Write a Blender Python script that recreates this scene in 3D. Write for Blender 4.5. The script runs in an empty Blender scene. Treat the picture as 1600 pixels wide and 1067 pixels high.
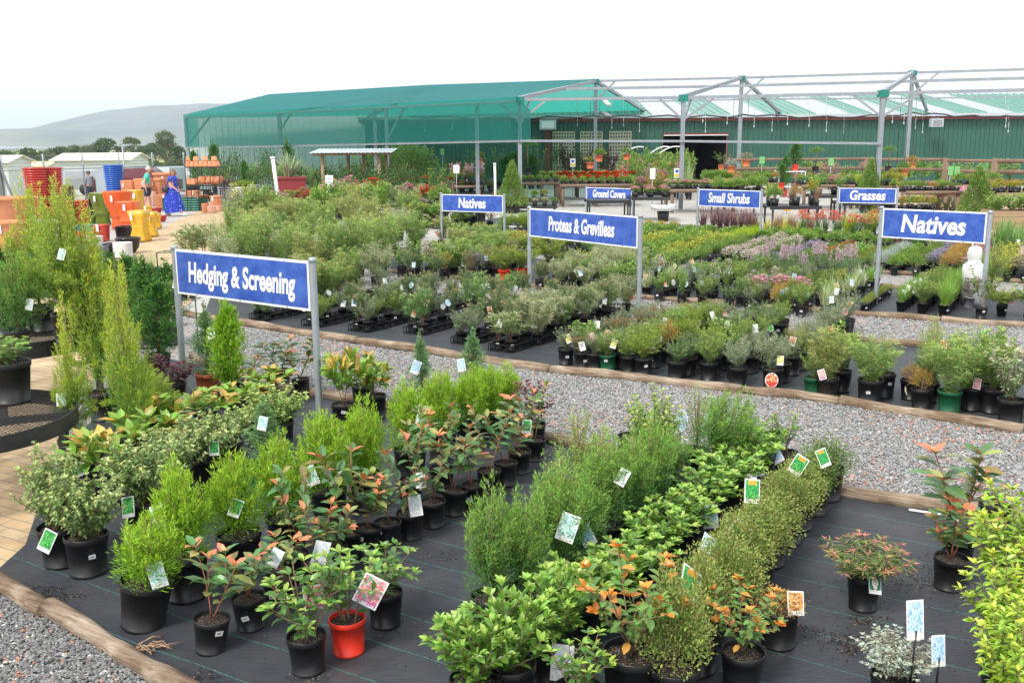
import bpy, math, random
import numpy as np
from mathutils import Vector, Matrix
R_=random.Random(7); RG=np.random.default_rng(11)
sc=bpy.context.scene; COL=sc.collection
rad=math.radians
# ---------------------------------------------------------------- camera
FPX=1537.; CH=2.45; PITCH=rad(11.33); ROLL=rad(.37)
cF=Vector((0,math.cos(PITCH),-math.sin(PITCH))); _r=Vector((1,0,0)); _u=Vector((0,math.sin(PITCH),math.cos(PITCH)))
cR=_r*math.cos(ROLL)-_u*math.sin(ROLL); cU=_u*math.cos(ROLL)+_r*math.sin(ROLL)
cd=bpy.data.cameras.new('camera'); cam=bpy.data.objects.new('camera',cd); COL.objects.link(cam)
cam.matrix_world=Matrix(((cR.x,cU.x,-cF.x,0),(cR.y,cU.y,-cF.y,0),(cR.z,cU.z,-cF.z,CH),(0,0,0,1)))
cd.sensor_width=36; cd.lens=FPX/1600*36; cd.clip_end=20000; cd.clip_start=.05
sc.camera=cam
# ---------------------------------------------------------------- light
SUN_EL=rad(52); SUN_AZ=rad(215)
w=bpy.data.worlds.new('World'); sc.world=w; w.use_nodes=True
nt=w.node_tree; bg=nt.nodes['Background']
sky=nt.nodes.new('ShaderNodeTexSky'); sky.sky_type='NISHITA'; sky.sun_disc=False
sky.sun_elevation=SUN_EL; sky.sun_rotation=SUN_AZ; sky.dust_density=4; sky.air_density=1
mx=nt.nodes.new('ShaderNodeMixRGB'); mx.inputs[0].default_value=.8; mx.inputs[2].default_value=(9.6,9.9,10.3,1)
nt.links.new(sky.outputs[0],mx.inputs[1]); nt.links.new(mx.outputs[0],bg.inputs[0]); bg.inputs[1].default_value=.115
sd=bpy.data.lights.new('sun','SUN'); sd.energy=2.1; sd.angle=rad(12); sd.color=(1,.95,.87)
so=bpy.data.objects.new('sun',sd); COL.objects.link(so)
# sun comes from azimuth (clockwise from +Y) SUN_AZ
sv=Vector((math.sin(SUN_AZ)*math.cos(SUN_EL),math.cos(SUN_AZ)*math.cos(SUN_EL),math.sin(SUN_EL)))
so.rotation_euler=sv.to_track_quat('Z','Y').to_euler(); so.location=(0,-5,30)
sc.view_settings.view_transform='Standard'; sc.view_settings.look='None'; sc.view_settings.exposure=.55; sc.view_settings.gamma=1
# ---------------------------------------------------------------- placing helpers
def ray(px,py): return cF+cR*((px-800)/FPX)+cU*((533.5-py)/FPX)
def g(px,py,z=0):
    d=ray(px,py); t=(z-CH)/d.z; return Vector((d.x*t,d.y*t,z))
def at(px,py,Y):
    d=ray(px,py); t=Y/d.y; return Vector((d.x*t,Y,CH+d.z*t))
def zat(px,py,p):            # height above ground at point p seen at image row py
    d=ray(px,py); t=p[1]/d.y; return CH+d.z*t
def mpp(p): return (Vector((p[0],p[1],0))-Vector((0,0,CH))).dot(cF)/FPX   # metres per photo pixel there
# ---------------------------------------------------------------- materials
def mat(name,col,rough=.6,noise=None,bump=None,metal=0,spec=.5,trans=0,coords='Object'):
    m=bpy.data.materials.new(name); m.use_nodes=True; n=m.node_tree; b=n.nodes['Principled BSDF']
    b.inputs['Base Color'].default_value=(*col,1); b.inputs['Roughness'].default_value=rough; b.inputs['Metallic'].default_value=metal
    b.inputs['Specular IOR Level'].default_value=spec
    tc=n.nodes.new('ShaderNodeTexCoord')
    if noise:
        sc_,amt,col2=noise
        t=n.nodes.new('ShaderNodeTexNoise'); t.inputs['Scale'].default_value=sc_; t.inputs['Detail'].default_value=6; t.inputs['Roughness'].default_value=.65
        n.links.new(tc.outputs[coords],t.inputs[0])
        r=n.nodes.new('ShaderNodeValToRGB'); r.color_ramp.elements[0].position=.5-amt; r.color_ramp.elements[1].position=.5+amt
        r.color_ramp.elements[0].color=(*col,1); r.color_ramp.elements[1].color=(*col2,1)
        n.links.new(t.outputs[0],r.inputs[0]); n.links.new(r.outputs[0],b.inputs['Base Color'])
    if bump:
        t2=n.nodes.new('ShaderNodeTexNoise'); t2.inputs['Scale'].default_value=bump[0]; t2.inputs['Detail'].default_value=5
        n.links.new(tc.outputs[coords],t2.inputs[0]); bn=n.nodes.new('ShaderNodeBump'); bn.inputs['Strength'].default_value=bump[1]; bn.inputs['Distance'].default_value=bump[2] if len(bump)>2 else .01
        n.links.new(t2.outputs[0],bn.inputs['Height']); n.links.new(bn.outputs[0],b.inputs['Normal'])
    return m
def attrmat(name,rough=.5,trans=.25,spec=.4):
    m=bpy.data.materials.new(name); m.use_nodes=True; n=m.node_tree; b=n.nodes['Principled BSDF']; out=n.nodes['Material Output']
    a=n.nodes.new('ShaderNodeAttribute'); a.attribute_name='tint'
    n.links.new(a.outputs['Color'],b.inputs['Base Color']); b.inputs['Roughness'].default_value=rough; b.inputs['Specular IOR Level'].default_value=spec
    if trans:
        t=n.nodes.new('ShaderNodeBsdfTranslucent'); n.links.new(a.outputs['Color'],t.inputs[0])
        x=n.nodes.new('ShaderNodeMixShader'); x.inputs[0].default_value=trans
        n.links.new(b.outputs[0],x.inputs[1]); n.links.new(t.outputs[0],x.inputs[2]); n.links.new(x.outputs[0],out.inputs[0])
    return m
MAT={}
MAT['leaf']=attrmat('leaf_soft',.5,.22,.35); MAT['gloss']=attrmat('leaf_glossy',.33,.16,.5); MAT['tint']=attrmat('tinted_stone',.75,0,.3)
MAT['black']=mat('black_plastic',(.007,.007,.008),.4,(60,.2,(.014,.014,.015)),(140,.06,.002))
MAT['pgreen']=mat('green_plastic',(.006,.075,.03),.4,(40,.2,(.01,.1,.04)))
MAT['pred']=mat('red_plastic',(.72,.03,.015),.35,(30,.2,(.8,.045,.02)))
MAT['pgrey']=mat('grey_plastic',(.22,.23,.25),.5,(30,.2,(.3,.31,.33)))
MAT['pblue']=mat('blue_plastic',(.03,.16,.55),.4,(30,.2,(.04,.2,.65)))
MAT['pterra']=mat('terracotta_plastic',(.5,.12,.04),.55,(30,.2,(.6,.17,.06)))
def soilmat():
    m=mat('potting_soil',(.025,.017,.012),.95,(45,.25,(.07,.045,.03)),(60,1,.02)); n=m.node_tree; b=n.nodes['Principled BSDF']
    v=n.nodes.new('ShaderNodeTexVoronoi'); v.inputs['Scale'].default_value=70; tc=n.nodes.new('ShaderNodeTexCoord'); n.links.new(tc.outputs['Object'],v.inputs[0])
    s=n.nodes.new('ShaderNodeSeparateColor'); n.links.new(v.outputs['Color'],s.inputs[0])
    c=n.nodes.new('ShaderNodeMath'); c.operation='GREATER_THAN'; c.inputs[1].default_value=.93; n.links.new(s.outputs[0],c.inputs[0])
    mxx=n.nodes.new('ShaderNodeMixRGB'); old=b.inputs['Base Color'].links[0].from_socket
    n.links.new(c.outputs[0],mxx.inputs[0]); n.links.new(old,mxx.inputs[1]); mxx.inputs[2].default_value=(.6,.5,.36,1); n.links.new(mxx.outputs[0],b.inputs['Base Color']); return m
MAT['soil']=soilmat()
MAT['bark']=mat('stem_bark',(.16,.09,.05),.8,(50,.25,(.3,.2,.12)))
MAT['barkred']=mat('stem_reddish',(.28,.07,.04),.6,(50,.25,(.36,.16,.08)))
MAT['white']=mat('white_card',(.8,.8,.8),.5)
MAT['galv']=mat('galvanised_steel',(.3,.34,.37),.45,(9,.25,(.42,.46,.49)),None,.35)
MAT['galvdark']=mat('painted_steel_frame',(.24,.27,.30),.5,(3,.25,(.34,.37,.40)),None,.2)
MAT['signwhite']=mat('sign_white',(.82,.83,.85),.35)
MAT['signblue']=mat('sign_blue',(.025,.075,.38),.4,(7,.12,(.06,.14,.50)),None)
MAT['log0']=mat('weathered_log_plain',(.46,.36,.25),.85,(5,.22,(.17,.105,.06)),(30,.8,.03))
MAT['tlog']=mat('treated_log',(.27,.19,.13),.85,(5,.25,(.16,.10,.07)),(30,.5,.02))
MAT['blacksteel']=mat('black_steel',(.02,.021,.023),.45,(20,.25,(.045,.045,.047)))
def logmat(name,c1,c2,c3):
    m=mat(name,c1,.85);n=m.node_tree;b=n.nodes['Principled BSDF'];tc=n.nodes.new('ShaderNodeTexCoord');mp=n.nodes.new('ShaderNodeMapping');mp.vector_type='TEXTURE'
    mp.inputs['Rotation'].default_value=(0,0,rad(-32));mp.inputs['Scale'].default_value=(.9,.035,.035);n.links.new(tc.outputs['Object'],mp.inputs[0])
    t=n.nodes.new('ShaderNodeTexNoise');t.inputs['Scale'].default_value=1.6;t.inputs['Detail'].default_value=8;t.inputs['Roughness'].default_value=.75;n.links.new(mp.outputs[0],t.inputs[0])
    r=n.nodes.new('ShaderNodeValToRGB');e=r.color_ramp.elements;e[0].position=.32;e[0].color=(*c3,1);e[1].position=.66;e[1].color=(*c1,1);x=e.new(.47);x.color=(*c2,1);n.links.new(t.outputs[0],r.inputs[0])
    t2=n.nodes.new('ShaderNodeTexNoise');t2.inputs['Scale'].default_value=3.2;t2.inputs['Detail'].default_value=4;n.links.new(tc.outputs['Object'],t2.inputs[0]);r2=n.nodes.new('ShaderNodeValToRGB');r2.color_ramp.elements[0].position=.4;r2.color_ramp.elements[0].color=(.5,.42,.35,1);r2.color_ramp.elements[1].position=.6;r2.color_ramp.elements[1].color=(1,1,1,1);n.links.new(t2.outputs[0],r2.inputs[0])
    mm=n.nodes.new('ShaderNodeMixRGB');mm.blend_type='MULTIPLY';mm.inputs[0].default_value=.9;n.links.new(r.outputs[0],mm.inputs[1]);n.links.new(r2.outputs[0],mm.inputs[2]);n.links.new(mm.outputs[0],b.inputs['Base Color'])
    bn=n.nodes.new('ShaderNodeBump');bn.inputs['Strength'].default_value=1;bn.inputs['Distance'].default_value=.02;n.links.new(t.outputs[0],bn.inputs['Height']);n.links.new(bn.outputs[0],b.inputs['Normal']);return m
MAT['log']=logmat('weathered_log',(.56,.47,.36),(.34,.25,.17),(.10,.06,.035))
MAT['concrete']=mat('concrete',(.36,.34,.31),.9,(1.2,.3,(.44,.42,.38)),(40,.2,.01))
MAT['teal']=mat('teal',(.0,.3,.26),.7)
MAT['wirew']=mat('wire',(.25,.26,.27),.5,None,None,.5)
MAT['timber']=mat('sawn_timber',(.42,.3,.19),.8,(6,.25,(.3,.2,.12)),(40,.3,.01))
def simple(name,c,r=.5,n=None): 
    if name not in MAT: MAT[name]=mat(name,c,r,n)
    return MAT[name]
# ---------------------------------------------------------------- mesh builder
class MB:
    def __init__(s): s.v=[];s.f=[];s.m=[];s.c=[];s.n=0;s.sm=[];s.hascol=False
    def add(s,vs,fs,mi=0,col=(1,1,1),smooth=False):
        b=s.n; vs=[tuple(x) for x in vs]; s.v+=vs; s.f+=[tuple(b+i for i in f) for f in fs]; s.m+=[mi]*len(fs); s.sm+=[smooth]*len(fs)
        s.c+=[col]*len(vs); s.n+=len(vs); return s
    def addnp(s,V,F,mi,C,smooth=False):
        b=s.n; s.v+=V.tolist()
        for fa in F:
            s.f+=(fa+b).tolist(); s.m+=[mi]*len(fa); s.sm+=[smooth]*len(fa)
        s.c+=C.tolist(); s.n+=len(V); s.hascol=True
    def box(s,x0,y0,z0,x1,y1,z1,mi=0,M=None,col=(1,1,1)):
        v=[Vector((x,y,z)) for x in(x0,x1) for y in(y0,y1) for z in(z0,z1)]
        if M is not None: v=[M@p for p in v]
        return s.add(v,[(0,1,3,2),(4,6,7,5),(0,4,5,1),(2,3,7,6),(0,2,6,4),(1,5,7,3)],mi,col)
    def bar(s,a,b,w,h=None,mi=0,up=Vector((0,0,1)),bev=0):
        a=Vector(a);b=Vector(b);h=h or w;d=(b-a);L=d.length;d.normalize()
        x=d.cross(up)
        if x.length<1e-4:x=Vector((1,0,0))
        x.normalize();y=x.cross(d)
        M=Matrix(((x.x,y.x,d.x,a.x),(x.y,y.y,d.y,a.y),(x.z,y.z,d.z,a.z),(0,0,0,1)))
        return s.box(-w/2,-h/2,0,w/2,h/2,L,mi,M)
    def tube(s,pts,r,n=6,mi=0,cap=True,col=(1,1,1),smooth=True):
        pts=[Vector(p) for p in pts]; rs=r if isinstance(r,(list,tuple)) else [r]*len(pts)
        vs=[];fs=[]
        for i,p in enumerate(pts):
            d=(pts[min(i+1,len(pts)-1)]-pts[max(i-1,0)]); d.normalize()
            a=Vector((0,0,1)) if abs(d.z)<.9 else Vector((1,0,0))
            x=d.cross(a).normalized(); y=d.cross(x)
            for k in range(n):
                t=2*math.pi*k/n; vs.append(p+(x*math.cos(t)+y*math.sin(t))*rs[i])
        for i in range(len(pts)-1):
            for k in range(n): fs.append((i*n+k,i*n+(k+1)%n,(i+1)*n+(k+1)%n,(i+1)*n+k))
        if cap: fs.append(tuple(range(n-1,-1,-1))); fs.append(tuple((len(pts)-1)*n+k for k in range(n)))
        return s.add(vs,fs,mi,col,smooth)
    def lathe(s,prof,n=24,mi=0,M=None,smooth=True,sq=0,col=(1,1,1)):
        vs=[];fs=[]
        for (r,z) in prof:
            for k in range(n):
                t=2*math.pi*(k+.5)/n; c,q=math.cos(t),math.sin(t)
                if sq: e=1/max(abs(c),abs(q)); c*=e*.86;q*=e*.86
                p=Vector((r*c,r*q,z)); vs.append(M@p if M is not None else p)
        for i in range(len(prof)-1):
            for k in range(n): fs.append((i*n+k,i*n+(k+1)%n,(i+1)*n+(k+1)%n,(i+1)*n+k))
        return s.add(vs,fs,mi,col,smooth)
    def mesh(s,name,mats):
        me=bpy.data.meshes.new(name); me.from_pydata(s.v,[],s.f)
        for m in mats: me.materials.append(MAT[m] if isinstance(m,str) else m)
        if len(mats)>1: me.polygons.foreach_set('material_index',s.m)
        me.polygons.foreach_set('use_smooth',s.sm)
        if s.hascol:
            a=me.color_attributes.new('tint','FLOAT_COLOR','POINT'); arr=np.ones((s.n,4),dtype=np.float32); arr[:,:3]=np.array(s.c,dtype=np.float32); a.data.foreach_set('color',arr.ravel())
        me.update(); return me
    def build(s,name,mats,parent=None,loc=None,rz=0):
        if not isinstance(mats,(list,tuple)): mats=[mats]
        return link(name,s.mesh(name,mats),parent,loc,rz)
def link(name,me,parent=None,loc=None,rz=0):
    o=bpy.data.objects.new(name,me); COL.objects.link(o)
    if parent is not None:o.parent=parent
    if loc is not None:o.location=loc
    if rz:o.rotation_euler.z=rz
    return o
def tag(o,label,cat,group=None):
    if len(label.split())>16: label=label.replace(' the ',' ').replace(' of ',' in ',0)
    o['label']=label;o['category']=cat
    if group:o['group']=group
    return o
def thing(name,label,cat,loc=(0,0,0),rz=0,group=None):
    o=link(name,None,None,loc,rz); o.empty_display_size=.1; return tag(o,label,cat,group)
def struct(o,kind='structure'): o['kind']=kind; return o
def copy_tree(o,parent=None):
    c=o.copy(); COL.objects.link(c); c.parent=parent
    for ch in list(o.children): copy_tree(ch,c)
    return c
# ---------------------------------------------------------------- leaves
def nrm(a): return a/np.maximum(np.linalg.norm(a,axis=-1,keepdims=True),1e-9)
def leaves(mb,O,D,U,L,W,C,shape='d',mi=0,fold=.25,droop=.15):
    n=len(O); 
    if n==0:return
    D=nrm(D);S=nrm(np.cross(D,U)+1e-6);N=np.cross(S,D);L=np.broadcast_to(np.asarray(L,float),(n,))[:,None];W=np.broadcast_to(np.asarray(W,float),(n,))[:,None]
    idx=np.arange(n)[:,None]
    if shape=='d':
        V=np.stack([O,O+D*L*.45+S*W*.5+N*W*fold,O+D*L-N*L*droop,O+D*L*.45-S*W*.5+N*W*fold],1)
        F=[np.concatenate([idx*4+np.array([[0,1,2]]),idx*4+np.array([[0,2,3]])])]
        k=4
    else:
        m1=O+D*L*.33;m2=O+D*L*.7-N*L*droop*.4
        V=np.stack([O,m1+S*W*.42+N*W*fold,m1,m1-S*W*.42+N*W*fold,m2+S*W*.45+N*W*fold,m2,m2-S*W*.45+N*W*fold,O+D*L-N*L*droop],1)
        T=np.concatenate([idx*8+np.array([t]) for t in((0,1,2),(0,2,3),(4,7,5),(5,7,6))]);Q=np.concatenate([idx*8+np.array([t]) for t in((1,4,5,2),(2,5,6,3))])
        F=[T,Q];k=8
    mb.addnp(V.reshape(-1,3),F,mi,np.repeat(C,k,axis=0))
def straps(mb,O,D,L,W,C,droop,seg=4,mi=0):
    n=len(O);D=nrm(D);S=nrm(np.cross(D,np.array([0,0,1.]))+1e-6);Vs=[]
    L=np.broadcast_to(L,(n,))[:,None];W=np.broadcast_to(W,(n,))[:,None];droop=np.broadcast_to(droop,(n,))[:,None]
    for i in range(seg+1):
        t=i/seg; P=O+D*L*t-np.array([0,0,1.])*L*droop*t*t*.8+nrm(D*np.array([1,1,0]))*L*droop*t*t*.35
        w=W*.5*(1-t**2*.92); Vs+= [P+S*w,P-S*w]
    V=np.stack(Vs,1);k=2*(seg+1);idx=np.arange(n)[:,None]
    F=[np.concatenate([idx*k+np.array([[2*i,2*i+1,2*i+3,2*i+2]]) for i in range(seg)])]
    mb.addnp(V.reshape(-1,3),F,mi,np.repeat(C,k,axis=0))
def cols(rg,n,base,var=.25,alt=None,altf=0,tipmask=None,tip=None):
    c=np.tile(np.array(base,float),(n,1))
    if alt is not None:
        m=rg.random(n)<altf; c[m]=alt
    if tipmask is not None and tip is not None:
        t=np.clip(tipmask,0,1)[:,None]; c=c*(1-t)+np.array(tip)*t
    c*=(1+var*(rg.random((n,1))*2-1)); c*=1+.12*(rg.random((n,3))*2-1)
    return np.clip(c,0,1)
def rdir(rg,n,zlo=-1,zhi=1):
    z=rg.uniform(zlo,zhi,n);a=rg.uniform(0,2*np.pi,n);r=np.sqrt(np.maximum(0,1-z*z));return np.stack([r*np.cos(a),r*np.sin(a),z],1)
def stemtube(st,pts,r0,r1,n=5): st.tube([tuple(p) for p in pts],[r0+(r1-r0)*i/(len(pts)-1) for i in range(len(pts))],n,0)
# conifer: upright branchlets carrying thin sprays
def g_conifer(rg,H,W,base,tip,nb=90,ns=16,sl=.035,sw=.007,up=1.2,prof='egg',trunk=.05,lean=0,var=.22,gold=0):
    mb=MB();st=MB()
    stemtube(st,[(0,0,0),(lean*.3*H,0,H*.5),(lean*H,0,H*.93)],.008+.01*H,.003)
    O=[];D=[];T=[]
    for i in range(nb):
        t=rg.random()**.85; z0=H*(trunk+(.90-trunk)*t)
        if prof=='egg': rr=math.sin(math.pi*min(1,(.16+t*.84))**.8)**.7
        elif prof=='cone': rr=(1-t)**1.05+.05
        elif prof=='vase': rr=.55+.5*math.sin(math.pi*t*.8)
        elif prof=='col': rr=.75*(1-t**3)+.15
        a=rg.uniform(0,2*math.pi); bl=W*.5*rr*rg.uniform(.65,1.12)
        ux=up*rg.uniform(.6,1.3)
        dirv=np.array([math.cos(a),math.sin(a),ux*.35]);
        n=ns; s=np.sort(rg.random(n))**.8
        P=np.array([lean*z0,0,z0-H*.08*rr])+s[:,None]*bl*dirv*np.array([1,1,1])+np.array([0,0,1])*(s**2)[:,None]*bl*ux*.9
        P+=rg.normal(0,.012*max(W/.4,.6),(n,3))
        rq=np.clip(np.hypot(P[:,0],P[:,1])/(W*.5),0,1.2)
        if prof!='cone': P[:,2]=np.minimum(P[:,2],H*(1-.42*rq**1.6)*rg.uniform(.86,1.06))
        else: P[:,2]=np.minimum(P[:,2],H*(1-.9*rq)*rg.uniform(.9,1.1)+.04*H)
        dd=np.tile(np.array([math.cos(a)*.55,math.sin(a)*.55,ux*(.7)]),(n,1))*1+rg.normal(0,.38,(n,3))
        O.append(P);D.append(dd);T.append(s)
    for i in range(16 if prof!='cone' else 3):
        a=rg.uniform(0,6.283);r0=W*.5*rg.uniform(0,.75 if prof!='cone' else .12);zt=H*(1-.42*(2*r0/W)**1.6)*rg.uniform(.95,1.10);l=H*rg.uniform(.12,.25);m=int(ns*1.0)
        s=rg.random(m);P=np.stack([np.cos(a)*r0+rg.normal(0,.004,m),np.sin(a)*r0+rg.normal(0,.004,m),zt-l*(1-s)],1)+(lean*H*np.array([1,0,0]))
        O.append(P);D.append(np.array([0,0,1.])+rg.normal(0,.3,(m,3)));T.append(s)
    O=np.concatenate(O);D=np.concatenate(D);T=np.concatenate(T);n=len(O)
    hz=O[:,2]/H
    tm=np.clip(T*1.0-.25+gold*(hz-.4)+rg.normal(0,.2,n),0,1)
    leaves(mb,O,D,rdir(rg,n),sl*rg.uniform(.7,1.5,n),sw*rg.uniform(.8,1.3,n),cols(rg,n,base,var,tipmask=tm,tip=tip),'d',0,.1,.1)
    return mb,st
def g_plume(rg,H,W,base,tip,npl=46,ns=80,sl=.024,sw=.005,pw=.035,var=.25,env=.5,z0=.04,out=.35,noise=.4,tipw=.6):
    mb=MB();st=MB();stemtube(st,[(0,0,0),(0,0,H*.5),(0,0,H*.9)],.006+.006*H,.002);O=[];D=[];T=[]
    for i in range(npl):
        q=math.sqrt(rg.random())*.93;r=W*.5*q;a=rg.uniform(0,6.283);h=H*(1-env*q**1.7)*rg.uniform(.78,1.04);zb=H*rg.uniform(z0,.30);t=rg.random(ns)**.9
        px_=r*t**.65;zz=zb+(h-zb)*t;j=pw*(1-t)**.6+.004;aa=a+rg.normal(0,.05)
        P=np.stack([np.cos(aa)*px_+rg.normal(0,1,ns)*j,np.sin(aa)*px_+rg.normal(0,1,ns)*j,zz+rg.normal(0,.008,ns)],1)
        stemtube(st,[(0,0,zb*.7),(math.cos(aa)*r*.65,math.sin(aa)*r*.65,zb+(h-zb)*.5),(math.cos(aa)*r*.97,math.sin(aa)*r*.97,zb+(h-zb)*.93)],.002,.001,3)
        side=rg.normal(0,noise,(ns,3));side[:,:2]*=1.3
        O.append(P);D.append(np.array([math.cos(a)*out*q,math.sin(a)*out*q,1.])+side);T.append(t*.8+rg.normal(0,.18,ns)+.25*(h/H-.7))
    # short skirt of sprays low down
    k=npl*14;a=rg.uniform(0,6.283,k);r=W*.5*np.sqrt(rg.random(k))*.85;zz=H*rg.uniform(.03,.4,k);O.append(np.stack([np.cos(a)*r,np.sin(a)*r,zz],1));D.append(np.stack([np.cos(a)*.8,np.sin(a)*.8,rg.uniform(.1,.9,k)],1)+rg.normal(0,.3,(k,3)));T.append(np.zeros(k))
    O=np.concatenate(O);D=np.concatenate(D);T=np.clip(np.concatenate(T)*tipw+.0,0,1);n=len(O)
    leaves(mb,O,D,rdir(rg,n),sl*rg.uniform(.7,1.5,n),sw*rg.uniform(.8,1.3,n),cols(rg,n,base,var,tipmask=T,tip=tip),'d',0,.1,.1)
    return mb,st
# leafy shrub: stems with leaves along them and rosettes at the ends
def g_shrub(rg,H,W,ns,ll,lw,base,tip=None,tipn=5,nodes=9,wh=2,ang=1.0,shape='f',branch=2,bare=.25,var=.25,alt=None,altf=0,fold=.18,droop=.2,tipscale=.8,spread=1,curl=.5,tipp=.8,srad=.004):
    mb=MB();st=MB();O=[];D=[];T=[];LL=[]
    tips=[]
    for i in range(ns):
        a=2*math.pi*(i+rg.uniform(0,.8))/ns; r=W*.5*math.sqrt(rg.uniform(.05,1))*spread; h=H*rg.uniform(.72,1.0)*(1-.25*(2*r/W)**2)
        if ns==1:r=0;h=H*.97
        e=np.array([math.cos(a)*r,math.sin(a)*r,h]); m=np.array([e[0]*.45+rg.normal(0,.01),e[1]*.45+rg.normal(0,.01),h*.5])
        b0=np.array([rg.normal(0,.008),rg.normal(0,.008),0])
        paths=[(b0,m,e,bare)]
        for j in range(branch):
            q=rg.uniform(.25,.7);p=b0*(1-q)**2+2*q*(1-q)*m+q*q*e; aa=a+rg.uniform(-1.5,1.5) if ns>1 else rg.uniform(0,6.28)
            rr=W*.5*rg.uniform(.4,1.0); e2=np.array([math.cos(aa)*rr,math.sin(aa)*rr,min(H*.97,p[2]+H*rg.uniform(.12,.42))]); paths.append((p,(p+e2)/2+np.array([0,0,-.01]),e2,.12))
        for (p0,p1,p2,br) in paths:
            q=np.linspace(0,1,6)[:,None];pp=p0*(1-q)**2+2*q*(1-q)*p1+q*q*p2
            stemtube(st,pp,srad,srad*.5,4)
            Ld=np.linalg.norm(p2-p0);nn=max(3,int(nodes*Ld/H+1))
            for k in range(nn):
                q=br+(1-br)*(k+rg.uniform(0,.6))/nn;q=min(q,.98);P=p0*(1-q)**2+2*q*(1-q)*p1+q*q*p2;ax=nrm(2*(1-q)*(p1-p0)+2*q*(p2-p1))
                a0=rg.uniform(0,6.28)
                for w_ in range(wh):
                    aa=a0+2*math.pi*w_/wh+rg.normal(0,.25);o=np.array([math.cos(aa),math.sin(aa),0]);o=nrm(o-ax*np.dot(o,ax))
                    O.append(P);D.append(ax*(curl+rg.normal(0,.2))+o*ang);T.append(0 if q<.85 else .25);LL.append(rg.uniform(.7,1.1))
            ax=nrm(p2-p1)
            for w_ in range(tipn):
                aa=2*math.pi*w_/tipn+rg.normal(0,.3);o=np.array([math.cos(aa),math.sin(aa),0]);inner=w_%2
                O.append(p2);D.append(ax*(1.1 if inner else .6)+o*.8*ang);T.append(1);LL.append(tipscale*rg.uniform(.75,1.1))
            tips.append(p2)
    O=np.array(O);D=np.array(D);T=np.array(T,float);LL=np.array(LL);n=len(O)
    on=rg.random(n)<tipp;T=T*on
    C=cols(rg,n,base,var,alt,altf,T if tip is not None else None,tip)
    leaves(mb,O,D,np.tile([0,0,1.],(n,1))+rg.normal(0,.25,(n,3)),ll*LL,lw*LL,C,shape,0,fold,droop)
    return mb,st,tips
# mound: leaves through an ellipsoid / cone volume
def g_mound(rg,H,W,n,ll,lw,base,tip=None,prof='dome',alt=None,altf=0,flow=None,nf=0,fs=.02,upb=.5,var=.3,shell=.45,lump=.15,fz=(.5,1.05),shape='d'):
    mb=MB();st=MB()
    stemtube(st,[(0,0,0),(0,0,H*.5)],.012,.006)
    a=rg.uniform(0,2*np.pi,n);u=rg.random(n)
    if prof=='dome':
        ph=np.arccos(rg.uniform(-.25,1,n)); r=(shell+(1-shell)*rg.random(n))*1.0
        lu=1+lump*np.sin(a*3+ph*4+rg.uniform(0,6))+lump*.7*np.sin(a*7+ph*5)
        P=np.stack([np.sin(ph)*np.cos(a)*W/2*r*lu,np.sin(ph)*np.sin(a)*W/2*r*lu,np.clip(H*.38+np.cos(ph)*H*.62*r*lu,0.0,None)],1)
    else:
        t=rg.random(n)**1.25; rr=((1-t)**.85+.03) if prof=='cone' else np.sqrt(np.maximum(0,1-(2*t-1)**2))
        if prof=='flat': rr=np.ones(n)*np.sqrt(rg.random(n)); t=rg.random(n)**.4
        lu=1+lump*np.sin(a*5+t*14); r=(1-(1-shell)*rg.random(n)**2)
        P=np.stack([np.cos(a)*W/2*rr*r*lu,np.sin(a)*W/2*rr*r*lu,H*t],1)
    P+=rg.normal(0,W*.025,(n,3))
    c0=np.array([0,0,H*.3]);D=nrm(P-c0)*1.0+np.array([0,0,upb])+rg.normal(0,.5,(n,3))
    T=np.clip(np.linalg.norm((P-c0)/np.array([W/2,W/2,H*.7]),axis=1)-.55+rg.normal(0,.25,n),0,1)
    C=cols(rg,n,base,var,alt,altf,T if tip is not None else None,tip)
    leaves(mb,P,D,rdir(rg,n,.2,1),ll*rg.uniform(.7,1.3,n),lw*rg.uniform(.8,1.2,n),C,shape,0,.2,.15)
    if flow:
        k=nf; a=rg.uniform(0,2*np.pi,k);rr=np.sqrt(rg.random(k))*W*.5
        z=H*rg.uniform(fz[0],fz[1],k)*(1-.3*(rr/(W*.5))**2)
        Pf=np.stack([np.cos(a)*rr,np.sin(a)*rr,z],1)
        for j in range(5):
            aa=2*np.pi*j/5;D=np.tile([math.cos(aa),math.sin(aa),.35],(k,1))
            ci=rg.integers(0,len(flow),k) if j==0 else ci
            Cf=np.array(flow)[ci]*(1+.15*(rg.random((k,1))*2-1))
            leaves(mb,Pf,D,np.tile([0,0,1.],(k,1)),fs,fs*.7,np.clip(Cf,0,1),'d',0,.1,0)
    return mb,st
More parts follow.
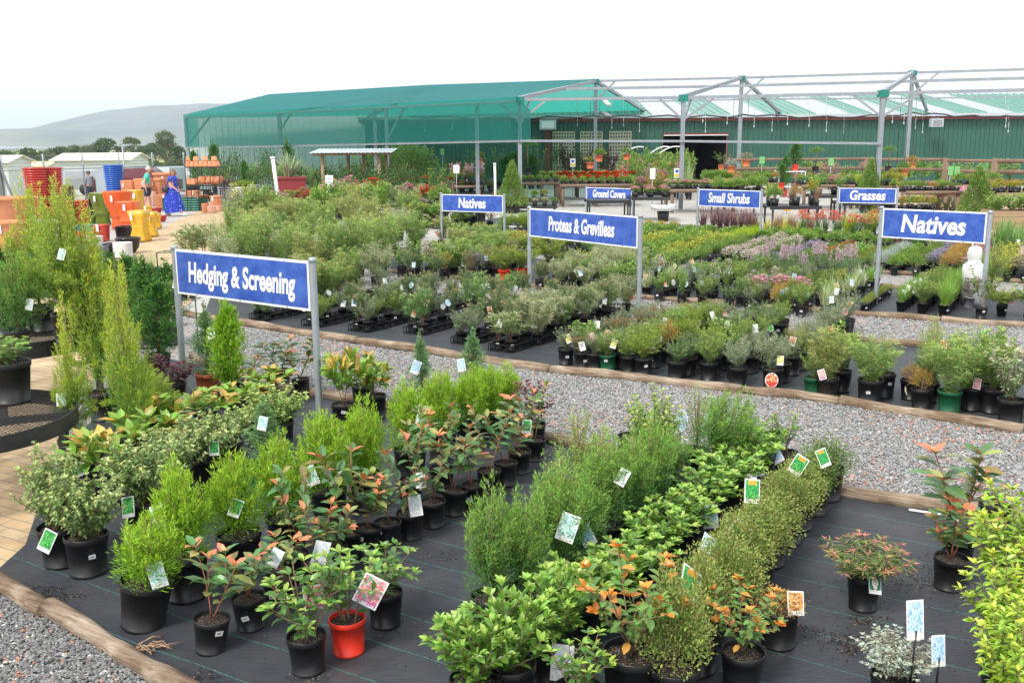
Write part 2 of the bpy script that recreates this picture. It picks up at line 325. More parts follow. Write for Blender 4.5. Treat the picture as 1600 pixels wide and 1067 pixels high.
def g_tuft(rg,H,W,n,sw,base,tip=None,droop=.6,alt=None,altf=0,up=.75,flow=None,nf=0,fs=.03,seg=4):
    mb=MB();st=MB()
    O=np.stack([rg.normal(0,W*.05,n),rg.normal(0,W*.05,n),np.zeros(n)],1)
    a=rg.uniform(0,2*np.pi,n);s=rg.uniform(.08,1,n)*(1-up)*2.2
    D=np.stack([np.cos(a)*s,np.sin(a)*s,np.ones(n)],1)
    C=cols(rg,n,base,.25,alt,altf,rg.random(n)*.8 if tip is not None else None,tip)
    L=H*rg.uniform(.65,1.15,n)
    straps(mb,O,D,L,sw*rg.uniform(.7,1.2,n),C,droop*rg.uniform(.4,1.3,n)*np.minimum(1,s+.2),seg)
    if flow:
        for k in range(nf):
            a=rg.uniform(0,6.28);r=rg.uniform(.1,.5)*W;h=H*rg.uniform(.8,1.25)
            e=np.array([math.cos(a)*r,math.sin(a)*r,h]);mb.tube([(0,0,0),tuple(e*np.array([.5,.5,.6])),tuple(e)],.0025,3,0,col=tuple(base));
            m=10;P=e+rg.normal(0,fs*.4,(m,3));leaves(mb,P,rdir(rg,m,-.2,1),rdir(rg,m),fs,fs*.5,cols(rg,m,flow[k%len(flow)],.2))
    return mb,st
# ---------------------------------------------------------------- plant kinds: (generator, H0, W0, material, object name, category, look)
LIME=(.24,.46,.03);LIMET=(.46,.64,.05);GRN=(.10,.24,.04);GRNT=(.26,.44,.06);OLV=(.21,.29,.10);OLVT=(.38,.45,.14)
DKG=(.04,.13,.03);GLAU=(.18,.29,.17);REDT=(.72,.12,.05)
def K(fn,H,W,m,nm,cat,look,nv=3): return dict(fn=fn,H=H,W=W,m=m,nm=nm,cat=cat,look=look,nv=nv)
KINDS={
'lime':K(lambda r,H,W:g_plume(r,H,W,LIME,LIMET,60,90,.026,.0052,.022),.45,.30,'leaf','potted_conifer','conifer','feathery lime green conifer',5),
'leyl':K(lambda r,H,W:g_plume(r,H,W,(.11,.27,.06),(.32,.52,.08),62,100,.026,.0055,.026,env=.45,tipw=.75),.7,.36,'leaf','potted_conifer','conifer','upright mid green conifer'),
'blue':K(lambda r,H,W:g_conifer(r,H,W,(.15,.30,.12),(.28,.43,.17),150,24,.022,.006,.7,'cone',.05),.6,.3,'leaf','potted_conifer','conifer','slender blue green conifer'),
'gold':K(lambda r,H,W:g_plume(r,H,W,(.22,.42,.07),(.58,.62,.07),56,170,.032,.0060,.028,env=.90,out=.9,noise=.5,tipw=1.0),1.2,.5,'leaf','potted_conifer','conifer','tall gold tipped conifer'),
'bigc':K(lambda r,H,W:g_plume(r,H,W,(.22,.40,.08),(.52,.60,.08),95,190,.042,.0065,.045,env=.90,out=1.0,noise=.55,tipw=.9),1.4,.9,'leaf','potted_conifer','conifer','big loose yellow green conifer',1),
'darkc':K(lambda r,H,W:g_conifer(r,H,W,(.04,.15,.03),(.13,.30,.04),170,18,.035,.010,.9,'col',.02),.8,.35,'leaf','potted_conifer','conifer','dense dark green conifer'),
'limecol':K(lambda r,H,W:g_conifer(r,H,W,(.2,.42,.03),(.36,.56,.04),190,18,.035,.01,1.6,'egg',.02),.6,.25,'leaf','potted_conifer','conifer','dense lime column conifer',1),
'wispy':K(lambda r,H,W:g_plume(r,H,W,(.2,.33,.07),(.40,.50,.10),20,60,.022,.0055,.014,env=.4,tipw=.7),.7,.3,'leaf','potted_tea_tree','shrub','wispy fine leaved shrub'),
'phot':K(lambda r,H,W:g_shrub(r,H,W,2,.088,.040,(.10,.22,.07),(.72,.24,.11),4,7,2,.9,'f',1,.35,tipp=.42,alt=(.26,.30,.08),altf=.35)[:2],.45,.28,'gloss','potted_photinia','photinia','red tipped photinia',7),
'photb':K(lambda r,H,W:g_shrub(r,H,W,4,.09,.036,(.10,.22,.07),(.74,.20,.09),5,8,2,.9,'f',2,.3,tipp=.55,alt=(.22,.27,.05),altf=.3)[:2],.55,.42,'gloss','potted_photinia','photinia','bushy red tipped photinia'),
'pitt':K(lambda r,H,W:g_shrub(r,H,W,22,.028,.02,(.19,.32,.10),(.56,.64,.26),5,12,3,.9,'d',3,.25,tipp=.85,srad=.0025,alt=(.36,.45,.16),altf=.25)[:2],.35,.42,'leaf','potted_pittosporum','pittosporum','variegated small leaved pittosporum'),
'pitty':K(lambda r,H,W:g_shrub(r,H,W,26,.026,.02,(.26,.42,.10),(.56,.66,.2),5,12,3,.9,'d',3,.2,tipp=.85,srad=.0025)[:2],.45,.42,'leaf','potted_pittosporum','pittosporum','pale yellow green pittosporum',2),
'bigl':K(lambda r,H,W:g_shrub(r,H,W,5,.14,.056,(.24,.42,.06),(.55,.38,.09),7,5,2,.7,'f',1,.4,tipp=.45,tipscale=1.05,fold=.14,droop=.2,curl=.9)[:2],.35,.45,'gloss','potted_viburnum','viburnum','large leaved shrub with bronze tips'),
'cam':K(lambda r,H,W:g_shrub(r,H,W,5,.062,.03,(.09,.22,.04),(.30,.45,.07),4,9,1,1,'f',3,.25,tipp=.7)[:2],.45,.32,'gloss','potted_camellia','camellia','small leaved camellia',4),
'vib':K(lambda r,H,W:g_shrub(r,H,W,13,.075,.034,(.15,.32,.05),(.33,.50,.09),6,9,2,.65,'f',2,.12,tipp=.85,curl=1.0,droop=.1)[:2],.45,.45,'gloss','potted_viburnum','viburnum','bright green leafy viburnum',4),
'orng':K(lambda r,H,W:g_shrub(r,H,W,6,.062,.032,(.14,.28,.06),(.75,.30,.05),6,8,2,.9,'f',2,.25,tipp=.75,alt=(.6,.28,.06),altf=.12)[:2],.5,.45,'gloss','potted_lilly_pilly','shrub','green shrub with orange new leaves',2),
'box':K(lambda r,H,W:g_mound(r,H,W,5200,.015,.009,(.18,.28,.06),(.44,.47,.13),'dome',alt=(.30,.20,.09),altf=.12,lump=.12,shell=.3),.36,.36,'leaf','potted_box','box shrub','small leaved olive box shrub',4),
'boxg':K(lambda r,H,W:g_mound(r,H,W,1700,.022,.010,(.10,.2,.04),(.24,.33,.07),'dome',alt=(.30,.18,.08),altf=.12,lump=.12,shell=.3),.36,.36,'leaf','potted_box','box shrub','dark green box shrub',1),
'nand':K(lambda r,H,W:g_shrub(r,H,W,16,.07,.028,(.28,.46,.04),(.52,.60,.07),6,13,3,.9,'f',3,.1,tipp=.9)[:2],.85,.6,'gloss','potted_nandina','nandina','dense yellow green nandina',2),
'grevp':K(lambda r,H,W:g_shrub(r,H,W,12,.05,.011,(.15,.24,.08),(.68,.25,.2),7,10,3,1,'d',3,.25,tipp=.5,spread=1.1,alt=(.34,.36,.08),altf=.15)[:2],.28,.42,'leaf','potted_grevillea','grevillea','pink tipped spreading shrub',1),
'silver':K(lambda r,H,W:g_shrub(r,H,W,26,.028,.011,(.42,.50,.40),(.55,.62,.50),5,13,2,.9,'d',3,.1,tipp=.8)[:2],.35,.42,'leaf','potted_silverbush','shrub','silver grey leaved shrub',1),
'purp':K(lambda r,H,W:g_shrub(r,H,W,6,.045,.024,(.10,.02,.03),(.22,.03,.06),4,10,2,.9,'f',2,.25)[:2],.4,.32,'gloss','potted_loropetalum','shrub','dark purple leaved shrub',2),
'oliv':K(lambda r,H,W:g_shrub(r,H,W,3,.04,.02,(.13,.26,.05),(.3,.44,.08),4,10,2,.9,'d',3,.3)[:2],.5,.35,'leaf','potted_shrub','shrub','open green leaved shrub'),
# natives
'fine':K(lambda r,H,W:g_shrub(r,H,W,15,.085,.009,(.33,.42,.13),(.60,.62,.24),6,17,4,.9,'d',3,.1,tipp=.8,srad=.002,alt=(.40,.35,.14),altf=.15)[:2],.85,.6,'leaf','potted_grevillea','grevillea','tall feathery olive grevillea',4),
'fing':K(lambda r,H,W:g_shrub(r,H,W,13,.075,.0095,(.28,.44,.12),(.52,.62,.2),6,16,4,.9,'d',4,.1,tipp=.8,srad=.002,alt=(.3,.36,.14),altf=.1)[:2],.8,.6,'leaf','potted_wattle','wattle','tall soft green wattle',3),
'spid':K(lambda r,H,W:g_shrub(r,H,W,16,.085,.009,(.42,.48,.26),(.64,.62,.40),5,14,4,1,'d',3,.1,tipp=.7,srad=.002)[:2],.5,.6,'leaf','potted_grevillea','grevillea','pale spidery leaved grevillea',3),
'need':K(lambda r,H,W:g_shrub(r,H,W,14,.03,.006,(.21,.35,.08),(.44,.56,.13),6,14,4,.9,'d',3,.1,tipp=.8,srad=.002)[:2],.35,.38,'leaf','potted_grevillea','grevillea','bright needle leaved grevillea',4),
'drk':K(lambda r,H,W:g_shrub(r,H,W,14,.022,.009,(.13,.25,.09),(.30,.42,.14),5,14,4,1,'d',3,.05,tipp=.8,srad=.002,spread=1.1)[:2],.3,.42,'leaf','potted_grevillea','grevillea','dark green spreading grevillea',3),
'grey':K(lambda r,H,W:g_shrub(r,H,W,14,.028,.006,(.27,.36,.21),(.47,.54,.33),5,13,4,.8,'d',3,.1,tipp=.8,srad=.002)[:2],.34,.36,'leaf','potted_westringia','native shrub','grey green fine leaved shrub',3),
'prot':K(lambda r,H,W:g_shrub(r,H,W,7,.07,.017,(.19,.31,.13),(.42,.34,.18),8,13,3,.7,'d',2,.2,tipp=.55,curl=.9,alt=(.23,.33,.14),altf=.3)[:2],.48,.35,'leaf','potted_protea','protea','upright green protea',4),
'protb':K(lambda r,H,W:g_shrub(r,H,W,7,.05,.011,(.30,.26,.17),(.46,.26,.18),8,13,3,.7,'d',2,.2,tipp=.55,curl=.9,alt=(.24,.3,.15),altf=.3)[:2],.45,.38,'leaf','potted_protea','protea','brown tipped grey protea',2),
'leuc':K(lambda r,H,W:g_shrub(r,H,W,6,.13,.026,(.30,.38,.16),(.52,.54,.30),8,7,3,.8,'d',1,.3,tipp=.7,curl=.8)[:2],.42,.45,'leaf','potted_leucadendron','leucadendron','pale long leaved leucadendron',2),
'lead':K(lambda r,H,W:g_shrub(r,H,W,5,.12,.022,(.18,.34,.10),(.38,.52,.18),7,8,3,.8,'d',1,.3,tipp=.7,curl=.8)[:2],.5,.4,'leaf','potted_protea','protea','long narrow leaved protea',2),
'thry':K(lambda r,H,W:g_shrub(r,H,W,16,.03,.006,(.24,.36,.05),(.42,.55,.06),6,14,4,.9,'d',3,.1,tipp=.9,srad=.002)[:2],.36,.42,'leaf','potted_heath','shrub','bright lime needle shrub',2),
'var':K(lambda r,H,W:g_shrub(r,H,W,14,.045,.016,(.2,.34,.12),(.62,.65,.42),6,13,3,.9,'d',3,.1,tipp=.75,alt=(.62,.64,.45),altf=.25)[:2],.6,.45,'leaf','potted_euonymus','shrub','cream variegated leafy shrub',2),
'leafy':K(lambda r,H,W:g_shrub(r,H,W,9,.06,.026,(.17,.33,.07),(.38,.54,.13),5,9,2,1,'d',2,.15,tipp=.8)[:2],.4,.4,'leaf','potted_laurel','shrub','leafy mid green shrub',3),
'yell':K(lambda r,H,W:g_shrub(r,H,W,9,.045,.02,(.34,.42,.06),(.60,.60,.10),5,10,2,1,'d',3,.15,tipp=.8)[:2],.45,.4,'leaf','potted_abelia','shrub','yellow green leafy shrub',3),
'copp':K(lambda r,H,W:g_mound(r,H,W,900,.022,.012,(.38,.28,.08),(.58,.32,.08)),.25,.32,'leaf','potted_coprosma','shrub','copper leaved shrub',2),
'std':K(lambda r,H,W:g_std(r,H,W,(.12,.26,.05)),.9,.35,'leaf','potted_standard','standard shrub','ball headed standard shrub',2),
# tufts and grasses
'tuft':K(lambda r,H,W:g_tuft(r,H,W,150,.007,(.18,.36,.05),(.34,.52,.09),.5),.38,.4,'leaf','potted_grass_plant','grass plant','bright green tufting grass',3),
'vgra':K(lambda r,H,W:g_tuft(r,H,W,120,.009,(.35,.44,.18),(.66,.68,.42),1.0,(.2,.32,.1),.4),.38,.55,'leaf','potted_grass_plant','grass plant','striped arching grass',3),
'flaxp':K(lambda r,H,W:g_tuft(r,H,W,34,.028,(.16,.05,.05),(.34,.12,.10),.3,up=.62),.5,.6,'gloss','potted_cordyline','cordyline','dark red strappy cordyline',2),
'flaxg':K(lambda r,H,W:g_tuft(r,H,W,60,.016,(.13,.28,.07),(.28,.44,.12),.45,up=.68),.45,.5,'leaf','potted_flax','flax','green strappy leaved plant',3),
'limes':K(lambda r,H,W:g_tuft(r,H,W,140,.010,(.4,.55,.04),(.58,.68,.07),.5,up=.7),.5,.5,'leaf','potted_grass_plant','grass plant','lime yellow strappy grass',2),
'yels':K(lambda r,H,W:g_tuft(r,H,W,60,.018,(.62,.62,.06),(.75,.72,.15),.6,(.3,.42,.08),.3,up=.66),.4,.5,'leaf','potted_grass_plant','grass plant','yellow striped strappy plant',2),
'purg':K(lambda r,H,W:g_tuft(r,H,W,150,.009,(.20,.08,.09),(.40,.22,.22),.6,up=.72),.7,.6,'leaf','potted_grass_plant','grass plant','purple fountain grass',2),
'brng':K(lambda r,H,W:g_tuft(r,H,W,170,.006,(.30,.16,.10),(.46,.30,.2),.5,up=.72),.55,.55,'leaf','potted_grass_plant','grass plant','brown fountain grass',2),
'kang':K(lambda r,H,W:g_tuft(r,H,W,70,.012,(.14,.25,.07),None,.5,up=.7,flow=[(.62,.13,.08),(.70,.25,.16)],nf=16,fs=.05),.42,.42,'leaf','potted_kangaroo_paw','kangaroo paw','red flowered kangaroo paw',3),
'grasst':K(lambda r,H,W:g_tuft(r,H,W,200,.005,(.22,.36,.12),(.4,.5,.2),.55,up=.6),.8,.9,'leaf','potted_grass_tree','grass tree','spiky green grass tree',1),
'yucca':K(lambda r,H,W:g_tuft(r,H,W,110,.06,(.26,.40,.22),(.62,.64,.42),.10,up=.45),1.1,1.6,'leaf','potted_yucca','yucca','large spiky variegated yucca',1),
'palm':K(lambda r,H,W:g_tuft(r,H,W,70,.05,(.08,.2,.04),(.18,.32,.06),.8,up=.5),2.2,1.8,'leaf','potted_palm','palm','dark arching palm',2),
# low mounds and flowers
'moss':K(lambda r,H,W:g_mound(r,H,W,500,.014,.007,(.22,.30,.04),(.36,.42,.06)),.13,.24,'leaf','potted_ground_cover_plant','ground cover','mossy green ground cover',3),
'mossd':K(lambda r,H,W:g_mound(r,H,W,500,.018,.009,(.12,.22,.04),(.24,.34,.06)),.15,.26,'leaf','potted_ground_cover_plant','ground cover','low dark green ground cover',3),
'lball':K(lambda r,H,W:g_mound(r,H,W,800,.02,.007,(.40,.55,.02),(.55,.68,.03),upb=1.2),.28,.26,'leaf','potted_conifer','dwarf conifer','bright lime ball conifer',2),
'lav':K(lambda r,H,W:g_mound(r,H,W,700,.035,.007,(.36,.44,.36),(.52,.58,.48),upb=1.3),.28,.3,'leaf','potted_lavender','lavender','silver leaved lavender',3),
'fwht':K(lambda r,H,W:g_mound(r,H,W,450,.025,.011,(.18,.3,.08),(.3,.42,.12),flow=[(.85,.8,.8),(.8,.5,.55)],nf=110,fs=.026),.25,.3,'leaf','potted_flower','flowering plant','white and pink flowering plant',3),
'fpnk':K(lambda r,H,W:g_mound(r,H,W,450,.03,.013,(.15,.28,.07),(.3,.42,.1),flow=[(.8,.25,.42),(.85,.45,.6)],nf=80,fs=.036),.28,.3,'leaf','potted_flower','flowering plant','pink flowering plant',3),
'fred':K(lambda r,H,W:g_mound(r,H,W,450,.03,.014,(.10,.22,.05),(.2,.34,.08),flow=[(.75,.03,.03),(.8,.08,.05)],nf=80,fs=.038),.26,.3,'leaf','potted_flower','flowering plant','red flowering plant',3),
'fpur':K(lambda r,H,W:g_mound(r,H,W,450,.03,.012,(.17,.28,.12),(.3,.4,.18),flow=[(.38,.2,.6),(.55,.38,.68)],nf=60,fs=.03),.28,.3,'leaf','potted_flower','flowering plant','purple flowering plant',3),
'fyel':K(lambda r,H,W:g_mound(r,H,W,450,.03,.013,(.16,.30,.05),(.3,.42,.08),flow=[(.8,.62,.04),(.8,.42,.03)],nf=60,fs=.034),.26,.3,'leaf','potted_flower','flowering plant','yellow flowering plant',3),
'fpale':K(lambda r,H,W:g_mound(r,H,W,600,.03,.012,(.2,.3,.12),(.34,.4,.16),flow=[(.75,.5,.52),(.8,.68,.62)],nf=130,fs=.03),.4,.4,'leaf','potted_flower','flowering plant','pale pink flowering shrub',3),
'spire':K(lambda r,H,W:g_spire(r,H,W),.5,.4,'leaf','potted_flower','flowering plant','dusky pink flower spires',3),
'gaura':K(lambda r,H,W:g_tuft(r,H,W,80,.006,(.28,.3,.16),None,.5,up=.7,flow=[(.85,.4,.5),(.85,.62,.66)],nf=34,fs=.05),.6,.6,'leaf','potted_gaura','flowering plant','airy pink flowered gaura',2),
'leafm':K(lambda r,H,W:g_mound(r,H,W,420,.055,.026,(.16,.3,.05),(.32,.46,.09)),.34,.36,'leaf','potted_hosta','shrub','rounded leafy green plant',3),
'darkm':K(lambda r,H,W:g_mound(r,H,W,700,.05,.022,(.05,.13,.03),(.14,.25,.06),alt=(.2,.1,.06),altf=.08),.8,.7,'leaf','potted_evergreen','shrub','dark leafy shrub under shade',3),
'topi':K(lambda r,H,W:g_mound(r,H,W,6500,.05,.03,(.16,.28,.05),(.30,.42,.09),'cone',lump=.06,shell=.25),1.3,1.0,'leaf','potted_topiary','topiary','clipped cone topiary',2),
'bedr':K(lambda r,H,W:g_mound(r,H,W,420,.04,.02,(.09,.24,.04),(.2,.38,.06),flow=[(.85,.03,.02),(.8,.07,.03)],nf=120,fs=.05,fz=(.85,1.15)),.2,.3,'leaf','potted_salvia','bedding plant','scarlet bedding plant',3),
'bedp':K(lambda r,H,W:g_mound(r,H,W,420,.04,.02,(.12,.26,.05),(.25,.4,.08),flow=[(.85,.55,.55),(.82,.35,.42)],nf=70,fs=.045,fz=(.85,1.1)),.2,.3,'leaf','potted_petunia','bedding plant','pale pink bedding plant',3),
'bedy':K(lambda r,H,W:g_mound(r,H,W,420,.04,.02,(.12,.28,.05),(.25,.4,.08),flow=[(.85,.75,.08),(.85,.8,.3)],nf=50,fs=.045,fz=(.85,1.1)),.2,.3,'leaf','potted_marigold','bedding plant','yellow bedding plant',3),
'seed':K(lambda r,H,W:g_mound(r,H,W,60,.03,.018,(.12,.27,.05),(.24,.4,.08)),.1,.16,'leaf','seedling','seedling','green seedling',2),
}
def g_std(r,H,W,base):
    mb,st=g_mound(r,W*.95,W,900,.03,.014,base,(.25,.4,.08),shell=.3); mb.v=[(a,b,c+H-W*.95) for a,b,c in mb.v]
    st=MB();st.tube([(0,0,0),(.01,0,H*.5),(0,0,H-W*.6)],.012,5,0); return mb,st
def g_spire(r,H,W):
    mb,st=g_mound(r,H*.6,W,450,.05,.014,(.17,.27,.12),(.28,.38,.17))
    for i in range(9):
        a=r.uniform(0,6.28);q=r.uniform(0,.45)*W;z0=H*r.uniform(.45,.65);n=34;t=r.random(n)
        P=np.stack([math.cos(a)*q+r.normal(0,.028,n)*(1-t),math.sin(a)*q+r.normal(0,.028,n)*(1-t),z0+t*H*.4],1)
        leaves(mb,P,rdir(r,n,0,1),rdir(r,n),.035,.02,cols(r,n,(.56,.42,.45),.2))
    return mb,st
PROTO={}
def proto(kind):
    if kind in PROTO: return PROTO[kind]
    k=KINDS[kind];out=[]
    for i in range(k['nv']):
        rg=np.random.default_rng(sum(map(ord,kind))*7+i*131)
        mb,st=k['fn'](rg,k['H'],k['W'])
        V=np.array(mb.v);cn=kind in('blue','topi');h_=float(np.percentile(V[:,2],99.9 if cn else 99));w_=2*float(np.percentile(np.hypot(V[:,0],V[:,1]),97 if cn else 93));k.setdefault('dim',[]).append((h_,w_))
        out.append((mb.mesh('foliage',[k['m']]),st.mesh('stem',['barkred' if kind.startswith('phot') else 'bark'])))
    PROTO[kind]=out;return out
POTM={}
def potmesh(colr,sq=0,near=True):
    key=(colr,sq,near)
    if key not in POTM:
        m=MB();n=28 if near else 12
        if sq: prof=[(.0,.0),(.36,.0),(.37,.02),(.49,.88),(.5,.88),(.51,1),(.475,1),(.46,.86)]
        else: prof=[(.0,.01),(.39,.01),(.40,.0),(.412,.015),(.412,.08),(.402,.085),(.472,.86),(.49,.865),(.495,.88),(.5,.985),(.492,1),(.475,1),(.468,.985),(.45,.86)]
        m.lathe(prof,n if not sq else 16,0,sq=sq); s=MB()
        vs=[(0,0,.93)]+[(.462*math.cos(6.283*k/n)*(1),.462*math.sin(6.283*k/n),.875+.02*math.sin(k*2.3)) for k in range(n)]
        if sq: vs=[(0,0,.93)]+[(a*.40,b*.40,.88) for a,b in((1,1),(0,1),(-1,1),(-1,0),(-1,-1),(0,-1),(1,-1),(1,0))]
        nn=len(vs)-1; s.add(vs,[(0,1+i,1+(i+1)%nn) for i in range(nn)],0)
        POTM[key]=(m.mesh('pot',[colr]),s.mesh('soil',['soil']))
    return POTM[key]
TAGM={}
PAL={'green':[(.05,.3,.06),(.12,.5,.12),(.03,.22,.05)],'pink':[(.75,.2,.25),(.85,.45,.45),(.15,.4,.25)],'blue':[(.45,.65,.85),(.6,.75,.9),(.3,.5,.75)],'white':[(.8,.84,.85),(.7,.8,.82),(.85,.87,.86)],
 'teal':[(.35,.65,.62),(.6,.8,.78),(.75,.85,.85)],'yellow':[(.75,.65,.2),(.35,.45,.1),(.8,.75,.4)],'red':[(.7,.08,.05),(.75,.3,.1),(.8,.6,.4)],'orange':[(.6,.3,.08),(.3,.12,.06),(.65,.45,.2)],'hedge':[(.04,.32,.08),(.07,.45,.1),(.03,.25,.06)],'protea':[(.3,.35,.3),(.65,.62,.55),(.02,.25,.15)]}
def tagmesh(style,oval=False):
    if (style,oval) in TAGM: return TAGM[(style,oval)]
    m=MB();rg=random.Random(style);W,H=.066,.10
    if oval:
        pts=[(W/2*math.cos(a)*1.05,H/2*math.sin(a)+H/2) for a in [6.283*i/18 for i in range(18)]]
        m.add([(x,0,z) for x,z in pts]+[(x,.0012,z) for x,z in pts],[tuple(range(18)),tuple(range(35,17,-1))]+[(i,i+18,(i+1)%18+18,(i+1)%18) for i in range(18)],0,(.85,.85,.85))
    else: m.box(-W/2,0,0,W/2,.0012,H,0,None,(.85,.85,.85))
    nx,nz=10,14
    for i in range(nx):
        for j in range(nz):
            x0=-W*.44+i*W*.88/nx;z0=H*.05+j*H*.9/nz;cx=(x0+W*.044);cz=z0+H*.032
            if oval and (cx/(W*.48))**2+((cz-H/2)/(H*.46))**2>1: continue
            if j in(0,1) and not oval: c=(.8,.8,.78) if style!='pink' else (.6,.12,.35)
            elif style=='hedge' and j>=11 and 1<i<8: c=(.85,.4,.06)
            elif style=='protea' : 
                d=((cx)/(W*.28))**2+((cz-H*.5)/(H*.36))**2; c=(.8,.76,.66) if d<.8 else ((.05,.03,.03) if d<1.3 else (.02,.28,.16))
            elif oval and j<5: c=PAL[style][0]
            else: c=rg.choice(PAL[style])
            q=rg.uniform(.8,1.15);c=tuple(min(1,a*q) for a in c)
            m.add([(x0,-.0006,z0),(x0+W*.88/nx,-.0006,z0),(x0+W*.88/nx,-.0006,z0+H*.9/nz),(x0,-.0006,z0+H*.9/nz)],[(0,1,2,3)],0,c)
            m.add([(x0,.0018,z0),(x0+W*.88/nx,.0018,z0),(x0+W*.88/nx,.0018,z0+H*.9/nz),(x0,.0018,z0+H*.9/nz)],[(3,2,1,0)],0,c if rg.random()<.5 else (.75,.82,.82))
    m.hascol=True; TAGM[(style,oval)]=m.mesh('plant_tag',['tint']);return TAGM[(style,oval)]
def stickmesh():
    if 's' not in TAGM:
        m=MB();m.box(-.019,-.0008,-.013,.019,.0008,.013,0,None,(.85,.85,.85))
        for i in range(9): m.box(-.012+i*.0025,-.0014,-.004,-.0108+i*.0025,-.0009,.006,0,None,(.08,.08,.08))
        m.hascol=True;TAGM['s']=m.mesh('price_sticker',['tint'])
    return TAGM['s']
FAR={}
def farmesh(kind,v,pot,sq):
    key=(kind,v,pot,sq)
    if key not in FAR:
        k=KINDS[kind];rg=np.random.default_rng(sum(map(ord,kind))*7+v*131);mb,st=k['fn'](rg,k['H'],k['W'])
        pw=min(.2,k['W']*.6) if k['H']<1 else .35;ph=pw*.9
        mb.v=[(a,b,c+ph*.9) for a,b,c in mb.v]
        mb.lathe([(0,0),(pw*.38,0),(pw*.5,ph),(pw*.46,ph),(pw*.44,ph*.88)],10,1,sq=sq)
        mb.add([(pw*.43*math.cos(i*.785),pw*.43*math.sin(i*.785),ph*.88) for i in range(8)],[tuple(range(8))],2)
        FAR[key]=(mb.mesh(KINDS[kind]['nm'],[k['m'],pot,'soil']),k['H']+ph*.9)
    return FAR[key]
COUNT=[0]
def plant(kind,p,H,W,label,group=None,pot='black',potw=.2,poth=None,tagc=None,oval=False,stick=False,far=False,tilt=None,rz=None,sq=0,tagz=None,tagside=None,tags=1.0):
    k=KINDS[kind];COUNT[0]+=1;over=.22 if kind in('vib','box','boxg','pitt','pitty','nand','fing','fine','cam') else 0;v=COUNT[0]%k['nv'];rz=R_.uniform(0,6.28) if rz is None else rz
    poth=poth or potw*.98
    if far:
        me,h0=farmesh(kind,v,pot,sq); o=link(k['nm'],me,None,p,rz); s=(W/k['W']);o.scale=(s,s,max(.3,(H+poth*.9)/h0)); return tag(o,label,k['cat'],group)
    t=thing(k['nm'],label,k['cat'],p,0,group)
    q_=.075 if kind=='phot' else .035;tl=tilt if tilt is not None else (R_.uniform(-q_,q_),R_.uniform(-q_,q_)); t.rotation_euler=(tl[0],tl[1],0)
    pm,sm=potmesh(pot,sq); a=link('pot',pm,t);a.scale=(potw,potw,poth);a.rotation_euler.z=0 if sq else R_.uniform(0,6)
    if sq:a.rotation_euler.z=rad(-32)
    b=link('soil',sm,t);b.scale=a.scale;b.rotation_euler=a.rotation_euler
    f,s=proto(kind)[v]; z=poth*(.88-over);H+=poth*over
    for nm,me in(('foliage',f),('stem',s)):
        if not len(me.vertices): continue
        o=link(nm,me,t,(0,0,z),rz);hd,wd=k['dim'][v];sw=W/wd;sz=H/hd;sz=min(max(sz,sw*.55),sw*2.6);o.scale=(sw,sw,sz)
    camd=math.atan2(p[0],p[1])   # direction the card roughly faces: towards the aisle in front
    if tagc:
        ang=tagside if tagside is not None else R_.uniform(-.7,.7)
        r=min(W*.42,potw*.75); x=r*math.sin(ang);y=-r*math.cos(ang)
        o=link('plant_tag',tagmesh(tagc,oval),t,(x,y,(tagz if tagz is not None else z+H*R_.uniform(.15,.5))),0);o.rotation_euler=(R_.uniform(-.5,-.1),R_.uniform(-.5,.5),R_.uniform(-.5,.5)-camd*.3);o.scale=(tags,)*3
    if stick:
        ang=R_.uniform(-.6,.6)-camd*.5; zz=poth*R_.uniform(.5,.75); rr=potw*(.385+.093*zz/poth)*1.0+.0025
        o=link('price_sticker',stickmesh(),t,(rr*math.sin(ang),-rr*math.cos(ang),zz),0);o.rotation_euler=(.12,R_.uniform(-.25,.25),ang)
    return t
def P(kind,bx,by,topy,wpx,label,potw=.19,**kw):
    p=g(bx,by); p.y+=potw*.36; 
    pr=math.hypot(p.x,p.y); m=mpp(p); poth=kw.get('poth') or potw*.98
    H=max(.08,zat(bx,topy,p)-poth*.88); W=max(.08,wpx*m*1.0)
    return plant(kind,p,H,W,label,potw=potw,**kw)
ORD=['first','second','third','fourth','fifth','sixth','seventh','eighth','ninth','tenth','eleventh','twelfth','thirteenth','fourteenth','fifteenth','sixteenth','seventeenth','eighteenth','nineteenth','twentieth','twenty-first','twenty-second','twenty-third','twenty-fourth','twenty-fifth','twenty-sixth','twenty-seventh','twenty-eighth']
VD=Vector((math.sin(rad(31)),math.cos(rad(31)),0)); UD=Vector((math.cos(rad(31)),-math.sin(rad(31)),0))
def ROW(kind,x,y,n,where,H=None,W=None,sp=.33,potw=.17,pot='black',far=False,sq=0,tagp=.35,start=0,jit=.03,tagset=('white','green','teal','yellow','pink'),mixk=None,vd=None,stickp=.4,oval=.3,grp=None):
    k=KINDS[kind];H=H or k['H'];W=W or k['W'];p0=g(x,y);p0.y+=potw*.3
    for i in range(n):
        kk=kind
        if mixk and i>0 and R_.random()<mixk[0]: kk=R_.choice(mixk[1])
        p=p0+(vd or VD)*(sp*i)+Vector((R_.gauss(0,jit),R_.gauss(0,jit),0))
        f=R_.uniform(.85,1.15);kd=KINDS[kk]
        hh=H*f*R_.uniform(.9,1.1);ww=W*.88*R_.uniform(.8,1.15)*(min(1.2,kd['W']/k['W']) if kk!=kind else 1)
        lab='%s, %s from front of %s'%(kd['look'],ORD[i+start],where)
        plant(kk,p,hh,ww,lab,grp or ('plants in '+where.split(' under')[0].split(' left')[0].split(' right')[0]),pot,potw,None,
              (R_.choice(tagset) if (not far and R_.random()<tagp) else None),R_.random()<oval,(not far and R_.random()<stickp),far,sq=sq)
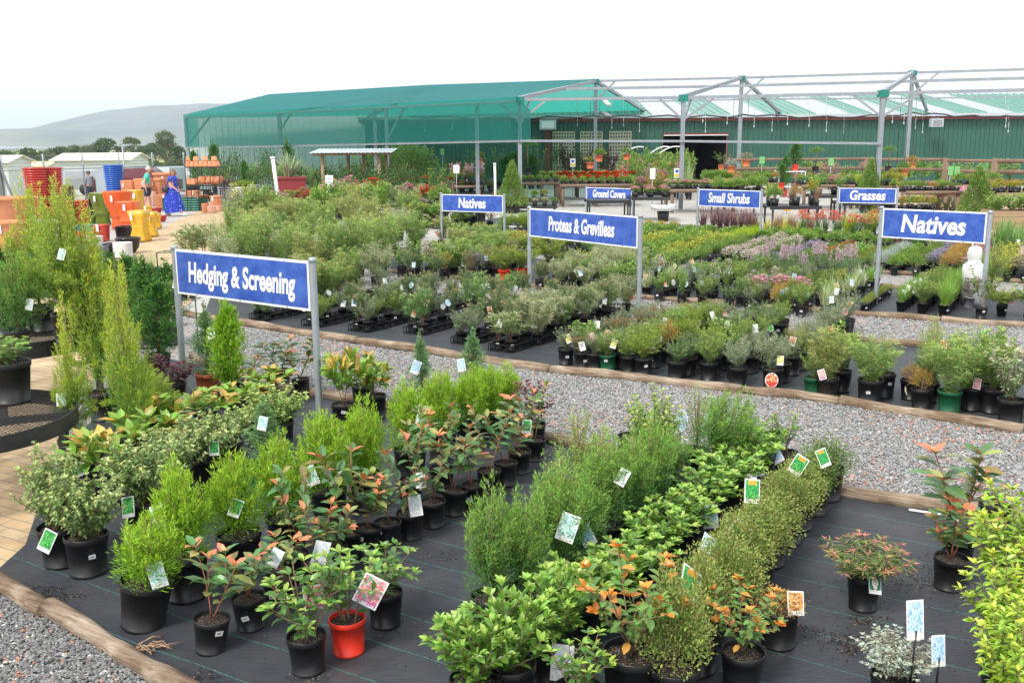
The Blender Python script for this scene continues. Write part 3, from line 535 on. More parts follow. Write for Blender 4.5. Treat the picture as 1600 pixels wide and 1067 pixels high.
# ================================================================ ground
def bumpnode(m,h,strength=.5,dist=.01):
    n=m.node_tree;b=n.nodes['Principled BSDF'];bn=n.nodes.new('ShaderNodeBump');bn.inputs['Strength'].default_value=strength;bn.inputs['Distance'].default_value=dist
    n.links.new(h,bn.inputs['Height']);n.links.new(bn.outputs[0],b.inputs['Normal'])
def gravelmat():
    m=mat('gravel_ground',(.2,.2,.2),.9);n=m.node_tree;b=n.nodes['Principled BSDF'];tc=n.nodes.new('ShaderNodeTexCoord')
    v=n.nodes.new('ShaderNodeTexVoronoi');v.inputs['Scale'].default_value=42;n.links.new(tc.outputs['Object'],v.inputs[0])
    s=n.nodes.new('ShaderNodeSeparateColor');n.links.new(v.outputs['Color'],s.inputs[0])
    r=n.nodes.new('ShaderNodeValToRGB');e=r.color_ramp.elements;e[0].color=(.13,.13,.13,1);e[1].color=(.50,.50,.49,1);e[1].position=.93;x=e.new(.955);x.color=(.62,.27,.16,1)
    n.links.new(s.outputs[0],r.inputs[0]);n.links.new(r.outputs[0],b.inputs['Base Color'])
    iv=n.nodes.new('ShaderNodeMath');iv.operation='MULTIPLY';iv.inputs[1].default_value=-1;n.links.new(v.outputs['Distance'],iv.inputs[0]);bumpnode(m,iv.outputs[0],1,.02);return m
def matmat():
    m=mat('weed_mat',(.068,.076,.090),.48,(1.3,.3,(.105,.115,.137)),None,0,.4);n=m.node_tree;b=n.nodes['Principled BSDF'];tc=n.nodes.new('ShaderNodeTexCoord')
    mp=n.nodes.new('ShaderNodeMapping');mp.inputs['Rotation'].default_value=(0,0,rad(31));n.links.new(tc.outputs['Object'],mp.inputs[0])
    sx=n.nodes.new('ShaderNodeSeparateXYZ');n.links.new(mp.outputs[0],sx.inputs[0])
    nz=n.nodes.new('ShaderNodeTexNoise');nz.inputs['Scale'].default_value=1.1;n.links.new(mp.outputs[0],nz.inputs[0])
    a=n.nodes.new('ShaderNodeMath');a.operation='MULTIPLY_ADD';a.inputs[1].default_value=.10;n.links.new(nz.outputs[0],a.inputs[0]);n.links.new(sx.outputs[1],a.inputs[2])
    pp=n.nodes.new('ShaderNodeMath');pp.operation='PINGPONG';pp.inputs[1].default_value=.15;n.links.new(a.outputs[0],pp.inputs[0])
    lt=n.nodes.new('ShaderNodeMath');lt.operation='LESS_THAN';lt.inputs[1].default_value=.0026;n.links.new(pp.outputs[0],lt.inputs[0])
    # dashed stitches
    wv=n.nodes.new('ShaderNodeTexNoise');wv.inputs['Scale'].default_value=60;n.links.new(mp.outputs[0],wv.inputs[0])
    gt=n.nodes.new('ShaderNodeMath');gt.operation='GREATER_THAN';gt.inputs[1].default_value=.42;n.links.new(wv.outputs[0],gt.inputs[0])
    mu=n.nodes.new('ShaderNodeMath');mu.operation='MULTIPLY';n.links.new(lt.outputs[0],mu.inputs[0]);n.links.new(gt.outputs[0],mu.inputs[1])
    # spilt dirt specks
    v=n.nodes.new('ShaderNodeTexNoise');v.inputs['Scale'].default_value=75;v.inputs['Detail'].default_value=3;n.links.new(tc.outputs['Object'],v.inputs[0])
    bg_=n.nodes.new('ShaderNodeTexNoise');bg_.inputs['Scale'].default_value=1.7;n.links.new(tc.outputs['Object'],bg_.inputs[0])
    ad=n.nodes.new('ShaderNodeMath');ad.operation='MULTIPLY_ADD';ad.inputs[1].default_value=.35;n.links.new(bg_.outputs[0],ad.inputs[0]);n.links.new(v.outputs[0],ad.inputs[2])
    g2=n.nodes.new('ShaderNodeMath');g2.operation='GREATER_THAN';g2.inputs[1].default_value=.90;n.links.new(ad.outputs[0],g2.inputs[0])
    old=b.inputs['Base Color'].links[0].from_socket
    mp2=n.nodes.new('ShaderNodeMapping');mp2.inputs['Rotation'].default_value=(0,0,rad(31));mp2.inputs['Scale'].default_value=(9,150,1);n.links.new(tc.outputs['Object'],mp2.inputs[0])
    th=n.nodes.new('ShaderNodeTexNoise');th.inputs['Scale'].default_value=1;th.inputs['Detail'].default_value=3;n.links.new(mp2.outputs[0],th.inputs[0])
    thr=n.nodes.new('ShaderNodeMapRange');thr.inputs[1].default_value=.3;thr.inputs[2].default_value=.7;thr.inputs[3].default_value=.62;thr.inputs[4].default_value=1.35;n.links.new(th.outputs[0],thr.inputs[0])
    tm=n.nodes.new('ShaderNodeMixRGB');tm.blend_type='MULTIPLY';tm.inputs[0].default_value=1;n.links.new(old,tm.inputs[1]);n.links.new(thr.outputs[0],tm.inputs[2])
    du=n.nodes.new('ShaderNodeTexNoise');du.inputs['Scale'].default_value=2.3;du.inputs['Detail'].default_value=9;du.inputs['Roughness'].default_value=.7;n.links.new(tc.outputs['Object'],du.inputs[0])
    dr=n.nodes.new('ShaderNodeMapRange');dr.inputs[1].default_value=.5;dr.inputs[2].default_value=.72;dr.inputs[4].default_value=.55;n.links.new(du.outputs[0],dr.inputs[0])
    dm=n.nodes.new('ShaderNodeMixRGB');n.links.new(dr.outputs[0],dm.inputs[0]);n.links.new(tm.outputs[0],dm.inputs[1]);dm.inputs[2].default_value=(.17,.16,.15,1);old=dm.outputs[0]
    m1=n.nodes.new('ShaderNodeMixRGB');n.links.new(g2.outputs[0],m1.inputs[0]);n.links.new(old,m1.inputs[1]);m1.inputs[2].default_value=(.03,.018,.012,1)
    m2=n.nodes.new('ShaderNodeMixRGB');n.links.new(mu.outputs[0],m2.inputs[0]);n.links.new(m1.outputs[0],m2.inputs[1]);m2.inputs[2].default_value=(.10,.42,.34,1)
    n.links.new(m2.outputs[0],b.inputs['Base Color'])
    ww=n.nodes.new('ShaderNodeTexWave');ww.inputs['Scale'].default_value=70;ww.inputs['Distortion'].default_value=3;ww.bands_direction='Y';n.links.new(mp.outputs[0],ww.inputs[0])
    lo=n.nodes.new('ShaderNodeTexNoise');lo.inputs['Scale'].default_value=2.6;lo.inputs['Detail'].default_value=1;n.links.new(mp.outputs[0],lo.inputs[0])
    am=n.nodes.new('ShaderNodeMath');am.operation='MULTIPLY_ADD';am.inputs[1].default_value=30;n.links.new(lo.outputs[0],am.inputs[0]);n.links.new(ww.outputs[0],am.inputs[2])
    bumpnode(m,am.outputs[0],.9,.010);return m
def brickmat(name,c1,c2,mo,rot=0,sc_=1.0):
    m=mat(name,c1,.85);n=m.node_tree;b=n.nodes['Principled BSDF'];tc=n.nodes.new('ShaderNodeTexCoord');mp=n.nodes.new('ShaderNodeMapping');mp.inputs['Rotation'].default_value=(0,0,rot)
    n.links.new(tc.outputs['Object'],mp.inputs[0]);k=n.nodes.new('ShaderNodeTexBrick');n.links.new(mp.outputs[0],k.inputs[0]);k.inputs['Scale'].default_value=sc_
    k.inputs['Color1'].default_value=(*c1,1);k.inputs['Color2'].default_value=(*c2,1);k.inputs['Mortar'].default_value=(*mo,1);k.inputs['Mortar Size'].default_value=.006;k.inputs['Brick Width'].default_value=.23;k.inputs['Row Height'].default_value=.115
    nz=n.nodes.new('ShaderNodeTexNoise');nz.inputs['Scale'].default_value=3.1;nz.inputs['Detail'].default_value=6;n.links.new(tc.outputs['Object'],nz.inputs[0])
    mm=n.nodes.new('ShaderNodeMixRGB');mm.blend_type='MULTIPLY';mm.inputs[0].default_value=.75;n.links.new(k.outputs[0],mm.inputs[1]);n.links.new(nz.outputs[0],mm.inputs[2]);
    g_=n.nodes.new('ShaderNodeMixRGB');g_.blend_type='MULTIPLY';g_.inputs[0].default_value=1;n.links.new(mm.outputs[0],g_.inputs[1]);g_.inputs[2].default_value=(1.25,1.25,1.25,1)
    n.links.new(g_.outputs[0],b.inputs['Base Color']);bumpnode(m,k.outputs['Fac'],-.4,.004);return m
MAT['gravelg']=gravelmat();MAT['weed']=matmat();MAT['brick']=brickmat('brick_paving',(.60,.41,.22),(.68,.50,.30),(.34,.28,.2),.5)
MAT['grass']=mat('field_grass',(.20,.26,.07),.95,(.25,.25,(.34,.33,.13)))
def hgt(x,y):
    # land falls away beyond the yard fence on the left
    d=max(0,min(1,(y+ .55*(-x) -62)/110)) if x<-12 else 0
    d2=max(0,min(1,(-x-12)/20)); far=max(0,min(1,(y-80)/200))
    return -.04-4.5*max(d*d2,far)
mb=MB();xs=[-4500,-2500,-1200,-600,-300,-160,-100,-70,-50,-40,-32,-26,-20,-16,-12,0,12,26,40,70,120,300,800,2500,4500];ys=[-60,-20,0,20,35,45,52,58,64,72,80,90,105,125,150,180,220,280,400,700,1300,2500,5200]
for j in ys:
    for i in xs: mb.v.append((i,j,hgt(i,j)))
mb.n=len(mb.v);nx=len(xs)
for j in range(len(ys)-1):
    for i in range(nx-1): mb.f.append((j*nx+i,j*nx+i+1,(j+1)*nx+i+1,(j+1)*nx+i));mb.m.append(0);mb.sm.append(True)
mb.c=[(1,1,1)]*mb.n
struct(mb.build('ground','grass'))
def sheet(name,poly,z,m,sub=False):
    b=MB();b.add([(p[0],p[1],z) for p in poly],[tuple(range(len(poly)))],0);o=b.build(name,m);return struct(o)
def uv(u,v,z=0): return (UD*u+VD*v)+Vector((0,0,z))    # grid of the yard
def touv(p): return (p.x*UD.x+p.y*UD.y, p.x*VD.x+p.y*VD.y)
sheet('concrete_yard',[(-22,-6),(40,-6),(46,61.7),(-9,61.7),(-22,67)],-.024,'concrete')
# brick path sweeping round the left of the beds
out=[g(x,y) for x,y in((-500,1300),(-420,900),(-300,600),(-120,470),(150,408),(205,392),(235,372),(262,350),(300,334),(345,318),(420,312))]
inn=[g(x,y) for x,y in((470,330),(400,345),(372,370),(350,400),(300,470),(215,520),(120,620),(70,760),(40,850),(-10,905),(-120,1010),(-200,1300))]
sheet('brick_path',out+inn,-.016,'brick')
sheet('brick_terrace',[g(1430,300),g(1700,318),g(1900,420),g(1560,385),g(1330,345)],-.0155,'brick')
# beds
logA=[(-260,750),(-90,855),(0,912),(60,950),(160,1000),(230,1040),(290,1070),(360,1110)]
A=[g(*p) for p in logA];B=[g(*p) for p in((330,573),(367,586),(404,597),(860,690),(1300,770),(1580,808),(1700,822))]
# gravel under everything from the front log outwards, and the two aisles
sheet('gravel_front',[A[2]+Vector((-.5,.3,0)),*A[3:],Vector((-1.2,3.6,0)),Vector((0,3,0)),Vector((0,0,0)),Vector((-6,0,0)),Vector((-6,4,0)),g(-30,930)],-.010,'gravelg')
sheet('mat_hedging',[g(-10,895),*A[2:],Vector((-.9,3.6,0)),Vector((3,2,0)),Vector((6,3.6,0)),B[6]]+B[5:0:-1]+[g(330,573),g(262,560),g(215,590),g(120,680),g(70,760),g(40,850)],0,'weed')
C1=[g(x,y) for x,y in((380,508),(480,526),(620,548),(860,581),(1160,612),(1313,630),(1600,676),(1850,722))]
sheet('gravel_aisle',[g(190,600),g(215,530),g(290,486)]+C1[:]+[g(1900,880)]+B[::-1]+[g(262,600)],-.008,'gravelg')
C2=[g(x,y) for x,y in((560,418),(712,436),(810,446),(1010,466),(1160,478),(1320,490),(1600,511),(1900,535))]
C3=[g(x,y) for x,y in((520,448),(1075,507),(1485,545),(1900,590))]
sheet('mat_proteas',[g(330,462),g(318,492)]+C1+C3[::-1]+[g(345,440)],-.004,'weed')
sheet('gravel_aisle_middle',[g(345,432)]+C2+[g(2000,600)]+C3[::-1],-.008,'gravelg')
D2=[g(x,y) for x,y in((700,378),(1000,400),(1352,424),(1432,429),(1600,441),(1850,460))];D1=[g(x,y) for x,y in((600,384),(1000,417),(1380,447),(1552,462),(1850,487))]
sheet('mat_natives',[g(352,412)]+C2+D1[::-1]+[g(372,372)],-.004,'weed')
sheet('gravel_aisle_far',[g(640,378)]+D2+D1[::-1],-.008,'gravelg')
E1=[g(x,y) for x,y in((700,350),(1000,366),(1270,380),(1452,391),(1534,396),(1800,414))]
sheet('mat_small_shrubs',D2+E1[::-1],-.004,'weed')
sheet('mat_grasses',[p+VD*.7 for p in E1]+[p+VD*3.6 for p in E1[::-1]],-.004,'weed')
# loose stones
rg=RG
def stones(name,pts,size,seed,dk=1,cl=.05):
    pts=np.array(pts);n=len(pts);rgn=np.random.default_rng(seed)
    base=np.array([[1,0,0],[.3,.9,0],[-.8,.6,0],[-.9,-.5,0],[.1,-1,0],[.1,.1,.75],[-.2,-.1,-.6]]);tri=[(0,1,5),(1,2,5),(2,3,5),(3,4,5),(4,0,5),(1,0,6),(2,1,6),(3,2,6),(4,3,6),(0,4,6)]
    a=rgn.uniform(0,6.28,n);ca,sa=np.cos(a),np.sin(a);s=size*rgn.uniform(.55,1.35,n)
    V=base[None]*(s[:,None,None]*np.array([.5,.36,.42]))*rgn.uniform(.8,1.2,(n,7,3))
    tx=rgn.normal(0,.35,n);Z=V[:,:,2]+V[:,:,0]*tx[:,None]
    X=V[:,:,0]*ca[:,None]-V[:,:,1]*sa[:,None];Y=V[:,:,0]*sa[:,None]+V[:,:,1]*ca[:,None]
    V=np.stack([X,Y,Z],2)+pts[:,None,:]
    gq=dk*rgn.uniform(.15,.42,n);C=np.stack([gq,gq,gq*.985],1);m=rgn.random(n)<(.012+cl*(np.sin(pts[:,0]*2.1)*np.sin(pts[:,1]*1.7)>.3));C[m]=np.array([.66,.24,.12])*rgn.uniform(.7,1.15,(m.sum(),1));m=rgn.random(n)<.02;C[m]=(.6,.56,.48)
    idx=np.arange(n)[:,None];F=[np.concatenate([idx*7+np.array([t]) for t in tri])]
    b=MB();b.addnp(V.reshape(-1,3),F,0,np.repeat(C,7,axis=0));o=b.build(name,['tint']);return struct(o,'stuff')
def inpoly(p,poly):
    c=False;j=len(poly)-1
    for i in range(len(poly)):
        a,b=poly[i],poly[j]
        if (a[1]>p[1])!=(b[1]>p[1]) and p[0]<(b[0]-a[0])*(p[1]-a[1])/(b[1]-a[1])+a[0]: c=not c
        j=i
    return c
def scatter(poly,n,z=.0,seed=1):
    r=random.Random(seed);xs_=[p[0] for p in poly];ys_=[p[1] for p in poly];o=[]
    while len(o)<n:
        p=(r.uniform(min(xs_),max(xs_)),r.uniform(min(ys_),max(ys_)))
        if inpoly(p,poly): o.append((p[0],p[1],z+r.uniform(0,.012)))
    return o
stones('gravel_stones',scatter([A[2]]+A[3:]+[Vector((-1.3,3.8,0)),Vector((-2.2,3.2,0)),Vector((-3.6,4.2,0)),Vector((-3.6,5.2,0))],19000,-.004,3),.021,5,.72,.008)
# real stones over the part of the first aisle that shows
aisle=[g(300,545),g(380,512)]+C1[1:7]+[g(1760,730),g(1700,815)]+B[::-1][1:]
stones('gravel_stones',scatter(aisle,80000,-.004,4),.023,6)
ais2=[g(560,424)]+C2[1:7]+[g(1800,560),g(1700,570)]+C3[::-1][1:]
stones('gravel_stones',scatter(ais2,22000,-.004,5),.028,7)
# ================================================================ logs edging the beds
def logpiece(a,b,r,label,seed,m='log'):
    rr=random.Random(seed);d=(b-a);L=d.length;n=max(6,int(L/.12));pts=[];rs=[]
    sd_=Vector((-d.y,d.x,0)).normalized();ph=rr.uniform(0,6)
    for i in range(n+1):
        t=i/n;pts.append(a+d*t+sd_*(.012*math.sin(t*5+ph))+Vector((0,0,r*.45+.006*math.sin(t*7+ph))));rs.append(r*.9*(1+.08*math.sin(t*9+ph)+.05*math.sin(t*31+ph)+rr.uniform(-.06,.06)))
    rs[0]*=.93;rs[-1]*=.93
    bm=MB();bm.tube(pts,rs,12);o=bm.build('edging_log',m);return tag(o,label,'log','logs edging the plant beds')
def chain(pts,r,cuts,labels,seed,m='log'):
    # cuts: parameters along polyline as photo x values already in pts order
    for i in range(len(pts)-1):
        a,b=pts[i],pts[i+1];d=(b-a).normalized()
        logpiece(a+d*.008,b-d*.008,r,labels[i],seed+i,m)
logpiece(g(-330,700),g(-95,862),.058,'weathered log beside brick paving at the far left of the front edge',1)
logpiece(g(-95,862),g(75,958),.058,'grey weathered log at bottom left between gravel and black mat',2)
logpiece(g(75,958),g(420,1155),.058,'split weathered log at bottom edge beside the tilted conifer pot',3)
chain([g(300,560),g(404,600),g(620,640),g(850,688),g(1020,722),g(1240,762)],.053,None,['short log behind left post of Hedging sign','log behind right post of the Hedging sign','log along aisle behind the lime conifers','log by aisle right of the purple leaved shrub','log behind wispy shrubs and lone black pot'],10)
logpiece(g(1255,765),g(1590,812),.062,'pale brown log behind the red tipped photinia at right',16)
logpiece(g(1600,812),g(1800,840),.07,'log behind the yellow nandina at the right edge',17)
chain([g(200,478),g(374,507),g(560,536),g(860,581),g(1160,613),g(1312,631),g(1600,677),g(1800,712)],.062,None,['log under left end of the Hedging and Screening sign','log in front of the black trays beside sign post','long log in front of black plant trays','log in front of pots with a single green pot','log in front of pot with round red tag','log with dark knots in front of right hand natives','log at right edge of the long gravel aisle'],20)
chain([g(600,424),g(712,436),g(860,452),g(1010,467),g(1160,479),g(1320,491),g(1470,502),g(1620,513),g(1850,531)],.055,None,['distant log behind feathery grevilleas','distant log beyond the brown proteas','distant log left of right post of Proteas sign','log right of Proteas sign post','log below yellow tagged dark shrub','log below the row of small square pots','log below bright green tufts under Natives sign','log at right edge of the middle aisle'],30)
chain([g(1060,506),g(1200,519),g(1350,533),g(1500,547),g(1800,575)],.05,None,['short log behind spreading grevilleas of the middle bed','log behind needle leaved grevilleas','log behind tall olive shrubs','log behind the right edge shrubs'],40)
chain([g(1352,425),g(1440,431),g(1600,442),g(1800,456)],.05,None,['log in front of silver lavender under right Natives sign','log behind white wrapped plant','log by far aisle at right edge'],44)
chain([g(1375,448),g(1552,462),g(1750,478)],.05,None,['near side log of far aisle at Natives sign','near side log of far aisle behind white wrapped plant'],48)
chain([g(1440,389),g(1540,396),g(1750,411)],.05,None,['log in front of the red and green flaxes','log in front of flaxes at right edge'],52)
# ================================================================ signs
def text_mesh(s,size,sx=.78,shear=.12,off=.015):
    cu=bpy.data.curves.new('lettering','FONT');cu.body=s;cu.size=size;cu.align_x='CENTER';cu.align_y='CENTER';cu.extrude=.0015;cu.offset=off*size*2;cu.shear=shear;cu.space_character=1.0
    cu.resolution_u=4
    o=bpy.data.objects.new('t',cu);COL.objects.link(o);dg=bpy.context.evaluated_depsgraph_get();me=bpy.data.meshes.new_from_object(o.evaluated_get(dg));bpy.data.objects.remove(o);bpy.data.curves.remove(cu)
    for v in me.vertices: v.co.x*=sx
    me.materials.clear();me.materials.append(MAT['white']);return me
def sign(txt,pl,pr,boardh,top,label,ts,sx,postz=1.5,shear=.12):
    pl=Vector(pl);pr=Vector(pr);d=(pr-pl);L=d.length;a=math.atan2(d.y,d.x)
    t=thing('bed_sign',label,'sign',((pl+pr)/2),a,'blue signs naming the plant beds')
    for sgn in(-1,1):
        m=MB();x=sgn*L/2;m.lathe([(0,postz),(.024,postz-.002),(.034,postz-.012),(.036,postz-.02),(.036,postz-.045),(.031,postz-.047)],20,0,Matrix.Translation((x,0,0)))
        m.lathe([(.0315,postz-.04),(.0315,0)],20,0,Matrix.Translation((x,0,0)));
        o=m.build('post','galv',t)
    zt=postz-top;zb=zt-boardh;h=L/2-.033
    m=MB();m.box(-h,-.020,zb,h,-.006,zt);o=m.build('frame','signwhite',t)
    m=MB();q=.022;m.box(-h+q,-.0225,zb+q,h-q,-.0202,zt-q);m.build('panel','signblue',t)
    me=text_mesh(txt,ts,sx,shear);o=link('lettering',me,t,(0,-.0245,(zt+zb)/2-.003));o.rotation_euler=(rad(90),0,0)
    for x in(-h+.3,0,h-.3):
        for z in(zt-.011,zb+.011): m=MB();m.lathe([(0,.004),(.006,.003),(.007,0)],8,0,Matrix.Translation((x,-.020,z))@Matrix.Rotation(rad(90),4,'X'));m.build('rivet','blacksteel',t)
def gz(px,py,z=1.5): return g(px,py,z)*1.0-Vector((0,0,z))
# post tops measured in the photograph
sign('Hedging & Screening',gz(272,383),gz(488,402),.44,.035,'large blue Hedging & Screening sign on two steel posts over the front bed',.275,.66)
sign('Proteas & Grevilleas',gz(827,322),gz(1001,335),.44,.03,'blue Proteas & Grevilleas sign standing in the middle bed',.30,.60)
sign('Natives',gz(1378,322),gz(1548,329),.44,.03,'large blue Natives sign at right by the white wrapped plant',.36,.86)
sign('Natives',gz(689,301,1.23),gz(788,303,1.23),.44,.04,'smaller distant blue Natives sign left of the cone topiary',.36,.74,1.23,.05)
sign('Small Shrubs',gz(1091,293,1.31),gz(1191,296,1.31),.44,.04,'blue Small Shrubs sign over the purple fountain grass',.34,.70,1.31)
sign('Ground Covers',gz(916,291,.97),gz(989,293,.97),.44,.04,'blue Ground Covers sign before the black benches',.36,.60,.97,.05)
sign('Grasses',gz(1310,292,1.16),gz(1403,293,1.16),.44,.03,'blue Grasses sign near the right hand benches',.38,.82,1.16)
# ================================================================ shed
def ribbed(a,b,z0,z1,pitch,depth,mb,mi=0,flip=1):
    d=(b-a);L=d.length;d.normalize();nn=Vector((d.y,-d.x,0))*flip;n=int(L/pitch);xs_=[]
    for i in range(n+1):
        x=i*pitch; xs_+=[(x,0),(x+pitch*.74,0),(x+pitch*.80,depth),(x+pitch*.94,depth)]
    xs_=[q for q in xs_ if q[0]<=L]+[(L,0)]
    vs=[]
    for x,y in xs_:
        p=a+d*x+nn*y;vs+=[Vector((p.x,p.y,z0)),Vector((p.x,p.y,z1))]
    mb.add(vs,[(2*i,2*i+2,2*i+3,2*i+1) for i in range(len(xs_)-1)],mi)
MAT['wallg']=mat('green_steel_wall',(.026,.10,.072),.5,(.6,.3,(.034,.125,.09)))
MAT['wallgrey']=mat('pale_steel_wall',(.34,.41,.40),.5,(.5,.3,(.4,.47,.46)))
MAT['roofg']=mat('green_steel_roof',(.11,.27,.21),.45,(.4,.3,(.15,.32,.26)));MAT['roofw']=mat('translucent_roof_sheet',(.40,.44,.45),.5,(.6,.3,(.48,.52,.54)))
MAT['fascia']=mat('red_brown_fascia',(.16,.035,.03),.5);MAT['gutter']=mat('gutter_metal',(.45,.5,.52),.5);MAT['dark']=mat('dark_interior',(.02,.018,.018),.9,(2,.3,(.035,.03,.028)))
YW=62.;EV=4.1
shed=thing('nursery_shed','long green corrugated steel shed behind the whole nursery','shed',(10,YW,0))
def inv(v): return Vector(v)-Vector((10,YW,0))
doorx=(at(1036,240,YW).x,at(1135,240,YW).x);dz=at(1080,211,YW).z
m=MB();ribbed(inv((-9,YW,0)),inv((doorx[0],YW,0)),-.03,EV,.28,.035,m);ribbed(inv((doorx[1],YW,0)),inv((46,YW,0)),-.03,EV,.28,.035,m);ribbed(inv((doorx[0],YW,0)),inv((doorx[1],YW,0)),dz,EV,.28,.035,m);m.build('wall','wallg',shed)
m=MB();ribbed(inv((-21.3,67.4,0)),inv((-9.02,62.02,0)),-.03,4.35,.5,.04,m);m.build('pale_wall','wallgrey',shed)
m=MB();p=inv((0,YW+.02,0));x0,x1=doorx[0]-10,doorx[1]-10
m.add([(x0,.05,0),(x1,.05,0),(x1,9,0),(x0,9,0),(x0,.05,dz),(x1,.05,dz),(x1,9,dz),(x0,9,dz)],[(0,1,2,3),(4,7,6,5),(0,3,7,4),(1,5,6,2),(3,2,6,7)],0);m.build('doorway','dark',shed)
m=MB();m.box(x0-.06,-.08,0,x0,.0,dz);m.box(x1,-.08,0,x1+.06,0,dz);m.box(x0-.06,-.09,dz,x1+.06,-.003,dz+.12);m.build('door_frame','fascia',shed)
m=MB();m.box(x0,-.3,dz-.05,x1,-.12,dz-.0);m.build('door_rail','white',shed)
# roof with rooflights
m=MB();mw=MB();RX0=-9.3;RXR=46
# white bands: measured along the eave and ridge
bands=[(1018,1080,0),(1140,1195,0),(1272,1325,0),(1360,1405,0),(1450,1490,0),(1540,1580,0)]
def roofstrip(xa,xb,mbb,mi=0):
    d=.5;x=xa
    while x<xb-1e-3:
        xe=min(x+d,xb);vs=[]
        for (xx,dz_) in((x,0),(x+(xe-x)*.86,0),(x+(xe-x)*.9,.06),(xe,.06)): vs+=[(xx-10,-.35,EV+.02+dz_),(xx-10+.0,10,EV+1.62+dz_)]
        mbb.add(vs,[(2*i,2*i+2,2*i+3,2*i+1) for i in range(3)],mi);x=xe
cur=RX0
for a_,b_,_ in bands:
    xa=at(a_,183,YW).x;xb=at(b_,183,YW).x;roofstrip(cur,xa,m);roofstrip(xa,xb,mw);cur=xb
roofstrip(cur,RXR,m);m.build('roof','roofg',shed);mw.build('rooflight','roofw',shed)
m=MB();m.box(RX0-10,-.46,EV-.14,RXR-10,-.36,EV+.03);m.build('gutter','gutter',shed);m=MB();m.box(RX0-10,-.34,EV-.32,RXR-10,-.04,EV-.145);m.build('fascia','fascia',shed)
for px in(1365,1585):
    p=at(px,157,YW+9)-Vector((10,YW,0));m=MB();m.lathe([(.4,-.6),(.4,-.1),(.75,-.1),(.75,.12),(.3,.4),(0,.42)],16,0,Matrix.Translation(p));m.build('roof_vent','roofg',shed)
# lattice panels: crossed laths
for k,(a_,b_) in enumerate(((863,897),(906,941),(951,986))):
    xa=at(a_,240,YW).x;xb=at(b_,240,YW).x;zt=at(900,206,YW).z;t=thing('lattice_panel','timber lattice panel on shed wall, %s from the left'%ORD[k],'lattice',((xa+xb)/2,YW-.12,0),0,'lattice panels on the shed wall')
    m=MB();w_=(xb-xa)/2;z=.3
    while z<zt: m.box(-w_,-.02,z,w_,0,z+.1);z+=.2
    x=-w_
    while x<w_: m.box(x,-.045,.3,x+.07,-.022,zt);x+=.165
    m.build('laths',simple('lattice_wood',(.42,.40,.30),.8),t)
t=thing('downpipe','dark red downpipe on the green wall left of the lattice','downpipe',(at(856,240,YW-.3).x,YW-.3,0));m=MB();m.box(-.16,-.1,0,.16,.1,EV-.3);m.build('pipe','fascia',t)
t=thing('wall_light','white floodlight box hung at left under shed eave','light',at(856,195,YW-1));m=MB();m.box(-.5,-.2,-.3,.5,.2,.28);m.build('housing','gutter',t);m=MB();m.box(-.38,-.23,-.2,.38,-.203,.18);m.build('lens','white',t)
t=thing('wall_light','grey floodlight box under eave beside the right frame post','light',at(1463,192,YW-1));m=MB();m.box(-.36,-.2,-.25,.36,.2,.25);m.build('housing','gutter',t);m=MB();m.box(-.27,-.23,-.17,.27,-.203,.17);m.build('lens','pgrey',t);m=MB();m.tube([(0,0,.25),(.3,0,.5),(0,0,.4),(-.3,0,.35)],.015,5);m.build('bracket','galv',t)
# ================================================================ shade house frame and cloth
def clothmat():
    m=bpy.data.materials.new('shade_cloth');m.use_nodes=True;n=m.node_tree;b=n.nodes['Principled BSDF'];out=n.nodes['Material Output']
    b.inputs['Base Color'].default_value=(.015,.15,.14,1);b.inputs['Roughness'].default_value=.7
    tr=n.nodes.new('ShaderNodeBsdfTransparent');tl=n.nodes.new('ShaderNodeBsdfTranslucent');tl.inputs[0].default_value=(.01,.45,.36,1)
    x1=n.nodes.new('ShaderNodeMixShader');x1.inputs[0].default_value=.5;n.links.new(b.outputs[0],x1.inputs[1]);n.links.new(tl.outputs[0],x1.inputs[2])
    x2=n.nodes.new('ShaderNodeMixShader');x2.inputs[0].default_value=.36
    n.links.new(x1.outputs[0],x2.inputs[1]);n.links.new(tr.outputs[0],x2.inputs[2]);n.links.new(x2.outputs[0],out.inputs[0]);return m
MAT['cloth']=clothmat()
def roofcloth():
    m=bpy.data.materials.new('shade_cloth_roof');m.use_nodes=True;n=m.node_tree;b=n.nodes['Principled BSDF'];out=n.nodes['Material Output']
    b.inputs['Base Color'].default_value=(.02,.17,.20,1);b.inputs['Roughness'].default_value=.7
    tr=n.nodes.new('ShaderNodeBsdfTransparent');tl=n.nodes.new('ShaderNodeBsdfTranslucent');tl.inputs[0].default_value=(.01,.50,.38,1)
    x1=n.nodes.new('ShaderNodeMixShader');x1.inputs[0].default_value=.45;n.links.new(b.outputs[0],x1.inputs[1]);n.links.new(tl.outputs[0],x1.inputs[2])
    x2=n.nodes.new('ShaderNodeMixShader');x2.inputs[0].default_value=.13
    n.links.new(x1.outputs[0],x2.inputs[1]);n.links.new(tr.outputs[0],x2.inputs[2]);n.links.new(x2.outputs[0],out.inputs[0]);return m
MAT['clothr']=roofcloth()
EH=4.1;RH=5.58
def ev(px,py,z=EH):
    d=ray(px,py);t=(z-CH)/d.z;return Vector((d.x*t,d.y*t,z))
Fr=[ev(290,182),ev(436,175),ev(603,166),ev(812,156),ev(1068,153),ev(1380,146)];dlt=Fr[5]-Fr[4];Fr.append(Fr[5]+dlt*1.05)
Bk=[None,None,Vector((-9,61.5,EH)),ev(1022,184.5),ev(1222,181),ev(1451,182)];Bk.append(Bk[5]+dlt*1.05)
Rd=[None,Vector((-13.8,58,5.24)),Vector((-4.5,54.5,5.5)),ev(931,127,RH),ev(1159,122,RH),ev(1426,114,RH)];Rd.append(Rd[5]+(Rd[5]-Rd[4])*1.05)
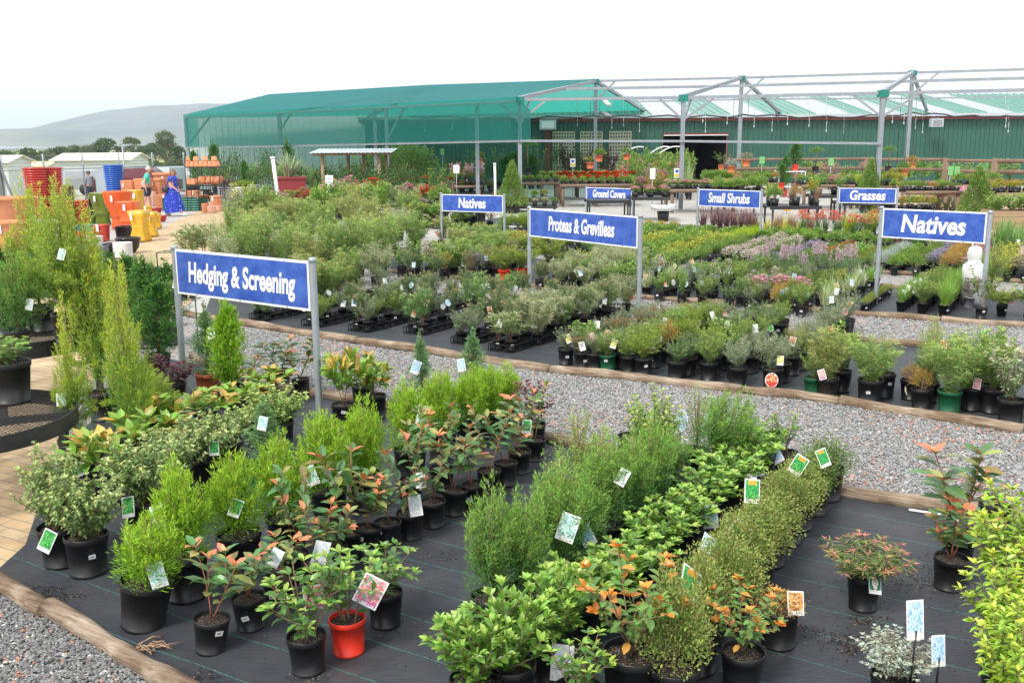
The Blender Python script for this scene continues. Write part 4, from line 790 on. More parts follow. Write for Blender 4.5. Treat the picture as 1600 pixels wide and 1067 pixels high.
for L_ in(Fr,Bk,Rd):
    for q in L_:
        if q is not None: assert q.y>0,q
frame=thing('shade_house','long galvanised frame with gables, partly covered in teal shade cloth','shade house',(0,45,0))
O_=Vector((0,45,0))
def fp(name,a,b,w=.1,m='galvdark'): mm=MB();mm.bar(Vector(a)-O_,Vector(b)-O_,w);return mm.build(name,m,frame)
Z=lambda p,z:Vector((p.x,p.y,z))
posts=[Fr[0],Fr[1],Fr[2],Fr[3],Fr[4],Fr[5],Bk[3],Bk[4],Bk[5],Rd[3],Rd[4],Rd[5],ev(740,160)+Vector((.1,.7,0)),ev(578,167)+Vector((.1,.7,0))]
for q in posts: fp('post',Z(q,0),Z(q,q.z-.02),.15 if q.y<50 else .17)
for i in(3,4,5):
    fp('rafter',Fr[i]+Vector((0,0,.05)),Rd[i],.15);fp('rafter',Rd[i],Bk[i]+Vector((0,0,.05)),.15)
    mid=(Fr[i]+Rd[i])/2
    fp('brace',Z(Fr[i],EH-.95),Fr[i]+(Rd[i]-Fr[i])*.12,.08);fp('brace',Z(Bk[i],EH-1.1),Bk[i]+(Rd[i]-Bk[i])*.2,.08)
    j=Fr[i+1]-Fr[i];
    fp('brace',Z(Fr[i],EH-.8),Fr[i]+j*.16-Vector((0,0,.05)),.08);fp('brace',Z(Fr[i],EH-.8),Fr[i]+(Fr[i-1]-Fr[i])*.14-Vector((0,0,.05)),.08)
    j=Rd[i+1]-Rd[i];fp('brace',Z(Rd[i],RH-1.0),Rd[i]+j*.14,.08)
    for q in(Fr[i],Rd[i]):
        mm=MB();mm.box(-.17,-.12,-.13,.17,.12,.10);o=mm.build('cloth_wrap',simple('teal_wrap',(.01,.2,.16),.6),frame,q-O_)
for i in(3,4,5):
    fp('purlin',Fr[i],Fr[i+1],.11);fp('purlin',Rd[i],Rd[i+1],.11);fp('purlin',Bk[i]+Vector((0,0,.0)),Bk[i+1],.09)
    fp('purlin',Fr[i]*.5+Rd[i]*.5,Fr[i+1]*.5+Rd[i+1]*.5,.11);fp('purlin',Bk[i]*.5+Rd[i]*.5,Bk[i+1]*.5+Rd[i+1]*.5,.08)
for i in(0,1,2): fp('purlin',Fr[i]-Vector((0,0,.06)),Fr[i+1]-Vector((0,0,.06)),.1)
fp('brace',Z(Fr[0],EH-1.6),Fr[0]+(Fr[1]-Fr[0])*.3,.08);fp('brace',Z(Fr[1],EH-.9),Fr[1]+(Fr[2]-Fr[1])*.14,.08);fp('brace',Z(Fr[2],EH-1.5),Fr[2]+(Fr[3]-Fr[2])*.16,.08)
for a_,b_ in((Fr[1],Rd[2]),(Fr[2],Rd[2]),(Rd[2],Bk[2])): fp('rafter',a_-Vector((0,0,.1)),b_-Vector((0,0,.12)),.1)
rail=[Z(q,z) for q,z in((Fr[0],2.38),(Fr[1],2.43),(Fr[2],2.50),(Fr[3],2.57),(Fr[4],2.52),(Fr[5],2.39))]
for i in range(5): fp('rail',rail[i]+Vector((0,-.12,0)),rail[i+1]+Vector((0,-.12,0)),.085,'galvdark')
# droppers of sprinklers
k=0
for (px,y0,y1) in((707,100+260/4,202),(745,168,200),(771,170,204),(796,168,200),(902,140,197),(956,150,202),(974,145,198),(999,150,207),(1098,160,192),(1136,160,195),(1178,165,200),(1230,150,196),(1264,148,199),(1291,150,207),(1318,155,210),(1102,178,208),(1394,160,193),(1412,155,195),(1430,160,202),(1441,165,209),(1571,150,200),(1575,165,208),(664,165,205),(1206,180,206),(1318,170,210)):
    Yd=random.Random(px).uniform(42,58) if px<1100 else 48
    a_=at(px,y0,Yd);b_=at(px,y1,Yd);mm=MB();mm.tube([a_-O_,b_-O_-Vector((0,0,-.5))],.008,4);mm.tube([b_-O_+Vector((0,0,.5)),b_-O_],.012,6);mm.tube([b_-O_+Vector((0,0,.12)),b_-O_+Vector((0,0,.0))],.03,6);mm.build('sprinkler_dropper','gutter',frame)
def cable(a,b,sag,n=12,name='cable'):
    mm=MB();pts=[a+(b-a)*(i/n)-Vector((0,0,sag*math.sin(math.pi*i/n)+.06*math.sin(i*1.9))) -O_ for i in range(n+1)];mm.tube(pts,.035,5);mm.build(name,'blacksteel',frame)
cable(at(640,182,50),at(930,182,50),.1);cable(at(930,182,50),at(1159,182,50),.0);cable(at(1159,179,50),at(1426,178,50),.15);cable(at(1426,176,50),at(1620,182,50),.1)
# cloth
def clothmesh(name,polys,m,sub=3):
    mm=MB()
    for p in polys:
        if len(p)==4:
            a,b,c,d=p;n=8;vs=[]
            for j in range(n+1):
                for i in range(n+1):
                    u,v=i/n,j/n;q=(a*(1-u)+b*u)*(1-v)+(d*(1-u)+c*u)*v
                    vs.append(q-O_-Vector((0,0,.09*math.sin(math.pi*u)*math.sin(math.pi*v))))
            mm.add(vs,[(j*(n+1)+i,j*(n+1)+i+1,(j+1)*(n+1)+i+1,(j+1)*(n+1)+i) for j in range(n) for i in range(n)],0,smooth=True)
        else: mm.add([q-O_ for q in p],[tuple(range(len(p)))],0)
    return mm.build(name,m,frame)
up=Vector((0,0,.10))
clothmesh('roof_cloth',[[Fr[i]+up,Fr[i+1]+up,Rd[i+1]+up,Rd[i]+up] for i in(1,2)]+[[Fr[0]+up,Fr[1]+up,Rd[1]+up],[Rd[1]+up,Rd[2]+up,Bk[2]+up],[Rd[2]+up,Rd[3]+up,Bk[3]+up,Bk[2]+up],[Fr[0]+up,Rd[1]+up,Vector((-20.5,66,4.25))],[Rd[1]+up,Bk[2]+up,Vector((-20.5,66,4.25))]],'clothr')
fwd=Vector((-.08,-.17,0));e3=Fr[3]+(Fr[4]-Fr[3])*.08
clothmesh('side_cloth',[[Z(Fr[i],rail[i].z+.05)+fwd,Z(Fr[i+1],rail[i+1].z+.05)+fwd,Fr[i+1]+fwd+up,Fr[i]+fwd+up] for i in(0,1,2)]+[[Z(Fr[3],2.62)+fwd,Z(e3,2.62)+fwd,e3+fwd-Vector((0,0,.4)),Fr[3]+fwd+up],[Z(Fr[0],2.43),Vector((-20.5,66,2.43)),Vector((-20.5,66,4.25)),Fr[0]+up]],'cloth')
# cameras on the ridge post
for (px,py,yaw,lab) in((943,161,.4,'white bullet security camera near top of the frame post'),(939,180,1.0,'dark security camera low on the gable frame post')):
    q=at(px,py,Rd[3].y-.3);t=thing('security_camera',lab,'camera',q,yaw);m=MB();m.tube([(0,0,.12),(.0,-.6,-.12)],.11,10);m.build('housing','signwhite' if px>940 else 'pgrey',t);m=MB();m.tube([(0,0,.1),(-.25,.2,.15)],.03,6);m.build('bracket','galv',t)
# ================================================================ front bed, plant by plant (photo base point, top row, spread)
G1='lime conifers in the front bed'
for i,(x,b,t_,w_,pw,lab,kw) in enumerate([
 (213,990,805,112,.27,'large tilted pot of lime conifer by the front log, white tag at right',dict(tilt=(.02,.16),tagc='teal',tags=1.3,tagside=.9,tagz=.27)),
 (283,945,738,100,.26,'lime conifer in big pot behind the tilted one, square white tag at left',dict(tagc='teal',tags=1.4,tagside=-.9,tagz=.42)),
 (372,905,718,95,.26,'lime conifer with loose skirt behind the red leaved young photinia',dict(tagc='green',tagside=.1,tagz=.4)),
 (447,870,690,98,.25,'lime conifer in line with the foot of the right sign post',{}),
 (512,825,655,92,.25,'lime conifer right of the Hedging sign post with teal card beside',dict(tagc='teal',tags=1.3,tagside=-.5,tagz=.3)),
 (570,800,632,76,.25,'lime conifer with bare brown stem showing, right of Hedging sign',dict(stick=True)),
 (640,755,608,82,.25,'lime conifer behind the open pot rim with card at right',dict(tagc='teal',tags=1.4,tagside=.8,tagz=.45)),
 (690,722,588,66,.24,'lime conifer fourth from the aisle end of its row',{}),
 (733,705,585,66,.24,'lime conifer third from the aisle end of its row',{}),
 (765,690,578,58,.24,'lime conifer second from the aisle end of its row',{}),
 (790,680,575,52,.24,'last lime conifer of its row, nearest the gravel aisle',{})]):
    P('lime',x,b,t_-4,w_*.80,lab,pw,group=G1,**kw)
P('blue',412,775,640,75,'grey green conifer in green pot left of the right sign post',.25,pot='pgreen',tagc='teal',tagz=.5)
P('blue',662,668,518,50,'tall thin conifer against gravel with tilted white tag',.22,tagc='blue',tagz=.5,tags=1.2,tagside=-.5)
P('blue',738,640,545,62,'short conifer against gravel with dark blue tag',.22,tagc='blue',tagz=.38,tags=1.2,tagside=-.6)
G2='variegated pittosporums'
for (x,b,t_,w_,lab,kw) in [
 (88,890,708,98,'variegated pittosporum at far left edge with green and white tag',dict(tagc='green',tags=1.3,tagside=-.2,tagz=.15)),
 (128,905,742,112,'variegated pittosporum in black pot leaning over the brick edge side',dict(stick=True)),
 (222,845,690,112,'variegated pittosporum with green striped tag behind the second lime conifer',dict(tagc='green',tags=1.3,tagside=-.2,tagz=.2)),
 (270,800,672,92,'variegated pittosporum in the middle of its diagonal row',{}),
 (320,770,652,100,'variegated pittosporum with pale tag on its right side',dict(tagc='green',tagside=.6,tagz=.3)),
 (350,742,640,70,'small variegated pittosporum at the back of its row',{})]: P('pitt',x,b,t_,w_,lab,.25,group=G2,**kw)
P('pitty',432,712,604,88,'big pale yellow green pittosporum just left of the sign post',.27)
P('pitty',400,700,640,60,'small pale yellow green pittosporum left of the larger one',.2)
G3='large leaved shrubs with bronze tips'
for (x,b,t_,w_,lab,kw) in [
 (160,795,672,132,'large leaved bronze tipped shrub nearest the round mesh table',dict(tagc='green',tagz=.25)),(215,745,640,120,'large leaved bronze tipped shrub with broadest orange leaves',{}),
 (262,712,618,116,'large leaved shrub behind the variegated pittosporums at left',{}),(322,690,612,100,'large leaved shrub right of the left sign post foot',{}),
 (372,672,606,84,'small bronze tipped shrub in black pot below Hedging sign',{}),(415,640,590,84,'large leaved shrub below the right end of Hedging sign',{}),
 (536,672,545,72,'green large leaved shrub in labelled pot right of sign post',dict(stick=True)),(584,657,562,60,'large leaved shrub in glossy pot standing on gravel edge',{}),(566,640,552,66,'large leaved shrub behind the pair right of the sign post',{})]: P('bigl',x,b,t_,w_,lab,.225,group=G3,**kw)
G4='red tipped photinias in the front bed'
for (x,b,t_,w_,lab,kw) in [
 (323,1025,848,112,'young photinia with red leaves in leaning pot, white barcode',dict(stick=True,tilt=(.0,.10))),
 (388,988,862,92,'young photinia second from the front log',dict(stick=True)),(432,958,830,88,'young photinia with white tag close behind the camellia',dict(stick=True,tagc='white')),
 (455,915,722,78,'tall young photinia with dark leaves rising above its neighbours',{}),(492,930,785,95,'young photinia with folded white cards at its stem',dict(tagc='white',tags=1.3,tagz=.22)),
 (540,880,705,100,'photinia with long stem reaching above the lime conifer skirt',{}),(520,900,795,82,'low photinia behind the red pot',dict(stick=True)),
 (570,872,748,82,'bronze leaved photinia, barcode label facing right',dict(stick=True)),(604,862,735,80,'photinia in pot with white barcode on the open mat',dict(stick=True)),
 (640,845,665,84,'photinia with a flat white card lying on its pot',dict(tagc='white',tags=1.3,tagz=.2)),(676,827,715,62,'small photinia in front pot with thin white card',dict(tagc='white')),
 (708,808,660,88,'photinia sixth from the aisle end of the red row',{}),(742,798,690,80,'photinia fifth from the aisle end with a white barcode',dict(stick=True)),
 (763,775,632,84,'photinia fourth from the aisle end of the red row',dict(stick=True)),(790,762,650,80,'photinia third from the aisle end of the red row',{}),
 (812,742,622,78,'photinia with pale curled leaves near the aisle end',dict(tagc='green')),(836,722,600,64,'last photinia of the red row beside the purple shrub',{}),
 (640,790,640,76,'photinia in the second line behind the flat white card',{}),(690,770,630,74,'photinia in the second line before the lime conifers',{}),
 (470,620,530,80,'red tipped photinia left of the sign post near the gravel',{}),(385,625,560,70,'red tipped photinia behind terracotta pot under the Hedging sign',{}),(440,605,545,70,'photinia with bright red tips under the Hedging sign',{})]:
    P('phot' ,x,b,t_,w_*1.0,lab,.178,group=G4,**kw)
P('purp',832,705,600,62,'dark purple shrub at the aisle end of the photinia row',.22)
P('purp',268,640,565,76,'dark purple shrub left of the left sign post foot',.25)
t=P('cam',478,1058,872,128,'camellia in black pot nearest the camera, left of red pot',.19,group='camellias around the red pot')
t=P('cam',542,1028,850,125,'camellia in a bright red plastic pot',.185,pot='pred',group='camellias around the red pot')
red=t
P('cam',600,985,850,108,'camellia with one long branch in black pot behind red pot',.19,group='camellias around the red pot')
# the two pink camellia cards, hung on the stems
for own,(x,z,y,rx,ry,s,lab) in ((red,(.10,.285,-.09,-.15,.52,1.5,0)),(red,(-.15,.235,-.02,-.2,-.1,1.2,0))):
    o=link('plant_tag',tagmesh('pink'),own,(x,y,z),0);o.rotation_euler=(rx,ry,0);o.scale=(s*1.25,s,s)
    me=text_mesh('CAMELLIA',.013,.9,0,.01);q=link('lettering',me,o,(0,-.0028,.0085));q.rotation_euler=(rad(90),0,0)
# right hand block
G5='upright green conifers in the front bed'
for (x,b,t_,w_,lab,kw) in [
 (768,1003,768,96,'upright conifer with pale yellow tips nearest the open mat',{}),(818,990,775,90,'upright conifer in labelled pot beside the yellow tipped one',dict(stick=True)),
 (878,955,728,112,'upright conifer with large white diamond tag',dict(tagc='teal',tags=1.5,tagside=.1,tagz=.42)),(905,925,745,96,'upright conifer with small purple and white tag',dict(tagc='blue',tags=1.2,tagside=.5,tagz=.3)),
 (945,880,690,96,'upright conifer in the middle of the conifer block',dict(tagc='white',tagz=.5)),(990,862,690,84,'upright conifer right of the lone black pot',{}),(1022,838,664,84,'upright conifer behind the bright leafy viburnums',{}),
 (1045,795,690,80,'short upright conifer near the far end of the conifer block',dict(tagc='teal'))]: P('leyl',x,b,t_,w_*.85,lab,.22,group=G5,**kw)
P('leyl',1105,768,612,86,'leaning upright conifer at the aisle edge, tips to the right',.22,tilt=(.0,.32),group=G5)
G6='wispy shrubs in the front bed'
for (x,b,t_,w_,lab) in [(905,800,645,84,'wispy shrub by aisle log left of the lone black pot'),(940,830,668,80,'wispy shrub in front of the lone black pot'),(875,860,712,70,'wispy shrub with brownish stems left of the block'),(1090,745,606,56,'thin wispy shrub between two blue clear cards')]: P('wispy',x,b,t_,w_,lab,.2,group=G6)
P('pitty',1022,770,612,78,'yellow green bush standing behind the lone black pot',.2)
P('oliv',988,738,655,14,'lone tall black pot standing against the gravel aisle',.22,poth=.27)
for (x,y) in((1062,712),(1108,712)):
    p=g(x,y);p.z=0;t=thing('plant_label','clear blue and white picture label %s of the thin wispy shrub'%('left' if x<1100 else 'right'),'label',p);m=MB();m.tube([(0,0,0),(0,0,.3)],.004,5);m.build('stake','black',t);o=link('card',tagmesh('blue',True),t,(0,-.006,.2));o.scale=(1.6,1,1.9)
G7='bright leafy viburnums in the front bed'
for (x,b,t_,w_,lab,kw) in [
 (745,1150,962,128,'bright viburnum at bottom edge, left end of the leafy row',{}),(800,1125,925,136,'bright viburnum second in leafy row from bottom left',{}),(858,1080,905,132,'bright viburnum with white flower picture card low down',dict(tagc='white',tags=1.6,tagside=.3,tagz=.1)),
 (905,1018,880,120,'bright viburnum left of the orange leaved shrub',{}),(955,985,862,122,'bright viburnum behind the orange leaved shrub',{}),(1000,950,840,116,'bright viburnum next to the big green and orange tag',{}),
 (1035,905,800,112,'bright viburnum at the centre of the leafy row',{}),(1072,875,780,108,'bright viburnum with a white card on its right',dict(tagc='teal',tags=1.4,tagside=1.0,tagz=.2)),
 (1105,835,742,104,'bright viburnum level with the green and orange hedge cards',{}),(1140,805,705,100,'bright viburnum with silvery tag near its pot',dict(tagc='white')),(1165,780,685,96,'bright viburnum last but one before the gravel aisle',dict(tagc='teal')),(1190,760,672,80,'bright viburnum at the aisle end of the leafy row',{})]: P('vib',x,b,t_,w_*1.05,lab,.23,group=G7,**kw)
P('oliv',1230,750,638,84,'open dark stemmed shrub standing on the aisle edge with pale card',.2,tagc='blue',tagz=.16,tags=1.3)
P('orng',990,1120,868,165,'shrub with bright orange young leaves at bottom centre',.27)
P('cam',905,1165,985,105,'broad leaved green shrub at bottom edge below the orange leaves',.22)
G8='small leaved box shrubs in the front bed'
for (x,b,t_,w_,k,lab,kw) in [
 (1055,1130,905,128,'box','box shrub at bottom edge beside the orange leaved shrub',{}),(1092,1060,872,122,'box','box shrub in front of the small orange leaved plant',{}),(1135,1010,842,122,'box','box shrub under the largest green and orange hedge card',{}),
 (1160,955,808,118,'box','box shrub third from the front of the olive row',{}),(1185,925,785,112,'box','box shrub at the middle of the olive row',dict(stick=True)),(1205,890,768,108,'box','box shrub with green card standing over it',dict(tagc='hedge',tags=1.4,tagside=-.9,tagz=.42)),
 (1232,855,738,100,'box','box shrub four from the aisle end',{}),(1250,832,722,96,'box','box shrub three from the aisle end',dict(tagc='hedge',tags=1.3,tagside=-.6,tagz=.4)),(1272,808,706,92,'boxg','box shrub with striped card, second from aisle end',dict(stick=True,tagc='hedge',tags=1.2,tagside=.2,tagz=.38)),(1297,785,684,88,'boxg','dark green box shrub at the aisle end of its row',{})]: P(k,x,b,t_,w_*.88,lab,.235,group=G8,**kw)
P('orng',1163,1090,915,118,'small orange tipped shrub in black pot at bottom right centre',.2)
P('copp',1222,1018,958,80,'sparse plant in black pot with long orange card',.2,tagc='orange',tags=1.15,tagside=.6,tagz=.2)
for (x,y,z,yaw,ty,s,lab) in((1075,935,.42,.5,'hedge',2.1,'large green and orange hedge card standing on the box shrubs'),(1145,842,.36,-.2,'hedge',1.5,'green and orange hedge card at the middle of the box row'),(1102,865,.33,.3,'teal',1.5,'pale printed card among the bright viburnums')):
    p=g(x,y,z);t=thing('hanging_card',lab,'plant card',(p.x,p.y,0));m=MB();m.tube([(0,0,.1),(0,.01,z+.02)],.002,4);m.build('stake','pgreen',t);o=link('card',tagmesh(ty),t,(0,0,z));o.rotation_euler=(-.5,.7,yaw);o.scale=(s,1,s*.7)
P('grevp',1354,958,850,132,'pink tipped spreading shrub in lone pot with picture card',.175,poth=.19,tagc='protea',tags=1.15,tagside=.12,tagz=.14)
P('photb',1490,926,782,118,'red tipped photinia in front pot on the open mat at right',.19)
P('phot',1503,892,705,140,'taller red tipped photinia standing behind the front one at right',.19)
P('photb',1560,840,770,60,'dark photinia half hidden at right beside the aisle log',.2)
for (x,b,t_,w_,lab) in((1600,1040,778,150,'yellow green nandina at right edge, farthest of the hedge'),(1590,1130,880,150,'yellow green nandina at the right edge in the middle of the hedge'),(1600,1230,960,130,'yellow green nandina at the bottom right corner')): P('nand',x,b,t_,w_,lab,.25,group='nandinas at the right edge')
t=P('silver',1400,1130,1000,118,'silver grey shrub at the bottom right with blue label stakes',.2)
for (x,z,s) in((.02,.52,1.25),(.13,.40,1.0)):
    o=link('plant_tag',tagmesh('blue'),t,(x,-.12,z-.1),0);o.rotation_euler=(-.15,-.05,.1);o.scale=(s*.9,s,s*1.35);m=MB();m.tube([(x,-.118,.2),(x,-.118,z-.06)],.004,5);m.build('tag_stake','black',t)
# ================================================================ conifers and shrubs at the left, round mesh tables
def meshtable(cx,cy,z,r,label,hb=.085):
    c=g(cx,cy,z);c.z=0;t=thing('round_plant_table',label,'plant table',c)
    n=56;m=MB();m.lathe([(r,z-hb),(r+.006,z-hb),(r+.006,z+.03),(r-.004,z+.03),(r-.004,z-hb)],n,smooth=False);m.build('rim','blacksteel',t)
    m=MB();s=.034;k=int(r/s)
    for i in range(-k,k+1):
        for sgn in(1,-1):
            # expanded mesh: two families of diagonal strands
            off=i*s*1.0;ang=rad(28)*sgn;dx,dy=math.cos(ang),math.sin(ang);nx_,ny_=-dy,dx;h=math.sqrt(max(0,r*r-off*off))
            if h>.02: m.bar((nx_*off-dx*h,ny_*off-dy*h,z-.012+.002*sgn),(nx_*off+dx*h,ny_*off+dy*h,z-.012+.002*sgn),.005,.003)
    m.build('mesh_top','blacksteel',t)
    m=MB()
    for a in(.4,.4+math.pi/2): m.bar((-math.cos(a)*r,-math.sin(a)*r,z-.05),(math.cos(a)*r,math.sin(a)*r,z-.05),.04,.05)
    m.build('cross_bearers','blacksteel',t)
    for a in(.4,.4+math.pi/2,.4+math.pi,.4+1.5*math.pi):
        m=MB();m.bar((math.cos(a)*r*.86,math.sin(a)*r*.86,0),(math.cos(a)*r*.86,math.sin(a)*r*.86,z-.075),.055);m.build('leg','blacksteel',t)
    return c
tc1=meshtable(-63,655,.55,.77,'round black mesh topped table at left edge with labelled pot')
tc2=meshtable(5,518,.70,.95,'farther round black table holding tall conifers',.12)
def PT(kind,bx,by,z,topy,wpx,label,potw,**kw):
    p=g(bx,by,z);p=Vector((p.x,p.y+potw*.3,z));m=mpp(p);poth=potw*.92;H=max(.08,zat(bx,topy,p)-z-poth*.88)
    return plant(kind,p,H,wpx*m,label,potw=potw,tilt=(0,0),**kw)
t=PT('leafm',6,640,.55,548,70,'leafy plant in large black labelled pot on nearer round table',.33,kw if False else {}) if False else PT('leafy',8,634,.55,552,78,'leafy plant in large black labelled pot on nearer round table',.33)
# printed label on that pot
R0=.33*.43
def arcpatch(mb,r0,r1,z0,z1,a0,a1,n=10,mi=0,col=(1,1,1)):
    vs=[]
    for i in range(n+1):
        a=a0+(a1-a0)*i/n;vs+=[(r0*math.sin(a),-r0*math.cos(a),z0),(r1*math.sin(a),-r1*math.cos(a),z1)]
    mb.add(vs,[(2*i,2*i+2,2*i+3,2*i+1) for i in range(n)],mi,col,True)
rr=lambda z:.33*(.372+(.465-.372)*(z/.3036-.085)/.775)+.0015
for (z0,z1,a0,a1,c) in((.175,.215,-.55,.25,(.65,.75,.72)),(.10,.105,-.6,.3,(.8,.8,.8)),(.05,.09,-.55,.25,(.42,.44,.45)),(.03,.033,-.55,.25,(.8,.8,.8)),(.15,.21,.65,.82,(.8,.8,.82)),(.215,.235,-.25,-.05,(.6,.4,.1))): m=MB();arcpatch(m,rr(z0),rr(z1),z0,z1,a0,a1,10,0,c);m.hascol=True;m.build('pot_label','tint',t)
me=text_mesh('Orange Jubilee',.034,.72,0,.01)
for v in me.vertices:
    a=v.co.x/R0-.15;z=v.co.y+.135;r=rr(z)+.001+v.co.z;v.co=(r*math.sin(a),-r*math.cos(a),z)
link('pot_lettering',me,t,(0,0,0))
GT='conifers on the farther round table'
PT('leyl',26,552,.70,402,62,'slim green conifer in black pot on the farther table front',.2,group=GT,tagc='white',tagside=1.2)
PT('gold',22,520,.70,372,50,'gold tipped conifer at left of the farther round table',.2,group=GT)
PT('darkc',2,525,.70,390,60,'green conifer cut by the left edge on the farther table',.25,group=GT)
PT('bigc',104,542,.70,306,124,'very large loose conifer with yellow tips on the farther table',.3,group=GT,tagc='teal')
PT('gold',60,520,.70,300,72,'tall gold tipped conifer behind the very large loose one',.26,group=GT)
PT('gold',130,540,.70,352,80,'gold tipped conifer right of the very large loose one',.26,group=GT)
G9='gold tipped conifers left of the Hedging sign'
P('gold',156,660,348,74,'slender orange gold conifer spire left of dark green hedge conifers',.27,group=G9)
P('gold',204,735,425,64,'orange tipped conifer with red brown stem left of the sign',.28,group=G9)
P('gold',116,745,486,56,'yellow conifer nearest the round table, teal ribbon on stem',.28,group=G9,tagc='teal',tagz=.55)
P('bigc',236,700,600,84,'low spreading yellow conifer below the orange tipped one',.25,group=G9)
for (x,b,t_,w_,lab) in((205,520,402,60,'dark green hedge conifer farthest left of the dark group'),(228,545,408,58,'dark green hedge conifer at the front of the dark group'),(262,540,415,62,'dark green hedge conifer touching the left sign post'),(245,590,440,66,'tall conifer in big black pot left of the left sign post'),(178,520,398,55,'dark green hedge conifer behind the orange gold spire')): P('darkc',x,b,t_,w_,lab,.25,group='dark green conifers left of the sign')
P('thry',222,640,548,40,'thin bright lime shrub left of the left sign post',.18)
P('blue',322,622,472,62,'thin grey green conifer with pale teal tag under the sign',.25,pot='pterra',tagc='teal',tagz=.62,tags=1.2)
P('limecol',355,640,478,50,'dense lime column conifer behind the Hedging sign',.23)
# ================================================================ middle bed: black trays at left, then rows
def tray(p,L_,label,n=5):
    t=thing('plant_tray',label,'tray',p,rad(-31),'black trays along the middle bed');m=MB();w_=.17;h=.085
    # long axis runs back from the aisle
    for (x0,y0,x1,y1) in((-w_,0,w_,0),(-w_,L_,w_,L_),(-w_,0,-w_,L_),(w_,0,w_,L_)):
        for z in(.006,h): m.bar((x0,y0,z),(x1,y1,z),.014,.012)
    k=int(L_/.05)
    for i in range(k+1):
        for x in(-w_,w_): m.bar((x,i*L_/k,0),(x,i*L_/k,h),.008)
    for i in range(8):
        x=-w_+i*2*w_/7
        for y in(0,L_): m.bar((x,y,0),(x,y,h),.008)
    for i in range(1,int(L_/.17)): m.bar((-w_,i*.17,.05),(w_,i*.17,.05),.01,.06)
    m.bar((0,0,.05),(0,L_,.05),.01,.06);m.build('crate','black',t)
traycols=[(395,502),(478,512),(552,520),(640,524),(715,540),(775,552),(818,540)]
tk=['fing','need','prot','lead','prot','leuc','spid'];tk2=['fine','prot','grey','prot','grey','prot','spid']
wh=['the tray row under Hedging sign','the tray row right of Hedging sign post','the second tray row right of Hedging sign','the middle tray row','the tray row with white diamond tag','the tray row with pale leucadendron','the last tray row before open mat']
for i,(x,y) in enumerate(traycols):
    p0=g(x,y)+VD*.10
    for j in range(3):
        for sx_ in((-.09,) if j else (-.09,)): pass
        tray(p0+VD*(1.0*j)-UD*.0,.92,'black plastic plant tray, %s from the aisle in %s'%(ORD[j],wh[i]))
    for j in range(9):
        for s in((-1,1) if j%2==0 else (-1,)):
            if R_.random()<.12 and j>0: continue
            q=p0+VD*(.10+.335*j)+UD*(.085*s)+Vector((0,0,.012));kd=R_.choice([tk[i],tk[i],tk2[i],'prot','need','grey'] if j else [tk[i],tk[i],tk2[i]]);kk=KINDS[kd]
            side='left' if s<0 else 'right'
            plant(kd,q,kk['H']*R_.uniform(.85,1.15)*(.8 if kd in('fine','fing') else .9),kk['W']*R_.uniform(.65,.9),'%s, %s side %s in %s'%(kk['look'],side,ORD[j],wh[i]),'small natives standing in the black trays','black',.14,.12,
                  R_.choice(['white','red','blue','white','teal']) if R_.random()<.4 else None,R_.random()<.4,R_.random()<.4)
bed2=[('grey', 882, 572, 9, 0.24, 0.3, 'the first open row right of the trays', 0.19, 'black'), ('grevp', 908, 577, 8, 0.21, 0.28, 'the row left of the green pot', 0.19, 'black'), ('grey', 934, 580, 9, 0.24, 0.28, 'the row with white flower card', 0.19, 'black'), ('need', 958, 582, 9, 0.27, 0.31, 'the row led by the green pot', 0.19, 'pgreen'), ('need', 985, 584, 9, 0.29, 0.34, 'the row with pink oval tag', 0.19, 'black'), ('thry', 1010, 586, 9, 0.29, 0.34, 'the bright lime row by sign post', 0.2, 'black'), ('drk', 1054, 594, 10, 0.24, 0.39, 'the spreading dark green row', 0.2, 'black'), ('need', 1100, 598, 10, 0.27, 0.33, 'the row with yellow oval tag', 0.2, 'black'), ('grey', 1144, 604, 4, 0.24, 0.3, 'the short row beside the open mat', 0.2, 'black'), ('grey', 1207, 608, 11, 0.34, 0.34, 'the long row with round red tag', 0.21, 'black'), ('need', 1272, 622, 5, 0.26, 0.28, 'the second green pot row', 0.2, 'pgreen'), ('fine', 1310, 626, 2, 0.5, 0.5, 'the tall olive row', 0.22, 'black'), ('fing', 1376, 634, 2, 0.46, 0.5, 'the tall row with butterfly card', 0.24, 'black'), ('copp', 1426, 642, 3, 0.2, 0.24, 'the copper leaved row', 0.2, 'black'), ('wispy', 1452, 630, 3, 0.55, 0.3, 'the wispy row with striped card', 0.2, 'black'), ('fing', 1506, 652, 3, 0.5, 0.52, 'the drooping row in green pots', 0.22, 'pgreen'), ('var', 1562, 661, 3, 0.55, 0.42, 'the cream variegated row at right', 0.23, 'black'), ('var', 1640, 668, 4, 0.55, 0.42, 'the variegated row cut by the right edge', 0.23, 'black')]
PALM=['need','grey','drk','thry','wispy','leafy','need','copp']
for (k,x,y,n,H,W,wh_,pw,pt) in bed2:
    first=True
    ROW(k,x,y,n if pt!='pgreen' else 1,wh_,H,W,.33,pw,pt,mixk=(.28,PALM),jit=.045,stickp=.3,tagp=.35,tagset=('white','yellow','pink','blue','green','orange','red'))
    if pt=='pgreen':
        p=g(x,y)+VD*.3;pr=touv(p)
        for i in range(1,n):
            q=g(x,y)+VD*(.3*i)+Vector((R_.gauss(0,.03),0,0));kk=KINDS[k];plant(k,q,H*R_.uniform(.85,1.1),W*R_.uniform(.9,1.1),'%s, %s from the front of %s'%(kk['look'],ORD[i],wh_),'plants in '+wh_,'black',pw,None,R_.choice(['white','yellow','pink']) if R_.random()<.3 else None)
